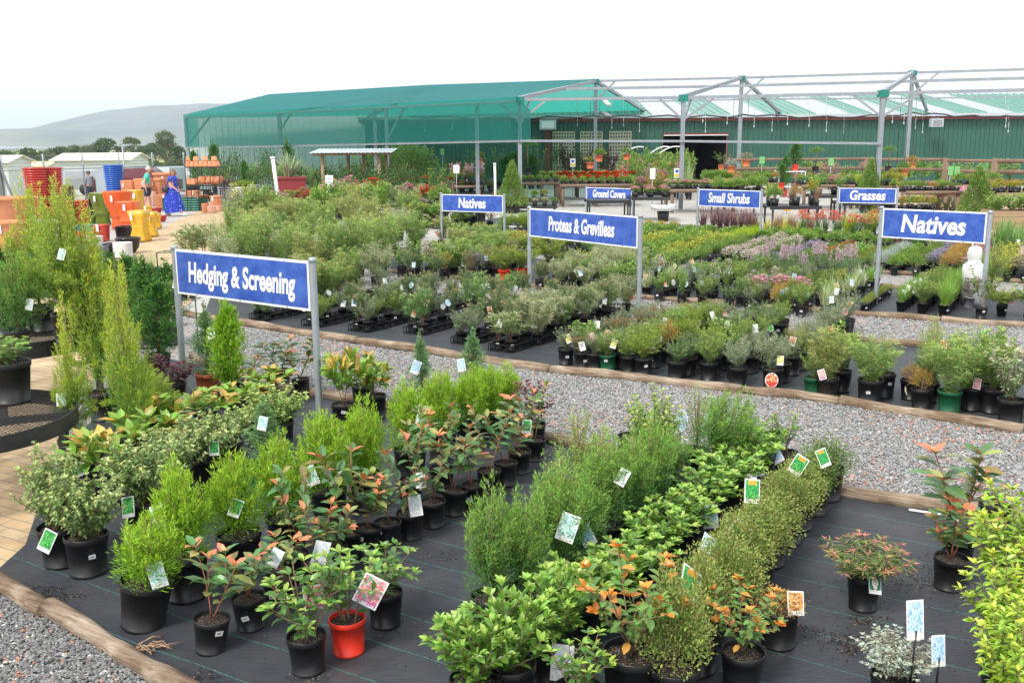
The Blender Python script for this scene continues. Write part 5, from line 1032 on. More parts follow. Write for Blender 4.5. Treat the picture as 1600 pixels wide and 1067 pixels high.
for (x,y,lab,ty) in((1204,598,'round red and green tag hung on grey pot row front','red'),(986,566,'pink oval tag at the front of its row','pink'),(1422,612,'cream oval tag on the copper leaved plant','yellow'),(1032,436,'round red and green tag on thin standard','red')):
    p=g(x,y,.08);o=link('oval_tag',tagmesh(ty,True),None,(p.x,p.y-.04,.04 if y!=436 else .3));o.scale=(1.9,1,1.5);o.rotation_euler=(-.1,0,-.1);tag(o,lab,'plant tag');m=MB();m.tube([(0,.008,-o.location.z/1.5),(0,.004,.03)],.0025,4);m.build('stake','black',o)
# ================================================================ natives bed (beyond the second aisle)
GB='tall soft natives behind the Hedging sign'
r2=random.Random(5)
i=0
for row in range(7):
    for c in range(13):
        # big feathery plants between x 380 and 760
        y=448-row*15;x=358+c*34+row*5+r2.uniform(-9,9)
        if row==0 and (x>600): continue
        k=r2.choice(['fine','fing','fine','fing','wispy','spid','lead','leafy','yell','oliv'] if c<8 else ['fing','yell','protb','leafy','fine','lead']);kk=KINDS[k]
        p=g(x,y+r2.uniform(-3,3));H=r2.uniform(.65,1.1) if k in('fine','fing') else kk['H']*r2.uniform(.9,1.5)
        if c>=9: H*=.5
        plant(k,p,H,kk['W']*r2.uniform(.85,1.15),'%s in feathery mass behind Hedging sign, line %s, place %s'%(kk['look'].split(' ',1)[1] if len(kk['look'].split())>3 else kk['look'],ORD[row],ORD[c]),GB,'black',.2,None,r2.choice(['white','red','white']) if r2.random()<.18 else None,r2.random()<.4,False)
bed3=[
 ('prot',640,436,5,.5,.4,'the protea row behind the trays',.17),('prot',690,440,6,.46,.4,'the protea row left of Proteas sign',.17),('protb',730,440,6,.46,.42,'the brown protea row',.18),
 ('thry',800,440,2,.4,.5,'the bright lime pair in red pots',.24),('prot',842,452,8,.42,.36,'the protea row by the sign post',.17),('spid',875,456,8,.5,.55,'the spidery row behind Proteas sign',.18),('spid',912,458,8,.45,.5,'the silver strappy row',.18),
 ('leafy',950,460,9,.45,.42,'the leafy row below Proteas sign',.18),('leafy',985,462,9,.42,.4,'the leafy row left of the sign post',.18),('vgra',1012,464,8,.35,.4,'the grassy row right of sign post',.16),
 ('leafy',1030,472,9,.36,.32,'the row led by the thin standard',.16),('leafy',1068,474,9,.45,.3,'the second standard row',.16),('need',1100,478,10,.42,.34,'the row with blue square tag',.16),
 ('drk',1142,484,10,.3,.4,'the dark row with yellow tag',.17),('grey',1176,488,10,.3,.3,'the grey leaved row',.17),('copp',1208,490,5,.3,.34,'the brownish strappy row',.16),
 ('boxg',1222,492,9,.3,.3,'the rounded green row',.17),('need',1252,496,9,.36,.36,'the soft green row',.17),('vgra',1290,494,11,.36,.5,'the striped grass row',.17)]
for (k,x,y,n,H,W,wh_,pw) in bed3:
    if 'red pots' in wh_: 
        for j,(xx,yy,lab) in enumerate(((788,442,'bright lime needle shrub in left red pot'),(815,440,'bright lime needle shrub in right red pot'))): P('thry',xx,yy,384,58,lab,.24,pot='pred')
        P('thry',858,425,370,60,'bright lime needle shrub right of the Proteas sign left post',.22)
        continue
    mk=(.42,['need','leafy','grey','prot','wispy','fpur','fwht','yell','oliv','lead'] if k!='vgra' else ['vgra','tuft'])
    ROW(k,x,y,n,wh_,H*.85,W*.82,.32,pw,'black',mixk=mk,jit=.05,tagset=('white','red','blue','teal','yellow'),tagp=.3,stickp=.5)
# spires and flowers in the deeper part of those rows
def patch(kind,x0,y0,cols_,rows_,where,dx=.27,dy=.3,H=None,W=None,far=True,pot='black',sq=0,jit=.03,potw=.13,stickp=0,grp=None,z=0,tagp=0):
    k=KINDS[kind];H=H or k['H'];W=W or k['W'];p0=g(x0,y0,z)
    for c in range(cols_):
        for r in range(rows_):
            p=p0+UD*(dx*c)+VD*(dy*r)+Vector((R_.gauss(0,jit),R_.gauss(0,jit),0));p.z=z
            if cols_==1: lab='%s, %s from the front of %s'%(k['look'],ORD[r],where)
            elif rows_==1: lab='%s, %s from left in %s'%(k['look'],ORD[c],where)
            else: lab='%s, column %s, %s in %s'%(k['look'],ORD[c],ORD[r],where)
            plant(kind,p,H*R_.uniform(.85,1.15),W*R_.uniform(.9,1.1),lab,grp or 'plants in '+where,pot,potw,None,('white' if R_.random()<tagp else None),False,R_.random()<stickp,far,sq=sq)
patch('spire',1175,438,4,3,'the dusky pink spire patch',.5,.5,.5,.32)
patch('moss',1349,487,1,12,'the row of small square pots',sp if False else .2,.17,.10,.15,False,'black',1,.005,.12,.4)
patch('tuft',1408,486,1,9,'the white tagged tuft row',.2,.24,.26,.28,False,'black',1,.01,.15,.2,tagp=.8)
patch('need',1440,489,1,9,'the narrow leaved row under Natives sign',.2,.26,.32,.34,False,'black',1,.01,.16,.2)
patch('tuft',1473,493,1,9,'the bright grass row under Natives sign',.2,.25,.42,.38,False,'black',1,.01,.17,.6)
P('protb',1515,482,432,40,'brownish plant in grey leaning pot with orange hoop',.17,pot='pgrey',tilt=(0,.12),sq=1)
p=g(1515,470);m=MB();q=[Vector((math.cos(a)*.11,0,math.sin(a)*.24)) for a in [math.pi*i/12 for i in range(13)]];m.tube(q,.008,6);o=m.build('wire_hoop',simple('orange_plastic',(.75,.28,.04),.4),None,(p.x,p.y,.15),.3);tag(o,'orange hoop standing over the grey leaning pot','hoop')
P('oliv',1535,499,418,58,'open shrub with purple flowers right of white wrapped plant',.16,stick=True)
P('thry',1568,495,450,58,'ferny lime plant with pink and white card at right',.17,tagc='pink',stick=True,sq=1)
P('leafy',1612,500,440,50,'plant at the right edge of the natives bed with barcode',.17,stick=True)
P('wispy',1550,462,400,50,'wispy shrub behind the right post of Natives sign',.16)
t=thing('lying_pot','empty black pot lying on its side at the right edge','pot',g(1602,500));o=link('pot',potmesh('black')[0],t,(0,0,.08));o.scale=(.17,.17,.17);o.rotation_euler=(rad(88),0,.6)
# white wrapped plant
p=g(1517,475);t=thing('wrapped_plant','plant wrapped in white frost cloth under the Natives sign','wrapped plant',p)
m=MB();n=20;prof=[(.0,0),(.13,0),(.155,.1),(.16,.35),(.165,.52),(.155,.6),(.10,.64),(.085,.66),(.10,.70),(.105,.78),(.09,.86),(.05,.885),(0,.89)]
rr_=random.Random(3);vs=[];fs=[]
for (r,z) in prof:
    for k in range(n): a=6.283*k/n;q=r*(1+.10*math.sin(a*5+z*9)+rr_.uniform(-.03,.03));vs.append((q*math.cos(a),q*math.sin(a)*.8,z))
for i in range(len(prof)-1):
    for k in range(n): fs.append((i*n+k,i*n+(k+1)%n,(i+1)*n+(k+1)%n,(i+1)*n+k))
m.add(vs,fs,0,smooth=True);m.build('frost_cloth',mat('frost_cloth',(.72,.72,.70),.9,None,(40,.5,.01)),t);m=MB();m.lathe([(.092,.645),(.096,.66),(.092,.675)],20);m.build('tie','white',t)
# ================================================================ small shrubs bed (third) and grasses beyond
bed4=[('fing',720,402,7,.36,.4,'the soft row left of small Natives sign'),('fing',765,408,7,.34,.4,'the soft row right of small Natives sign'),('yell',820,400,8,.5,.45,'the yellow green row behind Proteas sign'),('leafy',870,405,9,.5,.42,'the dark leafy row behind Proteas sign'),('leafy',920,410,9,.4,.42,'the ninth leafy line'),
 ('yell',970,412,9,.4,.42,'the yellow line behind Proteas right post'),('leafm',1010,416,10,.35,.38,'the green line below ground cover plants'),('yell',1045,418,10,.36,.38,'the golden leafy line'),('need',1080,420,10,.34,.36,'the needle leaved line left of Small Shrubs post')]
for (k,x,y,n,H,W,wh_) in bed4: patch(k,x,y,1,n,wh_,.3,.36,H,W,True,'black',0,.05,.17)
for j,(k,x,y,n,H,W,wh_,sp_) in enumerate([('lball',1120,396,9,.28,.24,'the bright lime ball row',.40),('yell',1095,398,9,.2,.3,'the gold row left of the lime balls',.36),('fwht',1140,416,12,.24,.32,'the white flower row',.33),('fwht',1168,420,12,.24,.32,'the second white flower row',.33),('fpur',1215,424,9,.22,.30,'the blue grey flower row',.36),
 ('mossd',1245,428,9,.26,.34,'the dark cushion row',.36),('boxg',1275,432,8,.28,.34,'the dark green row by the red flowers',.36),('fred',1290,420,6,.26,.3,'the red flower row',.42),('leafy',1318,424,7,.3,.32,'the green row right of red flowers',.36),
 ('moss',1320,430,10,.18,.30,'the mossy strip row',.33),('mossd',1352,428,10,.2,.3,'the green strip row',.33),('lav',1372,428,10,.26,.30,'the silver strip under Natives sign',.33),('leafm',1398,430,8,.24,.28,'the flowering leafy row with yellow card',.36),
 ('mossd',1430,432,8,.26,.34,'the dense cushion row',.36),('fpur',1456,428,8,.24,.30,'the mauve flower row',.36),('copp',1480,430,8,.28,.34,'the copper row',.36),('fpnk',1512,432,8,.26,.30,'the pink flower row behind wrapped plant',.36),('moss',1540,436,8,.28,.34,'the green row by right sign post',.36),
 ('yell',1572,440,8,.36,.40,'the yellow row at right edge',.36),('fpale',1600,442,6,.42,.45,'the pale pink shrub row at the right edge',.4)]):
    patch(k,x,y,1,n,wh_,.3,sp_,H,W,x<1360,'black',1 if x>1340 else 0,.02,.16,.3)
for (x,y) in((1105,425),(1060,430),(1000,440)): pass
patch('fpnk',1180,470,3,2,'the pink flowers by the dark tag',.35,.3)
# plants on the concrete edge: tray of purple grass, yellow straps, kangaroo paws, lime grass
p=g(1098,372);t=thing('blue_tray','blue plastic tray holding the purple fountain grass','tray',p,rad(-12));m=MB();L2=g(1148,372).x-p.x;m.box(0,0,.02,L2,.04,.14);m.box(0,.9,.02,L2,.94,.14);m.box(0,.042,.02,.04,.898,.14);m.box(L2-.04,.042,.02,L2,.898,.14);m.box(.045,.045,.0,L2-.045,.895,.03);m.build('body',simple('navy_plastic',(.02,.07,.25),.4),t)
patch('purg',1103,368,4,2,'the purple grass in the blue tray',.40,.42,.75,.55,z=.03)
patch('yels',1150,370,5,2,'the yellow striped plants under Small Shrubs sign',.42,.5,.45,.5)
patch('brng',1212,372,3,2,'the brown grass right of Small Shrubs sign',.4,.45,.6,.5)
patch('tuft',1232,380,2,2,'the dark tufts beside the brown grass',.35,.4,.35,.4)
patch('kang',1252,376,6,2,'the red kangaroo paw patch',.42,.5,.5,.42)
patch('limes',1318,377,2,2,'the lime strappy plants',.6,.5,.6,.55,False,'pgrey',0,.03,.24);patch('flaxg',1350,380,3,2,'the strappy plants right of lime ones',.5,.5,.55,.55,False,'pgrey',0,.03,.24)
for (k,x,y,H,W,wh_,n) in(('flaxp',1405,396,.55,.7,'the red cordyline row left',3),('flaxg',1432,398,.5,.45,'the flax row with white tags',4),('vgra',1455,400,.42,.45,'the striped flax row',4),('flaxg',1478,402,.45,.45,'the flax row with square card',4),('flaxp',1498,406,.5,.6,'the dark purple cordyline row',3),('flaxg',1518,404,.45,.42,'the pale flax row behind wrapped plant',4),('brng',1534,406,.4,.42,'the pink brown flax row',4),('flaxg',1560,408,.7,.55,'the tall flax row right of Natives sign',4),('flaxg',1582,408,.55,.5,'the flax row near right edge',4),('flaxg',1610,412,.5,.5,'the flax row at right edge',3)): patch(k,x,y,1,n,wh_,.4,.5,H,W,False,'black',1,.03,.2,.4,tagp=.3)
patch('leafm',1000,372,12,3,'the low green strip below ground cover sign',.55,.45,.22,.4);patch('fyel',1012,362,3,1,'the yellow flowers right of Proteas sign',.4,.4,.22,.35)
patch('yell',880,392,8,3,'the yellow green strip behind Proteas sign',.5,.5,.4,.5);patch('copp',810,392,4,3,'the orange leaved block left of Proteas sign',.42,.42,.35,.4);patch('thry',795,372,5,3,'the bright feathery block by small Natives sign',.45,.45,.6,.5)
patch('boxg',1010,400,7,3,'the mid green block by small shrubs',.5,.45,.32,.42)
# ================================================================ hills, trees, buildings far left
def interp(xs,ys,x):
    return float(np.interp(x,xs,ys))
mb=MB();nx,ny=70,16
for j in range(ny):
    yy=2700+j*140
    for i in range(nx):
        xx=-3300+i*75; px=800+FPX*xx/yy
        ridge=interp([-600,-200,-60,0,60,110,150,200,240,300,420,900,1400],[190,205,212,212,204,191,182,173,170,167,166,172,205],px)
        hh=(230-ridge)/FPX*4000; t=min(1,max(0,(yy-2700)/1300.)); s=t*t*(3-2*t); z=-6+(hh+6)*s*(1+.09*math.sin(xx*.011+yy*.004)*(1-t)+.05*math.sin(xx*.031+yy*.013)*(1-t*.7))
        if yy>4000: z=-6+(hh+6)*max(0,1-(yy-4000)/1200)
        # low rounded foothill
        f=math.exp(-((xx+1500)/330)**2)*math.exp(-((yy-3000)/260)**2)*55; mb.v.append((xx,yy,max(z,-6)+f))
mb.n=len(mb.v);mb.c=[(1,1,1)]*mb.n
for j in range(ny-1):
    for i in range(nx-1): mb.f.append((j*nx+i,j*nx+i+1,(j+1)*nx+i+1,(j+1)*nx+i));mb.m.append(0);mb.sm.append(True)
struct(mb.build('hills',mat('hill_bush',(.05,.075,.07),.95,(.006,.2,(.20,.20,.15)))))
def treecrown(seed,W,H,n,ls,base,tip,lobes=7):
    rgn=np.random.default_rng(seed);m=MB()
    for i in range(lobes):
        a=rgn.uniform(0,6.28);r=rgn.uniform(.05,.33)*W;cz=H*rgn.uniform(.25,.8);s=rgn.uniform(.22,.4)*W*(1.1-cz/H*.4)
        if i==0:r=0;cz=H*.75
        k=n//lobes;u=rdir(rgn,k,-.6,1);rad_=(.55+.45*rgn.random((k,1)))
        P=np.array([math.cos(a)*r,math.sin(a)*r,cz])+u*rad_*np.array([s,s,s*.62]);P[:,2]=np.minimum(P[:,2],H*1.02)
        tone=rgn.uniform(.75,1.25);C=cols(rgn,k,tuple(q*tone for q in base),.3,tip,.25)
        leaves(m,P,u+rgn.normal(0,.6,(k,3)),rdir(rgn,k),ls*rgn.uniform(.6,1.3,k),ls*.6,C,'d',0,.2,.2)
    return m
def tree(px,pyt,Wpx,Y,label,seed,base,tip,name='tree',trunkf=.35):
    p=at(px,250,Y);z0=hgt(p.x,Y);zt=at(px,pyt,Y).z;W=Wpx*Y/FPX;H=zt-z0;t=thing(name,label,'tree',(p.x,Y,z0-.05),0,'far trees beyond the fence')
    m=MB();m.tube([(0,0,0),(.1*H*.1,0,H*.4),(0,.1,H*.75)],[H*.03,H*.022,H*.008],7)
    for i in range(4): a=i*1.6+seed;m.tube([(0,0,H*.3),(math.cos(a)*W*.2,math.sin(a)*W*.2,H*.6)],[H*.014,H*.005],5)
    m.build('trunk','bark',t);c=treecrown(seed,W,H*(1-trunkf),2600,W*.045+.12,base,tip).build('crown','leaf',t,(0,0,H*trunkf))
TG=(.09,.15,.06);TT=(.18,.24,.09);TB=(.17,.19,.09)
for i,(px,py,w_,Y,lab,b_,tp) in enumerate([(8,234,44,190,'pale green tree at far left edge behind the white shed',(.1,.14,.05),(.16,.2,.08)),(45,231,58,230,'broad dark tree behind the small white building',TG,TT),(70,236,40,240,'low brown green tree between the two white buildings',TB,TT),(97,230,46,260,'rounded mid green tree left of the white hall',(.08,.13,.04),(.16,.2,.07)),(122,227,34,280,'small tree behind the left end of white hall',TG,TT),
 (140,228,40,270,'grey green tree over the roof of white hall',TB,(.12,.15,.08)),(166,214,44,240,'dark leafy tree rising over the white hall',(.06,.12,.05),TT),(188,224,34,250,'low tree right of the dark leafy one',(.08,.12,.04),(.15,.18,.07)),(208,211,32,260,'tall open gum tree left of the tallest tree',TB,TT),(224,226,34,230,'palm like tree below the open gum',TG,(.09,.13,.06)),(243,222,36,235,'mid sized tree left of the tallest tree',TG,TT),
 (259,202,46,240,'tallest rounded gum tree near the shed corner',(.13,.17,.08),(.22,.25,.12)),(280,224,36,200,'dark tree beside the shade cloth corner',(.06,.12,.05),(.12,.18,.07)),(300,236,30,230,'tree behind the shade cloth corner',TG,TT),(-30,236,60,240,'tree beyond the left edge of the photograph',TG,TT)]): tree(px,py,w_,Y,lab,i+3,b_,tp)
def hedgerow(x0,x1,Y,h,seed,lab):
    r=random.Random(seed);x=x0;i=0
    while x<x1:
        w_=r.uniform(26,44);tree(x,256-r.uniform(0,6)-h,w_,Y+r.uniform(-8,8),lab%ORD[min(i,14)],seed+i,(.12,.18,.06),(.22,.26,.10),'bush',.08);x+=w_*.8;i+=1
hedgerow(-20,310,170,8,60,'bushy thicket beyond the fields, %s from left')
def house(px0,px1,pyr,pye,Y,label,roofc,wallc,depth=9,seedn=0,rot=0):
    a=at(px0,250,Y);b=at(px1,250,Y);zr=at(px0,pyr,Y).z;ze=at(px0,pye,Y).z;z0=hgt(a.x,Y)-.2
    L=b.x-a.x;t=thing('far_hall' if L>6 else 'far_building',label,'building',(a.x,Y,z0),rot);ze-=z0;zr-=z0
    m=MB();m.add([(0,0,0),(L,0,0),(L,depth,0),(0,depth,0),(0,0,ze),(L,0,ze),(L,depth,ze),(0,depth,ze),(L,depth/2,zr-.15),(0,depth/2,zr-.15)],[(0,1,5,4),(2,3,7,6),(1,2,6,8,5),(3,0,4,9,7)],0);m.build('wall',wallc,t)
    m=MB();e=.5
    for (y0,z0_,y1,z1) in((-e,ze-.1,depth/2,zr),(depth+e,ze-.1,depth/2,zr)):
        m.add([(-e,y0,z0_),(L+e,y0,z0_),(L+e,y1,z1),(-e,y1,z1),(-e,y0,z0_-.12),(L+e,y0,z0_-.12),(L+e,y1,z1-.12),(-e,y1,z1-.12)],[(0,1,2,3),(7,6,5,4),(0,4,5,1),(1,5,6,2),(3,7,4,0)],0)
    m.build('roof',roofc,t);m=MB();m.box(L*.55,-.04,0,L*.8,-.003,ze*.7);m.build('door','gutter',t)
    return t
simple('hall_wall',(.62,.65,.68),.6);simple('hall_roof',(.78,.72,.64),.5);simple('buff_roof',(.62,.5,.32),.6)
house(84,196,240,249,130,'long white hall with pale roof beyond the field',MAT['hall_roof'],MAT['hall_wall'],11,rot=.12)
house(27,70,253,259,140,'small white building with buff roof left of the hall',MAT['buff_roof'],MAT['hall_wall'],6)
house(-20,11,243,252,120,'white building cut by the left edge of the view',MAT['hall_roof'],MAT['hall_wall'],6)
t=thing('light_pole','slim grey pole beside the white hall','pole',(at(193,250,60).x,60,-1.2));m=MB();m.tube([(0,0,0),(0,0,at(193,228,60).z+1.2)],[.09,.05],8);m.build('mast','galv',t);m=MB();m.bar((0,0,at(193,228,60).z+1.15),(-.5,0,at(193,228,60).z+1.25),.06);m.build('arm','galv',t)
# ================================================================ parked vehicles behind the fence
def car(px,Y,label,colr,rz=0,L=4.4,van=False):
    p=at(px,250,Y);z0=hgt(p.x,Y);t=thing('parked_car',label,'car',(p.x,Y,z0),rz)
    prof=[(-L/2,.35),(-L/2,.85),(-L*.3,.98),(-L*.16,1.42),(L*.22,1.45),(L*.36,1.0),(L/2,.85),(L/2,.35)]
    m=MB();w_=.85;vs=[(x,-w_*(1 if z<1.1 else .82),z) for x,z in prof]+[(x,w_*(1 if z<1.1 else .82),z) for x,z in prof];k=len(prof)
    m.add(vs,[tuple(range(k)),tuple(range(2*k-1,k-1,-1))]+[(i,i+k,(i+1)%k+k,(i+1)%k) for i in range(k)],0);m.build('body',colr,t)
    m=MB();
    for s in(-1,1):
        y=s*(w_*.91);m.add([(-L*.24,y,1.03),(-L*.14,y*.93,1.36),(L*.20,y*.93,1.38),(L*.30,y,1.03)],[(0,1,2,3)],0)
    m.build('window','blacksteel',t)
    for x in(-L*.31,L*.31):
        for s in(-1,1): m=MB();m.lathe([(0,-.1),(.32,-.1),(.32,.1),(0,.1)],16,0,Matrix.Translation((x,s*.76,.32))@Matrix.Rotation(rad(90),4,'X'));m.build('wheel','black',t)
simple('car_maroon',(.12,.02,.03),.25);simple('car_grey',(.30,.32,.35),.3);simple('car_silver',(.5,.52,.54),.3)
for px,Y,lab,c in((207,50,'dark maroon car behind the fence beside the blue stacked pots','car_maroon'),(262,56,'silver car behind the fence left of the woman','car_silver'),(176,56,'grey car parked behind blue ribbed pots','car_grey'),(232,62,'silver car farther behind the man','car_silver'),(120,60,'grey car beyond the fence behind the red ribbed stacks','car_grey')): car(px,Y,lab,MAT[c],.15)
# ================================================================ chain link fence
FY=46.
fa=at(-70,250,FY-4);fb=at(296,250,FY+7);fa.z=0;fb.z=0
fence=thing('yard_fence','chain link fence with barbed wire along the left of the yard','fence',fa)
fd=(fb-fa);fL=fd.length;fdn=fd.normalized()
zrail=1.45
i=0;s=0
while s<fL:
    q=fdn*s;m=MB();m.tube([q+Vector((0,0,-.1)),q+Vector((0,0,zrail+.05)),q+Vector((0,-.05,zrail+.7))],.035,6);
    for k in range(7): m.tube([q+Vector((-.07,-.02,zrail+.1+k*.09)),q+Vector((.07,-.02,zrail+.12+k*.09))],.014,4)
    m.build('post','galv',fence);s+=2.05
m=MB();m.tube([Vector((0,0,zrail)),fd+Vector((0,0,zrail))],.03,6);m.build('top_rail','galv',fence)
for k in range(4): m=MB();m.tube([Vector((0,-.03,zrail+.16+k*.15)),fd+Vector((0,-.03,zrail+.16+k*.15))],.007,4);m.build('barbed_wire','wirew',fence)
m=MB();x=0
while x<fL:
    for sg in(1,-1):
        a_=fdn*x;b_=fdn*(x+sg*zrail)
        if 0<=x+sg*zrail<=fL: m.tube([a_+Vector((0,0,0)),b_+Vector((0,0,zrail))],.003,3,0,False)
    x+=.13
m.build('chain_link','wirew',fence)
m=MB();q=fdn*(at(22,250,FY-3).x-fa.x);m.bar(q,q+Vector((-.15,0,2.9)),.16);m.bar(q+Vector((.5,0,0)),q+Vector((0,0,1.6)),.08);m.build('corner_post','wirew',fence)
for a_,b_,lab in((27,62,'white banner on the fence at the left of red ribbed pots'),(90,125,'white banner on fence right of the tall red ribbed pots'),(245,262,'white banner on fence between man and woman'),(270,290,'white banner on fence right of the woman')):
    Yb=FY-2 if a_<200 else FY+4;xa=at(a_,250,Yb).x;xb=at(b_,250,Yb).x;yy=fa.y+(xa-fa.x)/fd.x*fd.y-.12
    m=MB();n=10;vs=[]
    for k in range(n+1):
        xx=xa+(xb-xa)*k/n
        for z in(.18,1.38): vs.append((xx,yy+.03*math.sin(k*1.7)+(xx-xa)*fd.y/fd.x,z+.02*math.sin(k*2.1)))
    m.add(vs,[(2*k,2*k+2,2*k+3,2*k+1) for k in range(n)],0,smooth=True);m.add([(v[0],v[1]+.012,v[2]) for v in vs],[(2*k+1,2*k+3,2*k+2,2*k) for k in range(n)],0);tag(m.build('fence_banner',simple('banner_cloth',(.62,.70,.74),.7)),lab,'banner')
# ================================================================ display of large garden pots
def glz(name,c,r=.22): return simple('glaze_'+name,c,r)
CL={'red':glz('red',(.50,.045,.03)),'orange':glz('orange',(.78,.13,.03)),'yellow':glz('yellow',(.70,.40,.03)),'olive':glz('olive',(.14,.20,.03)),'blue':glz('blue',(.02,.12,.50)),'maroon':glz('maroon',(.08,.02,.02)),'black':glz('black',(.015,.012,.012),.15),'teal':glz('teal',(.02,.22,.26)),
 'terra':mat('terracotta',(.58,.22,.10),.8,(6,.25,(.66,.28,.14))),'pink':mat('pink_terracotta',(.74,.42,.32),.8),'white':glz('white',(.72,.72,.70),.4),'grey':glz('grey',(.25,.26,.28),.4),'crimson':glz('crimson',(.42,.02,.02))}
def bigpot(x,yt,yb,wt,wb,c,label,kind='round',name=None,sq=0,dup_=0,z=0,cat='garden pot'):
    p=g(x,yb,z);m_=mpp(p);p.y+=wb*m_*.5;m_=mpp(p);rt=wt*m_/2;rb=wb*m_/2;Hh=max(.08,zat(x,yt,p)-z)
    Hh=max(.08,Hh+ .0);t=thing(name or ('stacked_pots' if 'stack' in kind else 'garden_pot'),label,cat,(p.x,p.y,z),R_.uniform(-.2,.2) if sq else R_.uniform(0,1),'large pots for sale at left')
    m=MB();n=40
    if kind=='ribstack':   # nested pots: only their rims show as ribs
        k=max(6,int(Hh/.085));prof=[(0,0)]
        for i in range(k):
            z0=Hh*i/k;r=rb+(rt-rb)*i/k;prof+=[(r*.90,z0),(r*.96,z0+Hh/k*.35),(r*1.04,z0+Hh/k*.45),(r*1.05,z0+Hh/k*.92),(r*.92,z0+Hh/k*.97)]
        prof+=[(rt,Hh),(rt*.9,Hh),(rb*.8,Hh*.9),(0,Hh*.9)]
        m.lathe(prof,n,0,sq=sq)
    elif kind=='vase': m.lathe([(0,0),(rb*.95,0),(rb,Hh*.04),(rb*.85,Hh*.2),(rb*.9,Hh*.3),(rb*1.0,Hh*.32),(rb*.98,Hh*.38),(rt*.62,Hh*.45),(rt*.86,Hh*.7),(rt*.97,Hh*.97),(rt,Hh),(rt*.92,Hh),(rt*.8,Hh*.7),(0,Hh*.6)],n,0,sq=sq)
    elif kind=='hour': m.lathe([(0,0),(rb,0),(rb*.97,Hh*.1),(rt*.66,Hh*.42),(rt*.72,Hh*.46),(rt*.70,Hh*.5),(rt*.68,Hh*.54),(rt*.86,Hh*.8),(rt,Hh),(rt*.92,Hh),(rt*.7,Hh*.7),(0,Hh*.6)],n,0,sq=sq)
    elif kind=='bowl': m.lathe([(0,0),(rt*.5,0),(rt*.82,Hh*.35),(rt*.97,Hh*.8),(rt*1.02,Hh*.93),(rt,Hh),(rt*.92,Hh),(rt*.8,Hh*.5),(0,Hh*.25)],n,0,sq=sq)
    elif kind=='saucers':
        k=7;prof=[(0,0)]
        for i in range(k): z0=Hh*i/k;prof+=[(rt*.8,z0),(rt,z0+Hh/k*.8),(rt*.97,z0+Hh/k)]
        m.lathe(prof+[(0,Hh*.93)],n)
    elif kind=='rim': m.lathe([(0,0),(rb,0),(rb*1.02,Hh*.03),(rt*.86,Hh*.8),(rt*.88,Hh*.83),(rt*.86,Hh*.86),(rt*.9,Hh*.9),(rt,Hh*.93),(rt,Hh),(rt*.9,Hh),(rt*.8,Hh*.8),(0,Hh*.7)],n,0,sq=sq)
    else: m.lathe([(0,0),(rb,0),(rb*1.02,Hh*.02),(rt*.98,Hh*.97),(rt,Hh),(rt*.9,Hh),(rb*.9,Hh*.3),(0,Hh*.25)],n,0,sq=sq)
    m.build('body',CL[c],t)
    if yb-yt>16 and c in('orange','yellow','olive','terra','red') and kind!='ribstack':
        s=MB();a=R_.uniform(-.5,.3)-t.rotation_euler.z;rr=rt*.95;s.box(-.035,-.006,-.09,.035,0,.09);o=s.build('price_sticker','white',t,(rr*math.sin(a),-rr*math.cos(a)-.012,Hh*.82));o.rotation_euler.z=a
    return t
bp=bigpot
bp(6,345,412,50,46,'terra','lower upturned terracotta pot under the large rimmed one at left','rim');bp(9,308,358,78,52,'terra','large rimmed terracotta pot stacked on another at left edge','rim')
bp(56,262,342,36,24,'red','tall stack of red ribbed pots at left','ribstack');bp(79,262,340,36,26,'red','tall stack of red ribbed pots right of its twin','ribstack');bp(101,291,330,22,20,'maroon','dark maroon square pot stack behind red pots','ribstack',sq=1)
bp(100,314,360,26,20,'red','short stack of red ribbed pots left','ribstack');bp(124,313,358,26,20,'red','short stack of red ribbed pots with black rim','ribstack');bp(140,311,350,12,10,'black','narrow black pot stack left of olive pot','ribstack')
bp(177,258,318,30,22,'blue','tall stack of bright blue ribbed pots','ribstack')
bp(44,310,350,18,16,'white','pale ribbed pot stack behind the terracotta pot','ribstack');bp(40,337,357,16,12,'crimson','small dark red pot beside big terracotta','bowl')
bp(122,336,356,26,18,'orange','small orange square bowl before the red ribbed stack','bowl',sq=1);bp(138,338,352,26,22,'olive','small olive trough left of the olive tall pot','plain',sq=1)
bp(157,301,352,32,22,'olive','tall olive green vase with white sticker','vase',sq=1);bp(148,322,345,20,14,'olive','smaller olive pot behind the tall olive vase','plain')
bp(183,299,358,46,26,'orange','largest bright orange vase','vase');bp(198,315,362,36,26,'orange','second orange vase in front of largest','vase',sq=1)
bp(209,297,345,28,22,'yellow','tall yellow pot behind the man side of orange vases','plain',sq=1);bp(215,329,378,32,30,'yellow','yellow waisted pot pair nearest the path','hour',sq=1);bp(234,331,370,22,20,'yellow','second yellow waisted pot behind nearest','hour',sq=1);bp(245,333,357,12,12,'yellow','small yellow pot at the end of the yellow row','hour',sq=1);bp(230,322,345,13,11,'yellow','small yellow pot between tall yellow and orange','plain')
bp(242,325,338,18,12,'crimson','shiny red bowl on ground below the man','bowl');bp(252,337,347,14,11,'crimson','small shiny red pot at path edge','bowl')
bp(128,351,368,36,30,'teal','dark teal low pot at centre of display','plain',sq=1);bp(156,351,377,24,20,'red','glossy red square pot before the olive vase','plain',sq=1);bp(193,353,374,30,26,'black','glossy black square pot before the orange vases','plain',sq=1)
bp(197,371,396,38,24,'black','glossy black round bowl near the brick path','bowl');bp(188,379,404,30,26,'white','stack of white saucers beside black bowl','saucers');bp(172,380,400,28,20,'black','black dish behind the white saucers','bowl');bp(143,369,384,28,20,'white','pile of black and white dishes','saucers');bp(150,384,402,34,24,'grey','grey shallow bowls before dish pile','saucers')
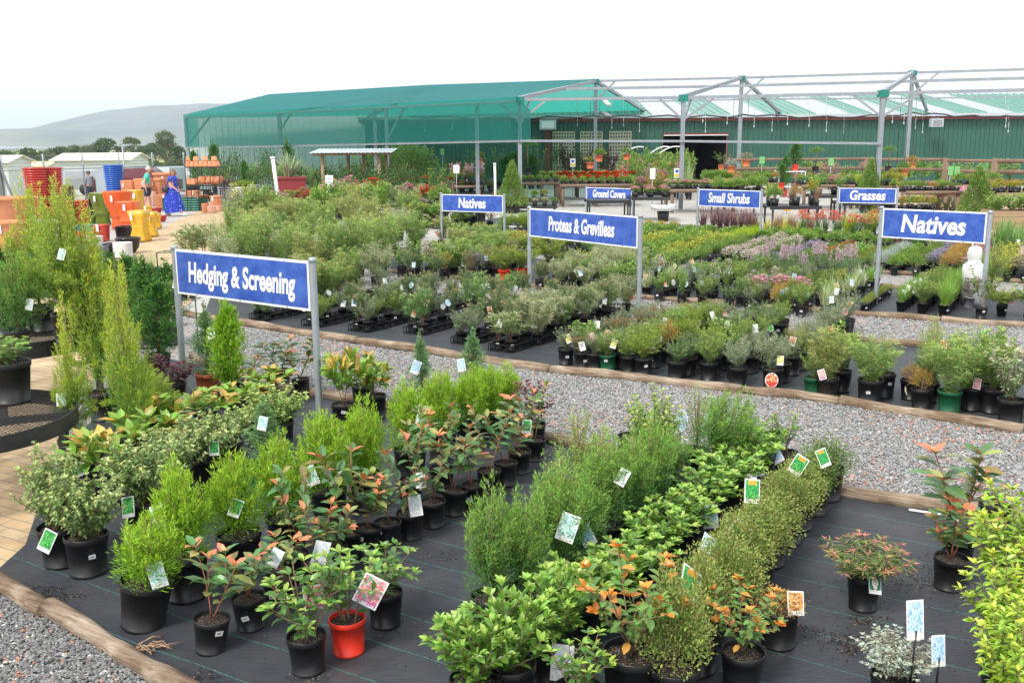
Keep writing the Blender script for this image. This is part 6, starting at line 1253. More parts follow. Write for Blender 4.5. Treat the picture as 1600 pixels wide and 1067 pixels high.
bp(28,371,392,40,34,'grey','dark grey rectangular trough at left','plain',sq=1);bp(45,362,374,22,20,'orange','orange low trough behind grey one','plain',sq=1);bp(33,386,404,30,24,'crimson','dark red bowls under the grey trough','saucers');bp(4,350,400,14,14,'blue','deep blue tall pot cut by left edge','plain');bp(35,398,414,30,24,'blue','blue dishes at left behind conifers','saucers')
bp(150,287,306,22,19,'pink','pale pink terracotta pot before the fence','plain',sq=1)
bp(200,282,320,24,20,'terra','pale terracotta square pot left behind the man','plain',sq=1);bp(224,279,321,28,22,'terra','terracotta square pot behind the man','plain',sq=1);bp(243,279,320,26,20,'terra','terracotta pot with flared rim right of the man','rim',sq=1);bp(256,270,318,36,24,'terra','largest tall terracotta pot left of the woman','rim');bp(256,304,327,34,30,'terra','lower terracotta block under the tall one','plain',sq=1);bp(212,300,322,40,34,'terra','broad terracotta trough under the square pots','plain',sq=1)
bp(315,305,327,18,13,'terra','dark terracotta stack on ground right of the woman','rim',sq=1);bp(336,306,330,20,18,'terra','round terracotta pots under the rack','rim');bp(300,298,318,22,18,'terra','terracotta troughs behind corrugated bed','plain',sq=1);bp(320,318,332,12,11,'terra','small terracotta pot beside green bed','plain');bp(329,322,333,14,12,'pink','pale pots at foot of rack','plain');bp(340,321,330,14,12,'pink','pale saucers at right foot of rack','saucers')
bp(118,362,380,26,22,'orange','small orange pot before the teal pot','plain',sq=1);bp(60,350,372,22,16,'crimson','glossy dark red vase left of the short red stack','vase');bp(75,345,366,20,16,'yellow','small yellow vase between the red stacks','hour',sq=1);bp(113,372,392,24,20,'blue','blue bowl stack before the teal pot','saucers');bp(92,366,388,26,20,'terra','terracotta bowl stack before the red ribbed pots','saucers')
bp(170,312,340,18,14,'olive','slim olive pot between the olive vase and orange vase','plain',sq=1);bp(205,330,352,16,14,'orange','small orange pot between orange and yellow vases','hour',sq=1);bp(186,330,350,18,14,'maroon','maroon pot between the orange vases','plain');bp(232,300,322,20,16,'pink','pale pink trough between terracotta pots','plain',sq=1);bp(270,300,320,20,16,'terra','terracotta pot stack right of tallest terracotta','rim');bp(60,392,410,30,24,'black','black saucers before grey trough','saucers');bp(84,392,412,28,22,'white','white bowls before grey trough','saucers')
# rack with small terracotta pots
Yr=38.5
def X(px,Y=Yr): return at(px,250,Y).x
t=thing('pot_rack','black wire rack holding small terracotta pots','rack',(X(288),Yr,0));rw=X(341)-X(288)
for x in(0,rw*.35,rw*.72,rw):
    for y in(0,.6):
        m=MB();m.tube([(x,y,0),(x,y,at(300,262,Yr).z+.4 if x in(0,) else at(300,262,Yr).z)],.018,5);m.build('upright','blacksteel',t)
zs=[at(300,262,Yr).z,at(300,291,Yr).z]
for z in zs:
    m=MB()
    for y in(0,.15,.3,.45,.6): m.bar((0,y,z),(rw,y,z),.02)
    m.build('shelf','blacksteel',t)
def smallpot(x,y,z,s,lab,up=False,lean=0,grp='small terracotta pots on the rack'):
    if 'sp' not in TAGM:
        m=MB();m.lathe([(0,0),(.34,0),(.45,.7),(.5,.72),(.5,.95),(.44,.95),(.4,.6),(0,.5)],16);TAGM['sp']=m.mesh('terracotta_pot',[CL['terra']])
    o=link('small_pot',TAGM['sp'],None,(x,y,z));o.scale=(s,s,s*1.05)
    if up:o.rotation_euler=(math.pi,0,0);o.location.z+=s
    if lean:o.rotation_euler=(lean,0,R_.uniform(-.4,.4));o.location.z+=.10
    tag(o,lab,'flower pot',grp)
k=0
for r in range(2):
    for c in range(7):
        x=X(291)+c*(rw-.15)/6.6;smallpot(x,Yr+.12+.34*r,zs[0]+.02,.21,'upturned small terracotta pot, %s along %s line of top rack shelf'%(ORD[c],('front','back')[r]),True)
        if (c+r)%2==0: smallpot(x+.02,Yr+.14+.34*r,zs[0]+.235,.18,'terracotta pot stacked over %s place, %s line of top shelf'%(ORD[c],('front','back')[r]),True)
        smallpot(x,Yr+.12+.34*r,zs[1]+.05 if c<2 else zs[1]+.02,.23 if c<2 else .26,'small terracotta pot, %s along %s line of lower rack shelf'%(ORD[c],('front','back')[r]),c<2,0 if c<2 else -1.0)
# corrugated raised beds
def corr(x0,x1,yt,yb,m_,label,rnd,depth=1.0,name='raised_bed',up_=0):
    p=g((x0+x1)/2,yb);s=mpp(p);W=(x1-x0)*s;H=zat(x0,yt,p);t=thing(name,label,'raised garden bed',(p.x,p.y+depth/2,0));m=MB();k=max(4,int(H/.085));prof=[]
    for i in range(k*4+1): prof.append((1+.0*i,H*i/(k*4),.02*math.sin(i*math.pi/2)))
    n=48;vs=[];fs=[]
    for (q,z,o_) in prof:
        for j in range(n):
            a=6.283*j/n;ca,sa=math.cos(a),math.sin(a)
            e=(abs(ca)**(2/rnd)*(1 if ca>0 else -1),abs(sa)**(2/rnd)*(1 if sa>0 else -1));vs.append((e[0]*(W/2+o_),e[1]*(depth/2+o_),z))
    for i in range(len(prof)-1):
        for j in range(n): fs.append((i*n+j,i*n+(j+1)%n,(i+1)*n+(j+1)%n,(i+1)*n+j))
    m.add(vs,fs,0,smooth=True);m.build('wall',m_,t);m=MB();m.add([(v[0],v[1],H*.93) for v in vs[:n]],[tuple(range(n))],0);m.build('soil','soil',t)
    return t,H,W
corr(252,316,310,329,mat('green_corrugated',(.02,.13,.09),.4,None,None,.3),'low green corrugated raised bed behind the woman',8,1.0)
tk_,TH,TW=corr(336,396,292,327,mat('zinc',(.5,.53,.56),.35,None,None,.8),'tall galvanised corrugated bed planted with lettuce',3,1.6)
pc=tk_.location
for j in range(9):
    a=j*.7;rr_=.15+.08*j;q=Vector((pc.x+math.cos(a)*min(rr_,TW*.4),pc.y+math.sin(a)*.5-.1,TH*.93));kd='purp' if q.x<pc.x else 'thry'
    me,h0=farmesh('leafm' if kd=='thry' else 'purp',0,'black',0) if False else (proto('thry' if kd=='thry' else 'purp')[0][0],0)
    o=link('lettuce',me,None,q,a);o.scale=(1.1,1.1,.9);tag(o,('lime green lettuce' if kd=='thry' else 'dark purple lettuce')+', %s planted in the galvanised bed'%ORD[j],'lettuce','lettuces in the galvanised bed')
# ================================================================ people
def skin(name,joints,edges,radii,m,parent,sub=2):
    me=bpy.data.meshes.new(name);me.from_pydata([tuple(j) for j in joints],edges,[]);o=bpy.data.objects.new(name,me);COL.objects.link(o)
    sk=o.modifiers.new('s','SKIN');sk.use_smooth_shade=True
    for i,r in enumerate(radii):
        rr=r if isinstance(r,tuple) else (r,r);me.skin_vertices[0].data[i].radius=rr
    me.skin_vertices[0].data[0].use_root=True
    sb=o.modifiers.new('b','SUBSURF');sb.levels=sub
    dg=bpy.context.evaluated_depsgraph_get();m2=bpy.data.meshes.new_from_object(o.evaluated_get(dg));bpy.data.objects.remove(o);m2.materials.clear();m2.materials.append(m)
    for p in m2.polygons:p.use_smooth=True
    o=link(name,m2,parent);return o
SKIN=mat('skin',(.62,.33,.24),.55);HAIRW=mat('white_hair',(.62,.60,.58),.8);HAIRB=mat('auburn_hair',(.22,.09,.04),.6)
def hand(J,E,Rr,wrist,d,side):
    # palm + five fingers
    d=d.normalized();s=Vector((d.y,-d.x,0));s=s.normalized() if s.length>.01 else Vector((1,0,0))
    w=len(J)-1;J.append(wrist+d*.06);E.append((w,w+1));Rr.append((.032,.018));pm=w+1
    for i,(o_,l) in enumerate(((-.028,.06),(-.01,.075),(.01,.07),(.027,.055))):
        a=J[pm]+s*o_+d*.025;J.append(a);E.append((pm,len(J)-1));Rr.append(.009);J.append(a+d*l*.55+Vector((0,.006,0)));E.append((len(J)-2,len(J)-1));Rr.append(.008);J.append(a+d*l*.95+Vector((0,.022,0)));E.append((len(J)-2,len(J)-1));Rr.append(.007)
    J.append(wrist+d*.03+s*.035*side);E.append((w,len(J)-1));Rr.append(.010);J.append(wrist+d*.065+s*.055*side);E.append((len(J)-2,len(J)-1));Rr.append(.008)
def body(t,H,Lf,Rf,Lk,Rk,Lh,Rh,Le,Re,lean=(0,0),sh=.20,hip=.10,girth=1.0):
    # joints in local space, facing +X
    k=H/1.72;V=lambda x,y,z:Vector((x*k,y*k,z*k))
    J=[V(0,0,.93),V(.01+lean[0]*.3,0,1.12),V(lean[0]*.8,0,1.32),V(lean[0],0,1.42),V(lean[0]+.01,0,1.48)];E=[(0,1),(1,2),(2,3),(3,4)];Rr=[(.15*k*girth,.12*k*girth),(.145*k*girth,.125*k*girth),(.15*k*girth,.115*k*girth),(.07*k,.07*k),(.055*k,.055*k)]
    for s,kn,ft,foot in((1,Lk,Lf,1),(-1,Rk,Rf,1)):
        b=len(J);J+= [V(0,hip*s,.86),V(kn[0],hip*s,kn[1]),V(ft[0],hip*s,ft[1]),V(ft[0]+.10,hip*s,max(.03,ft[1]-.05)),V(ft[0]+.17,hip*s,max(.025,ft[1]-.06))];E+=[(0,b),(b,b+1),(b+1,b+2),(b+2,b+3),(b+3,b+4)];Rr+=[(.09*k,.09*k),(.058*k,.058*k),(.038*k,.038*k),(.04*k,.03*k),(.03*k,.02*k)]
    hs=[]
    for s,el,ha in((1,Le,Lh),(-1,Re,Rh)):
        b=len(J);J+= [V(lean[0],sh*s*.82,1.38),V(el[0],s*el[2],el[1]),V(ha[0],s*ha[2],ha[1])];E+=[(2,b),(b,b+1),(b+1,b+2)];Rr+=[(.058*k,.058*k),(.042*k,.042*k),(.028*k,.028*k)]
        hand(J,E,Rr,J[-1],(J[-1]-J[-2]),s)
    skin('body',J,E,Rr,SKIN,t,2);return k
def head(t,c,k,yaw,hair,long_,tiltf=0):
    # separate spherical skull with face; joined as child meshes of the same figure
    M=Matrix.Translation(c)@Matrix.Rotation(yaw,4,'Z')@Matrix.Rotation(tiltf,4,'Y')
    m=MB();n=20;r=.085*k;prof=[]
    vs=[];fs=[];rows=14
    for i in range(rows+1):
        ph=math.pi*i/rows;z=math.cos(ph)*.118*k
        for j in range(n):
            a=6.283*j/n;x=math.cos(a)*math.sin(ph)*r*1.12;y=math.sin(a)*math.sin(ph)*r*.9
            if z<-.03*k: x=x*(1-.25*(-z/.118/k))+.012*k;y*=1-.35*(-z/.118/k)
            # nose, brow
            if abs(a if a<3.14 else a-6.283)<.2 and -.035*k<z<.02*k: x+=.018*k*(1-abs(z+.015*k)/.05/k)
            vs.append(M@Vector((x,y,z)))
    for i in range(rows):
        for j in range(n): fs.append((i*n+j,(i+1)*n+j,(i+1)*n+(j+1)%n,i*n+(j+1)%n))
    m.add(vs,fs,0,smooth=True)
    for s in(1,-1): m.tube([M@Vector((0,.078*k*s,.012*k)),M@Vector((-.01*k,.088*k*s,0)),M@Vector((0,.08*k*s,-.022*k))],[.008,.012,.007],6)
    m.build('head',SKIN,t)
    m=MB();m.tube([M@Vector((.083*k,-.022*k,-.062*k)),M@Vector((.09*k,0,-.06*k)),M@Vector((.083*k,.022*k,-.062*k))],.005,5);m.build('mouth',simple('lips',(.45,.13,.11)),t)
    for s in(1,-1): m=MB();m.lathe([(0,.009),(.008,.006),(.010,0)],8,0,M@Matrix.Translation((.083*k,.03*k*s,.012*k))@Matrix.Rotation(rad(90),4,'Y'));m.build('eye','blacksteel',t)
    m=MB();rgn=random.Random(4);vs=[];fs=[]
    for i in range(rows+1):
        ph=math.pi*(.0+ (.78 if long_ else .55)*i/rows);z=math.cos(ph)*.13*k
        for j in range(n):
            a=6.283*j/n;fr=max(0,math.cos(a));cut=fr*(.75 if i>rows*.45 else 0)
            rr=r*(1.2+.05*math.sin(j*2.3+i)+(.16 if long_ and i>5 else 0))*(1-cut*.55)
            vs.append(M@Vector((math.cos(a)*math.sin(ph)*rr*1.08-.016*k,math.sin(a)*math.sin(ph)*rr*.95,z+.006*k)))
    for i in range(rows):
        for j in range(n): fs.append((i*n+j,(i+1)*n+j,(i+1)*n+(j+1)%n,i*n+(j+1)%n))
    m.add(vs,fs,0,smooth=True);m.build('hair',hair,t);return M
# man
pm_=g(231,330);t=thing('person','man in green t-shirt and dark blue shorts walking past the terracotta pots','person',pm_,.25)
k=body(t,1.72,(.12,.08),(-.22,.10),(.10,.50),(-.04,.48),(.10,.88,.27),(.02,.86,.27),(-.02,1.13,.26),(-.03,1.12,.26),(.08,0),.22,.10,1.12)
head(t,Vector((.15,0,1.58)),k,-.25,HAIRW,False,.25)
skin('shirt',[Vector(q) for q in((.0,0,.92),(.02,0,1.10),(.06,0,1.32),(.08,0,1.41),(.08,.17,1.385),(.03,.235,1.20),(.08,-.17,1.385),(.02,-.235,1.20))],[(0,1),(1,2),(2,3),(2,4),(4,5),(2,6),(6,7)],[(.185,.155),(.185,.16),(.19,.14),(.085,.085),.085,.068,.085,.068],mat('green_tshirt',(.07,.50,.36),.8,(9,.3,(.09,.56,.42)),(12,.4,.02)),t)
skin('shorts',[Vector(q) for q in((.0,0,.90),(.0,.09,.82),(.08,.10,.56),(.0,-.09,.82),(-.03,-.10,.55))],[(0,1),(1,2),(0,3),(3,4)],[(.175,.15),.12,.105,.12,.105],mat('navy_shorts',(.035,.045,.09),.85),t)
for s,x,z in((1,.12,.05),(-1,-.22,.06)): m=MB();m.tube([(x-.07,.1*s,z-.01),(x+.05,.1*s,z-.01),(x+.19,.1*s,z-.02)],[.045,.052,.035],8);m.build('shoe','blacksteel',t)
# woman
pw_=g(272,337);t=thing('person','woman in long blue patterned dress striding right and looking back','person',pw_,-.1)
k=body(t,1.66,(-.33,.07),(.36,.09),(-.12,.50),(.22,.50),(.12,1.02,.22),(.26,.98,.24),(.02,1.14,.25),(.08,1.12,.27),(.03,0),.20,.10,1.15)
M=head(t,Vector((.07,0,1.52)),k,-.95,HAIRB,True,.05)
m=MB()
for s in(1,-1): m.lathe([(0,.014),(.02,.012),(.024,0)],10,0,M@Matrix.Translation((.082,.032*s,.012))@Matrix.Rotation(rad(90),4,'Y'))
m.tube([M@Vector((.09,-.03,.016)),M@Vector((.09,.03,.016))],.004,4);m.build('sunglasses','blacksteel',t)
MB_=mat('blue_dress',(.012,.035,.42),.7);n_=MB_.node_tree;v_=n_.nodes.new('ShaderNodeTexVoronoi');v_.inputs['Scale'].default_value=13;tc_=n_.nodes.new('ShaderNodeTexCoord');n_.links.new(tc_.outputs['Object'],v_.inputs[0]);r_=n_.nodes.new('ShaderNodeValToRGB');r_.color_ramp.elements[0].position=.18;r_.color_ramp.elements[0].color=(.35,.55,.85,1);r_.color_ramp.elements[1].position=.26;r_.color_ramp.elements[1].color=(.012,.04,.45,1);n_.links.new(v_.outputs['Distance'],r_.inputs[0]);n_.links.new(r_.outputs[0],n_.nodes['Principled BSDF'].inputs['Base Color'])
m=MB();n=28;vs=[];fs=[];prof=[(.36,.24,.10,.03),(.35,.24,.30,.03),(.31,.235,.55,.01),(.25,.215,.80,0),(.205,.18,.95,0),(.175,.155,1.08,.01),(.18,.155,1.22,.02),(.17,.14,1.33,.03),(.10,.09,1.395,.03)]
for (rx,ry,z,ox) in prof:
    for j in range(n):
        a=6.283*j/n;f=1+.07*math.sin(a*7+z*3)*(1 if z<.9 else 0);zz=z+(.06*max(0,math.cos(a)) if z<.2 else 0);vs.append((ox+math.cos(a)*rx*f,math.sin(a)*ry*f,zz))
for i in range(len(prof)-1):
    for j in range(n): fs.append((i*n+j,i*n+(j+1)%n,(i+1)*n+(j+1)%n,(i+1)*n+j))
m.add(vs,fs,0,smooth=True)
for s in(1,-1): m.tube([(.03,.13*s,1.36),(.04,.21*s,1.31),(.04,.25*s,1.22)],[.075,.085,.08],10,0,True)
m.build('dress',MB_,t)
m=MB();m.lathe([(0,-.10),(.10,-.10),(.12,0),(.11,.08),(0,.10)],16,0,Matrix.Translation((-.16,-.22,.95))@Matrix.Diagonal((1,.55,1,1)));m.build('shoulder_bag','blacksteel',t);m=MB();m.tube([(-.16,-.24,1.03),(-.02,-.20,1.22),(.06,-.06,1.40)],.012,5);m.build('bag_strap','blacksteel',t)
for s,x,z in((1,-.33,.03),(-1,.36,.05)): m=MB();m.tube([(x-.05,.1*s,z),(x+.06,.1*s,z-.005),(x+.17,.1*s,z-.01)],[.03,.04,.028],8);m.build('sandal','white',t)
pb=at(141,298,48);pb.z=-.2;t=thing('person','distant person in grey top and dark cap behind the fence','person',pb,2.6)
k=body(t,1.5,(.05,.08),(-.05,.08),(.05,.48),(-.02,.48),(.2,1.05,.2),(.2,1.05,.2),(.05,1.12,.24),(.05,1.12,.24),(.03,0));head(t,Vector((.05,0,1.38)),k,0,HAIRB,False);skin('shirt',[Vector(q) for q in((.0,0,.78),(.02,0,.98),(.03,0,1.15),(.03,0,1.24),(.03,.15,1.2),(.04,.21,1.02),(.03,-.15,1.2),(.04,-.21,1.02))],[(0,1),(1,2),(2,3),(2,4),(4,5),(2,6),(6,7)],[(.16,.14),(.16,.14),(.165,.13),(.08,.08),.08,.06,.08,.06],mat('grey_top',(.3,.32,.36),.8),t)
m=MB();m.lathe([(.10,1.42),(.10,1.47),(.06,1.52),(0,1.53)],14,0,Matrix.Translation((.05,0,0)));m.box(.1,-.06,1.42,.22,.06,1.435);m.build('cap','blacksteel',t);skin('trousers',[Vector(q) for q in((.0,0,.80),(.0,.09,.72),(.05,.09,.1),(.0,-.09,.72),(-.04,-.09,.1))],[(0,1),(1,2),(0,3),(3,4)],[(.15,.13),.1,.07,.1,.07],mat('dark_trousers',(.04,.04,.06),.8),t)
# ================================================================ benches and displays behind the beds
def bench(x0,x1,yf,z,depth,label,kinds,style='timber',rowsp=.32,dxs=.32,H=None,W=None,where='',ylow=None,rz=0,pot='black'):
    a=g(x0,yf,z);b=g(x1,yf,z);Y=(a.y+b.y)/2;a.y=b.y=Y;a=Vector((at(x0,yf,Y).x,Y,0));b=Vector((at(x1,yf,Y).x,Y,0));L=b.x-a.x
    m_='tlog' if style=='timber' else 'blacksteel'
    t=thing('display_bench',label,'bench',a,0,style+' display benches')
    n=max(2,int(L/1.4)+1)
    for i in range(n):
        for y in(.06,depth-.06):
            m=MB();x=.07+(L-.14)*i/(n-1)
            (m.tube([(x,y,0),(x,y,z-.1)],.065,8) if style=='timber' else m.bar((x,y,0),(x,y,z-.06),.05));m.build('leg',m_,t)
    m=MB()
    if style=='timber':
        for y in(0,depth): m=MB();m.tube([(-.05,y,z-.03),(L+.05,y,z-.03)],.065,8);m.build('rail',m_,t)
        m=MB();k=int(depth/.16)
        for i in range(1,k): m.box(0,i*depth/k-.05,z-.045,L,i*depth/k+.05,z-.015)
        m.build('slats',m_,t)
    else:
        m.box(-.03,0,z-.10,L+.03,.03,z);m.build('apron',m_,t);m=MB();m.box(-.03,depth-.03,z-.10,L+.03,depth,z);m.build('apron',m_,t);m=MB();m.box(0,.035,z-.05,L,depth-.035,z-.02);m.build('top',m_,t)
    if kinds:
        nr=max(1,int(depth/rowsp));nc=max(1,int(L/dxs))
        for r in range(nr):
            kd0=kinds[min(len(kinds)-1,int(r*len(kinds)/nr))]
            for c in range(nc):
                kd=kd0 if kd0.startswith('bed') or R_.random()<.6 else R_.choice(kinds+['leafy','yell','fpnk','fyel','copp','boxg','leafm']);kk=KINDS[kd];h=(H or kk['H']);w=(W or kk['W'])*R_.uniform(.8,1.1)
                p=Vector((a.x+.12+c*(L-.2)/max(1,nc-1) if nc>1 else a.x+L/2,a.y+.14+r*rowsp,z-.012)) ;p.x+=R_.gauss(0,.02)
                plant(kd,p,h*R_.uniform(.85,1.15),w*R_.uniform(.9,1.1),'%s, %s from left, line %s on %s'%(kk['look'],ORD[c],ORD[r],where),'plants on '+where,pot,.15,far=True)
    return t,a,L
bench(812,873,286,.85,1.4,'log framed bench right of the cone topiary',['seed','bedy'],H=.16,W=.3,where='the log bench by topiary')
bench(877,988,289,.85,1.6,'log framed bench of green and scarlet bedding plants',['leafm','bedr','bedr','bedr'],H=.2,W=.3,where='the scarlet bedding bench')
bench(870,990,282,.85,1.8,'log framed bench behind the scarlet bedding bench',['bedr','bedy'],H=.24,W=.32,where='the rear bedding bench')
bench(845,905,280,.85,1.2,'log bench of yellow bedding by the red downpipe',['bedy','bedy'],H=.2,W=.3,where='the yellow bedding bench')
bench(918,985,313,.72,1.0,'black bench behind Ground Covers sign',[],'black')
bench(988,1046,308,.75,1.2,'black bench of pale pink bedding right of Ground Covers sign',['bedp','bedp','bedp'],'black',H=.2,W=.28,where='the pale pink bench')
bench(1048,1150,297,.8,1.6,'log bench of white bedding behind Small Shrubs sign',['bedp','leafm','bedp'],H=.2,W=.32,where='the white bedding bench')
bench(1120,1195,303,.75,1.2,'black bench with hostas behind the Small Shrubs sign',['leafm','leafm','yell'],'black',H=.4,W=.45,where='the leafy bench')
bench(1205,1283,322,.68,1.0,'black bench of brown grasses right of Small Shrubs sign',['brng','purg'],'black',rowsp=.45,dxs=.4,H=.5,W=.45,where='the brown grass bench')
bench(1275,1318,305,.8,1.0,'black bench with leafy shrubs left of Grasses sign',['leafy'],'black',rowsp=.45,dxs=.4,H=.55,W=.5,where='the leafy shrub bench')
bench(1318,1402,316,.7,1.1,'empty black bench behind the Grasses sign',[],'black')
bench(1255,1345,290,.85,1.4,'log bench with orange flowers below the rails',['leafy','fyel','fpale'],H=.3,W=.36,where='the orange flower bench')
bench(1150,1215,287,.85,1.2,'bench of green herbs below the green poster',['leafm','boxg'],H=.35,W=.36,where='the herb bench')
bench(1345,1415,292,.85,1.2,'log bench with lime leaves beside the cone topiary',['yell','limes'],H=.4,W=.4,where='the lime leaf bench')
bench(1418,1502,300,.85,1.6,'log bench of grey green seedlings at right',['mossd','leafm','yell','leafm'],H=.2,W=.36,where='the right seedling bench')
bench(1560,1640,303,.85,1.6,'dark bench with yellow and orange pots at right edge',['fyel','copp','yell'],H=.28,W=.34,where='the right edge bench')
bench(1502,1560,290,.85,1.2,'log bench behind the right cone topiary',['leafm','yell'],H=.3,W=.4,where='the bench behind right topiary')
bench(1385,1465,330,.42,1.0,'low bench of magenta and yellow flowers',['fyel','fpnk','fpur'],'black',H=.3,W=.34,where='the magenta flower bench')
bench(590,705,292,.7,1.4,'bench of red flowers under the shade cloth',['bedr','bedr','leafm'],H=.28,W=.36,where='the red bench under shade')
bench(706,752,291,.75,1.6,'bench of tall pink flowers left of cone topiary',['fpnk','gaura','fpnk'],H=.6,W=.45,where='the pink bench left of topiary')
bench(700,770,300,.5,1.0,'low bench of silver and purple plants',['fpur','lav'],'black',H=.35,W=.4,where='the low silver bench')
bench(652,700,330,.45,.9,'low table of magenta flowers left of small Natives sign',['fpnk','fpnk'],'black',H=.3,W=.34,where='the magenta table')
bench(770,855,312,.3,1.0,'low bench of spiky seedlings below the topiary',['vgra','lav','leafm'],'black',H=.24,W=.3,where='the spiky seedling bench')
bench(752,870,322,.2,.9,'low bench of pale seedlings above Proteas sign',['fwht','mossd'],'black',H=.18,W=.3,where='the pale seedling bench')
# pink gaura, big variegated planter
G_='gaura by the right topiary'
for i in range(9): p=g(1455+i*11,338-(i%2)*6);plant('gaura',p,.55,.85,'airy pink gaura, %s from left beneath the right topiary'%ORD[i],G_,'black',.25,far=True)
p=g(1552,358);t=thing('timber_planter','sawn timber planter box at the right edge below log rails','planter',p,-.05);m=MB()
for z in(0,.17,.34): m.box(0,0,z,2.2,.05,z+.16);m.box(0,.9,z,2.2,.95,z+.16);m.box(0,.052,z,.05,.898,z+.16)
m.build('boards','timber',t);m=MB();m.box(.05,.05,.3,2.2,.9,.44);m.build('soil','soil',t)
for i in range(5):
    o=link('planter_shrub',proto('pitty')[i%2][0],None,(p.x+.25+i*.42,p.y+.35,.42),i);o.scale=(1.9,1.7,1.4);tag(o,'pale variegated shrub, %s from left spilling over the timber planter'%ORD[i],'shrub','shrubs in the timber planter')
# topiaries
def topiary(px,yt,yb,wpx,label,pot='black',dk=0):
    p=g(px,yb);m_=mpp(p);plant('topi',p,zat(px,yt,p)-.3,wpx*m_,label,'clipped cone topiaries',pot,min(.6,wpx*m_*.6),.33)
topiary(800,250,332,48,'clipped cone topiary left of the small log bench');topiary(1355,246,332,46,'clipped cone topiary behind the Grasses sign');topiary(1525,260,345,58,'clipped cone topiary at right before the log rails')
p=g(1240,285,0);
for (x,yt,yb,w_,lab,pt,kd) in((1241,230,289,22,'tall cone conifer in red pot on the white stand','pred','darkc'),(1226,246,290,16,'small cone conifer in red pot left of taller one','pred','darkc'),(1220,258,300,18,'small conifer in red pot low on the white stand','pred','darkc'),(1258,254,300,20,'ball headed standard left of the orange flowers','black','std'),(1272,253,302,22,'ball headed standard right of its twin','black','std'),(1385,262,305,22,'ball headed standard beside frame post','black','std'),(825,232,300,34,'ball headed standard tree by the shed wall','black','std'),(1126,238,290,26,'open shrub on the trolley before the doorway','pterra','oliv')):
    q=at(x,yb,46 if yb<300 else 42);q.z=.0;zz=0
    if 'stand' in lab or 'trolley' in lab: zz=1.17 if 'low' not in lab else .5
    q.z=zz;m_=mpp(q);H=at(x,yt,q.y).z-zz-.22;plant(kd,q,max(.3,H),w_*m_,lab,None,pt,.3,tilt=(0,0))
q=at(1234,285,46);t=thing('plant_stand','white tiered stand carrying the red potted conifers','stand',(q.x,45.9,0));m=MB()
for x in(-.6,.6):
    for y in(-.25,.35): m.bar((x,y,0),(x,y,1.15),.05)
m.build('frame','signwhite',t);
for z in(.48,1.15): m=MB();m.box(-.62,-.3,z-.03,.62,.4,z);m.build('shelf','signwhite',t)
q=at(1126,285,46);t=thing('plant_trolley','grey metal trolley before the doorway','trolley',(q.x,45.9,0));m=MB()
for x in(-.5,.5):
    for y in(-.25,.35): m.bar((x,y,0),(x,y,1.12),.04)
m.build('frame','galv',t);m=MB();m.box(-.52,-.3,1.12,.52,.4,1.16);m.build('shelf','galv',t)
# blue pots
t,a,L=bench(1100,1150,290,.75,.7,'low shelf of plants in blue pots near the doorway',[], 'black')
for c in range(8):
    for r in range(2): plant('leafm',Vector((a.x+.12+c*(L-.24)/7,a.y+.15+r*.35,.752)),.45,.38,'leafy plant in blue pot, %s from left in %s line near doorway'%(ORD[c],('front','back')[r]),'blue pots near the doorway','pblue',.17,tilt=(0,0))
# leafy rack between lattice and doorway (tall terraced display)
for r in range(5):
    for c in range(9):
        px=975+c*12.5+R_.uniform(-3,3);Y=44+r*1.5;p=at(px,250,Y);p.z=0;H=.75+.18*r
        kd=R_.choice(['leafy','fpale','copp','vgra','leafm','fpnk','phot','flaxg']);kk=KINDS[kd]
        plant(kd,p,H+R_.uniform(-.1,.2),.62,'%s, step %s, place %s of tiered display by doorway'%(' '.join(kk['look'].split()[:4]),ORD[r],ORD[c]),'tiered display by the doorway','black',.3,.35,tilt=(0,0))
for c in range(12):
    px=985+c*8.5;Y=51;p=at(px,250,Y);p.z=0;plant('leafy',p,1.75+R_.uniform(-.15,.25),.7,'tall leafy plant, %s from left at back of tiered display'%ORD[c],'tiered display by the doorway','black',.3,.35,tilt=(0,0))
for c in range(6):
    px=870+c*16;p=at(px,250,57);p.z=0;plant('purp' if c%2 else 'darkm',p,1.9+R_.uniform(-.2,.4),1.3,'%s bush, %s from left in front of lattice panels'%('purple' if c%2 else 'dark green',ORD[c]),'bushes before the lattice','black',.4,tilt=(0,0))
for c in range(16):
    px=1160+c*28;p=at(px,250,53);p.z=0;plant(R_.choice(['leafm','leafy','yell','fpnk']),p,1.0+R_.uniform(-.15,.2),1.0,'leafy plant, %s from left along the foot of green wall'%ORD[c],'plants along the green wall','black',.4,tilt=(0,0))
# under the shade cloth: tall dark plants in two ranks
for r in range(3):
    for c in range(14):
        px=305+c*28+r*9+R_.uniform(-6,6);Y=52-(px-300)*.02-r*3.2
        if px>690:continue
        p=at(px,250,Y);p.z=0;kd=R_.choice(['darkm','darkm','palm','oliv','darkc','darkm','leafy','darkm']);kk=KINDS[kd]
        H=R_.uniform(1.5,2.3) if r<1 else R_.uniform(1.1,1.6)
        plant(kd,p,H,kk['W']*(H/kk['H'])*.75 if kd!='darkm' else R_.uniform(1.1,1.6),'%s, rank %s, place %s under shade cloth'%(kk['look'].replace(' under shade',''),ORD[r],ORD[c]),'tall plants under the shade cloth','black',.4,tilt=(0,0))
for c in range(8):
    px=606+c*9;p=at(px,250,47+c%3);p.z=0;plant('fing',p,1.75+R_.uniform(-.2,.5),.9,'tall soft bamboo like plant, %s from left under shade cloth'%ORD[c],'bamboo like plants under shade','black',.4,tilt=(0,0))
for c in range(12):
    px=700+c*13;p=at(px,250,56);p.z=0;plant(R_.choice(['darkc','purp','oliv','darkm']),p,1.4+R_.uniform(-.2,.6),.9,'dark plant, %s from left against the shaded green wall'%ORD[c],'plants against the shaded wall','black',.4,tilt=(0,0))
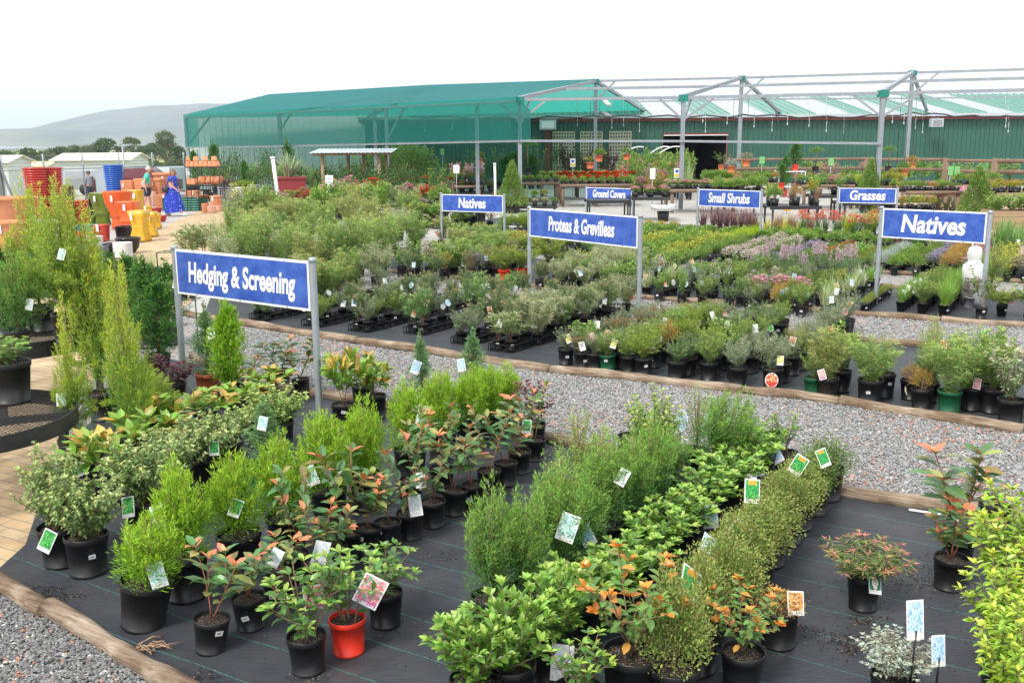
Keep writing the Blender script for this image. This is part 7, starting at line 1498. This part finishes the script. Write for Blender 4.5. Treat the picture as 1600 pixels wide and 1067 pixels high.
for c in range(22):
    px=425+c*13+R_.uniform(-4,4);Y=38+R_.uniform(-2,3);p=at(px,250,Y);p.z=0;kd=['fpnk','leafy','fpnk','yell','fpale','fred','leafm'][c%7];plant(kd,p,(R_.uniform(.7,1.05) if not 425<px<490 else .4) if px<620 else .7,.9,'%s, %s along the rose row before shelter'%(KINDS[kd]['look'],ORD[c]),'flowering shrubs before the small shelter','black',.35,tilt=(0,0))
for c in range(26):
    px=378+c*15+R_.uniform(-5,5);Y=31+R_.uniform(-2,3);p=at(px,250,Y);p.z=0;lo_=.5 if 425<px<490 else 1;kd=['yell','leafy','vib','leafm','grey','fing'][c%6];plant(kd,p,R_.uniform(.75,1.1)*lo_ if px<640 else .38,.8,'%s, %s along the back of the feathery natives'%(KINDS[kd]['look'],ORD[c]),'shrubs behind the feathery natives','black',.35,tilt=(0,0))
# yucca in red planter
q=at(452,250,41);q.z=0;t=thing('red_planter','dark red square planter under the yucca','planter',q,.2);m=MB()
m.box(-.62,-.62,0,.62,.62,1.12);m.box(-.67,-.67,1.12,.67,.67,1.2);m.build('body',simple('dark_red_paint',(.25,.03,.03),.5),t)
o=link('yucca',proto('yucca')[0][0],None,(q.x,q.y,1.2));tag(o,'large spiky yucca in the dark red planter','yucca')
# little shelter
q0=at(500,250,41);q1=at(606,250,42.5);t=thing('plant_shelter','small open shelter with pale corrugated roof on timber posts','shelter',(q0.x,41,0));L=q1.x-q0.x
for x,y in((.1,0),(L*.93,0),(L*.6,1.6),(L*.97,1.6),(.9,1.6)): m=MB();m.tube([(x,y,0),(x,y,2.05)],.075,8);m.build('post','timber',t)
for y in(0,1.6): m=MB();m.bar((-.3,y,2.07),(L+.3,y,2.12),.09);m.build('beam','timber',t)
m=MB();n=60;vs=[]
for i in range(n+1):
    x=-.4+(L+.8)*i/n;z=2.15+.015*math.sin(i*math.pi/1.5);vs+=[(x,-.4,z),(x,2.0,z+.16)]
m.add(vs,[(2*i,2*i+2,2*i+3,2*i+1) for i in range(n)],0,smooth=True);m.build('roof','roofw',t)
def pole(x0,y0,x1,y1,r,label):
    b=g(x1,y1);a=at(x0,y0,b.y);t=thing('white_pole',label,'pole',b);m=MB();m.tube([(0,0,0),a-b],r,8);m.lathe([(0,.03),(r*1.3,.02),(r*1.3,-.05),(0,-.05)],10,0,Matrix.Translation(a-b));m.build('pipe','signwhite',t)
pole(426,246,438,337,.065,'leaning white pole left of the feathery natives');pole(773,256,775,330,.045,'thin white pole left of cone topiary')
pole(1212,262,1206,300,.03,'thin white stand pole behind Small Shrubs sign')
# staked notices
def notice(px,y0,y1,wpx,Y,c,label,c2=None):
    a=at(px,y0,Y);b=at(px,y1,Y);w_=wpx*Y/FPX/2;t=thing('notice',label,'notice',(a.x,Y,0));m=MB();m.box(-w_,-.01,b.z,w_,.01,a.z);m.build('board',c,t)
    m=MB();m.tube([(0,.02,0),(0,.02,b.z+.1)],.015,5);m.build('stake','galv',t)
    m=MB();h=a.z-b.z
    if c2: m.box(-w_*.9,-.014,b.z+h*.08,w_*.9,-.0105,b.z+h*.4);m.build('lower_band',c2,t);m=MB();m.lathe([(0,0),(w_*.55,0)],14,0,Matrix.Translation((0,-.0125,b.z+h*.68))@Matrix.Rotation(rad(90),4,'X'));m.build('emblem','signblue',t)
    else:
        for i in range(3): m.box(-w_*.6,-.014,b.z+h*(.3+.2*i),w_*(.2+.2*i),-.0105,b.z+h*(.34+.2*i));
        m.build('print_lines','pgrey',t)
simple('poster_green',(.18,.5,.16),.5);simple('card_yellow',(.75,.6,.1),.5);simple('card_orange',(.7,.35,.05),.5)
notice(713,258,271,9,40,'white','white notice on stake under shade cloth');notice(514,274,295,12,31,'white','white notice before the small shelter')
notice(895,248,261,8,44,'white','crested notice with yellow band left of lattice','card_yellow');notice(1058,263,278,9,38,'white','crested notice with yellow band before frame post','card_yellow')
notice(1020,263,280,8,37,'white','tall white notice above the pale pink bench');notice(1049,281,290,19,37,'white','wide white notice below the crested one')
notice(691,233,242,6,52,'poster_green','small green notice on post in the shade');notice(1191,245,256,8,49.6,'poster_green','green poster on log rails left',None);notice(1299,247,259,8,48.6,'poster_green','green poster on log rails middle');notice(1540,253,266,9,43.5,'poster_green','green poster on log rails above the right topiary')
notice(1486,260,274,8,41,'poster_green','pair of green and white notices, left one');notice(1496,260,274,8,41,'poster_green','pair of green and white notices, right one');notice(1441,317,326,14,33,'white','white price board among the magenta flowers');notice(1230,320,330,11,35,'card_orange','small orange card below the brown grass bench')
# log rails at right
def rails(px0,px1,Y0,Y1,z1,z2,n,label,r=.07,low=None):
    a=at(px0,250,Y0);b=at(px1,250,Y1);a.z=b.z=0;t=thing('rail_fence',label,'fence',a);d=b-a
    for i in range(n+1): q=d*(i/n);m=MB();m.tube([q,q+Vector((0,0,z1+.1))],r*1.2,8);m.build('post','tlog',t)
    for z in([z1,z2]+([low] if low else [])):
        for i in range(n): p0=d*(i/n);p1=d*((i+1)/n);m=MB();m.tube([p0+Vector((0,-.02,z)),p1+Vector((0,-.02,z+.01))],r,8);m.build('rail','tlog',t)
rails(1140,1352,50,49,1.62,1.17,2,'long log rail fence from doorway to the middle topiary');rails(1356,1476,48,46,1.62,1.17,1,'log rail fence section behind hanging baskets');rails(1481,1553,45,43,1.60,1.15,1,'short log rail fence section behind the right topiary');rails(1557,1720,38,36,1.70,1.30,1,'nearer thick log rail fence at the right edge',.085,.6)
# hanging baskets
def basket(px,py,Y,label,kd='fyel',s=.32):
    p=at(px,py,Y);t=thing('hanging_basket',label,'hanging basket',p,0,'hanging pots');pm,sm=potmesh('pterra');o=link('pot',pm,t,(0,0,-.2));o.scale=(s,s,.26);f,st=proto(kd)[0];kk=KINDS[kd];o=link('foliage',f,t,(0,0,.02));o.scale=(.5/kk['W'],.5/kk['W'],.3/kk['H'])
    m=MB()
    for a in(0,2.1,4.2): m.tube([(math.cos(a)*s*.48,math.sin(a)*s*.48,.05),(0,0,.6)],.008,4)
    m.tube([(0,0,.6),(0,0,EH-p.z)],.008,4);m.build('wire','blacksteel',t)
for a_ in((749,249,44,'hanging pot with orange flowers under the shade cloth','fyel'),(936,245,41,'hanging orange pot beside lattice post','leafm'),(979,243,44,'hanging orange pot on right lattice','leafm'),(922,256,40,'hanging mixed basket over scarlet bedding','yell'),(1166,252,37,'hanging pot of white flowers by the middle post','fwht'),(1143,262,38,'hanging pot of grey foliage left of middle post','lav'),(1413,267,38,'hanging terracotta pot on right frame post','leafm'),(1400,274,38,'hanging terracotta pot with yellow leaves','yell'),(1425,256,40,'upper hanging pot behind right frame post','copp')): basket(*a_)
# curved white hoops beside the doorway
t=thing('hose_hoops','curved white pipe hoops above the tiered display','pipe hoops',(at(1020,235,45).x,45,0))
for (a_,b_) in((-1.3,-.4),(-.1,.75),(.3,1.25)):
    m=MB();m.tube([(a_+(b_-a_)*i/8*1.0,0,1.75+.55*math.sin(math.pi*(.15+.45*i/8 if a_<0 else .85-.45*i/8))) for i in range(9)],.03,6);m.build('hoop','signwhite',t)
# trolley and odds and ends
q=g(1418,322);t=thing('blue_trolley','dark blue tube trolley under the right seedling bench','trolley',q);m=MB()
for x in(0,.85):
    m.tube([(x,0,.1),(x,0,1.0),(x,.5,1.0),(x,.5,.1)],.02,6)
m.tube([(0,0,.98),(.85,0,.98)],.02,6);m.tube([(0,0,.35),(.85,0,.35)],.02,6);m.build('frame',simple('blue_paint',(.02,.03,.2),.4),t);m=MB();m.box(0,0,.3,.85,.5,.34);m.build('tray','blacksteel',t)
q=g(1036,345);t=thing('plant_caddy','black pot in white basin on the concrete right of Ground Covers sign','basin',q);m=MB();m.lathe([(0,0),(.16,0),(.2,.3),(.17,.3),(0,.25)],16);m.build('pot','black',t);m=MB();m.lathe([(0,.33),(.3,.33),(.42,.52),(.38,.52),(0,.4)],20);m.build('basin','signwhite',t)
# wire basket rack left of the Hedging sign
q=g(243,560);q.y+=.3;t=thing('wire_rack','small green wire rack with tiny pots left of the Hedging sign','rack',(q.x,q.y,0));z0=at(243,470,q.y).z;z1=at(243,395,q.y).z;m=MB()
for x in(0,.42): m.bar((x,0,0),(x,0,z1),.012)
for z in(z0,z1):
    for y in(0,.22): m.bar((0,y,z),(.42,y,z),.008)
    for i in range(8): m.bar((i*.06,0,z),(i*.06,.22,z),.006)
m.build('frame','pgreen',t)
for i in range(4): plant('thry' if i%2 else 'grey',Vector((q.x+.06+i*.1,q.y+.1,z0+.005)),.16,.12,'tiny potted plant, %s from left in the green wire rack'%ORD[i],'tiny pots in the wire rack','black',.08,tagc='white' if i%2 else None,tilt=(0,0))
P('grasst',235,445,388,50,'spiky grass plant in black pot beside brick path behind hedge conifers',.3);P('grasst',338,400,325,70,'large spiky grass plant beside the brick path',.3);P('leuc',300,420,352,50,'round leaved shrub at the brick path edge above Hedging sign',.25);P('leuc',318,415,350,50,'bluish shrub near the brick path above Hedging sign',.25);P('grey',372,360,300,46,'grey feathery shrub at the bend of the brick path',.25);P('leuc',392,352,312,44,'variegated shrub at the bend of brick path',.25)
# litter: dead roots by the tilted pot, soil spills, leaves on the mat
rgl=np.random.default_rng(9)
t=g(225,1015);m=MB()
for i in range(16):
    a=R_.uniform(-.4,.9);L_=R_.uniform(.05,.16);p0=Vector((t.x+R_.uniform(-.05,.06),t.y+R_.uniform(-.03,.03),.01));pts=[p0+Vector((math.cos(a)*L_*q,math.sin(a)*L_*q+.02*math.sin(q*5+i),.02*math.sin(q*3.1))) for q in(0,.3,.6,1)];m.tube(pts,.0025,4)
tag(m.build('dry_roots',simple('dry_root',(.42,.26,.16),.8)),'tangle of dry brown roots beside the large tilted conifer pot','dry roots')
def spill(px,py,n,rx,ry,lab=None):
    c=g(px,py);P_=np.stack([rgl.normal(c.x,rx,n),rgl.normal(c.y,ry,n),np.full(n,.006)],1)
    return P_
pts=np.concatenate([spill(*a) for a in((1420,905,320,.16,.10),(1350,970,90,.06,.05),(1300,1000,120,.09,.05),(1330,1015,120,.05,.06),(1250,985,60,.05,.04),(1430,870,30,.05,.03),(710,975,90,.05,.06),(690,1000,60,.05,.05),(680,870,50,.08,.05),(480,1062,60,.05,.03),(90,935,160,.08,.04),(300,1060,120,.08,.04),(60,920,120,.10,.03),(1230,930,40,.05,.04),(1200,1010,90,.1,.06),(690,900,60,.2,.15),(1400,940,90,.25,.2),(1300,850,50,.2,.2),(1450,1000,70,.2,.2),(640,1000,80,.3,.2))])
n=len(pts);b=MB();D=rdir(rgl,n,-.1,.3);C=np.where(rgl.random((n,1))<.82,np.array([[.03,.018,.012]]),np.array([[.34,.22,.13]]));leaves(b,pts,D,np.tile([0,0,1.],(n,1)),rgl.uniform(.005,.016,n),.008,C,'d',0,.5,.1);o=b.build('soil_crumbs',['tint']);struct(o,'stuff')
for i,(x,y,lab) in enumerate(((1455,735+93,'strip of pale paper lying beside the right hand log'),)):
    p=g(1420,798);q=g(1470,806);m=MB();m.bar(p+Vector((0,0,.01)),q+Vector((0,0,.012)),.03,.004);tag(m.build('paper_strip','white'),lab,'litter')
# ================================================================ haze
hz=MB();hz.box(-4650,-90,-9,4650,5330,175);o=hz.build('haze',bpy.data.materials.new('haze'));o['kind']='stuff'
hm=o.data.materials[0];hm.use_nodes=True;hn=hm.node_tree;hn.nodes.clear();ho=hn.nodes.new('ShaderNodeOutputMaterial');hv=hn.nodes.new('ShaderNodeVolumePrincipled');hv.inputs['Color'].default_value=(.74,.82,1,1);hv.inputs['Density'].default_value=.00024;hv.inputs['Anisotropy'].default_value=.75;hn.links.new(hv.outputs[0],ho.inputs['Volume']);sc.cycles.volume_bounces=4
o.display_type='WIRE'
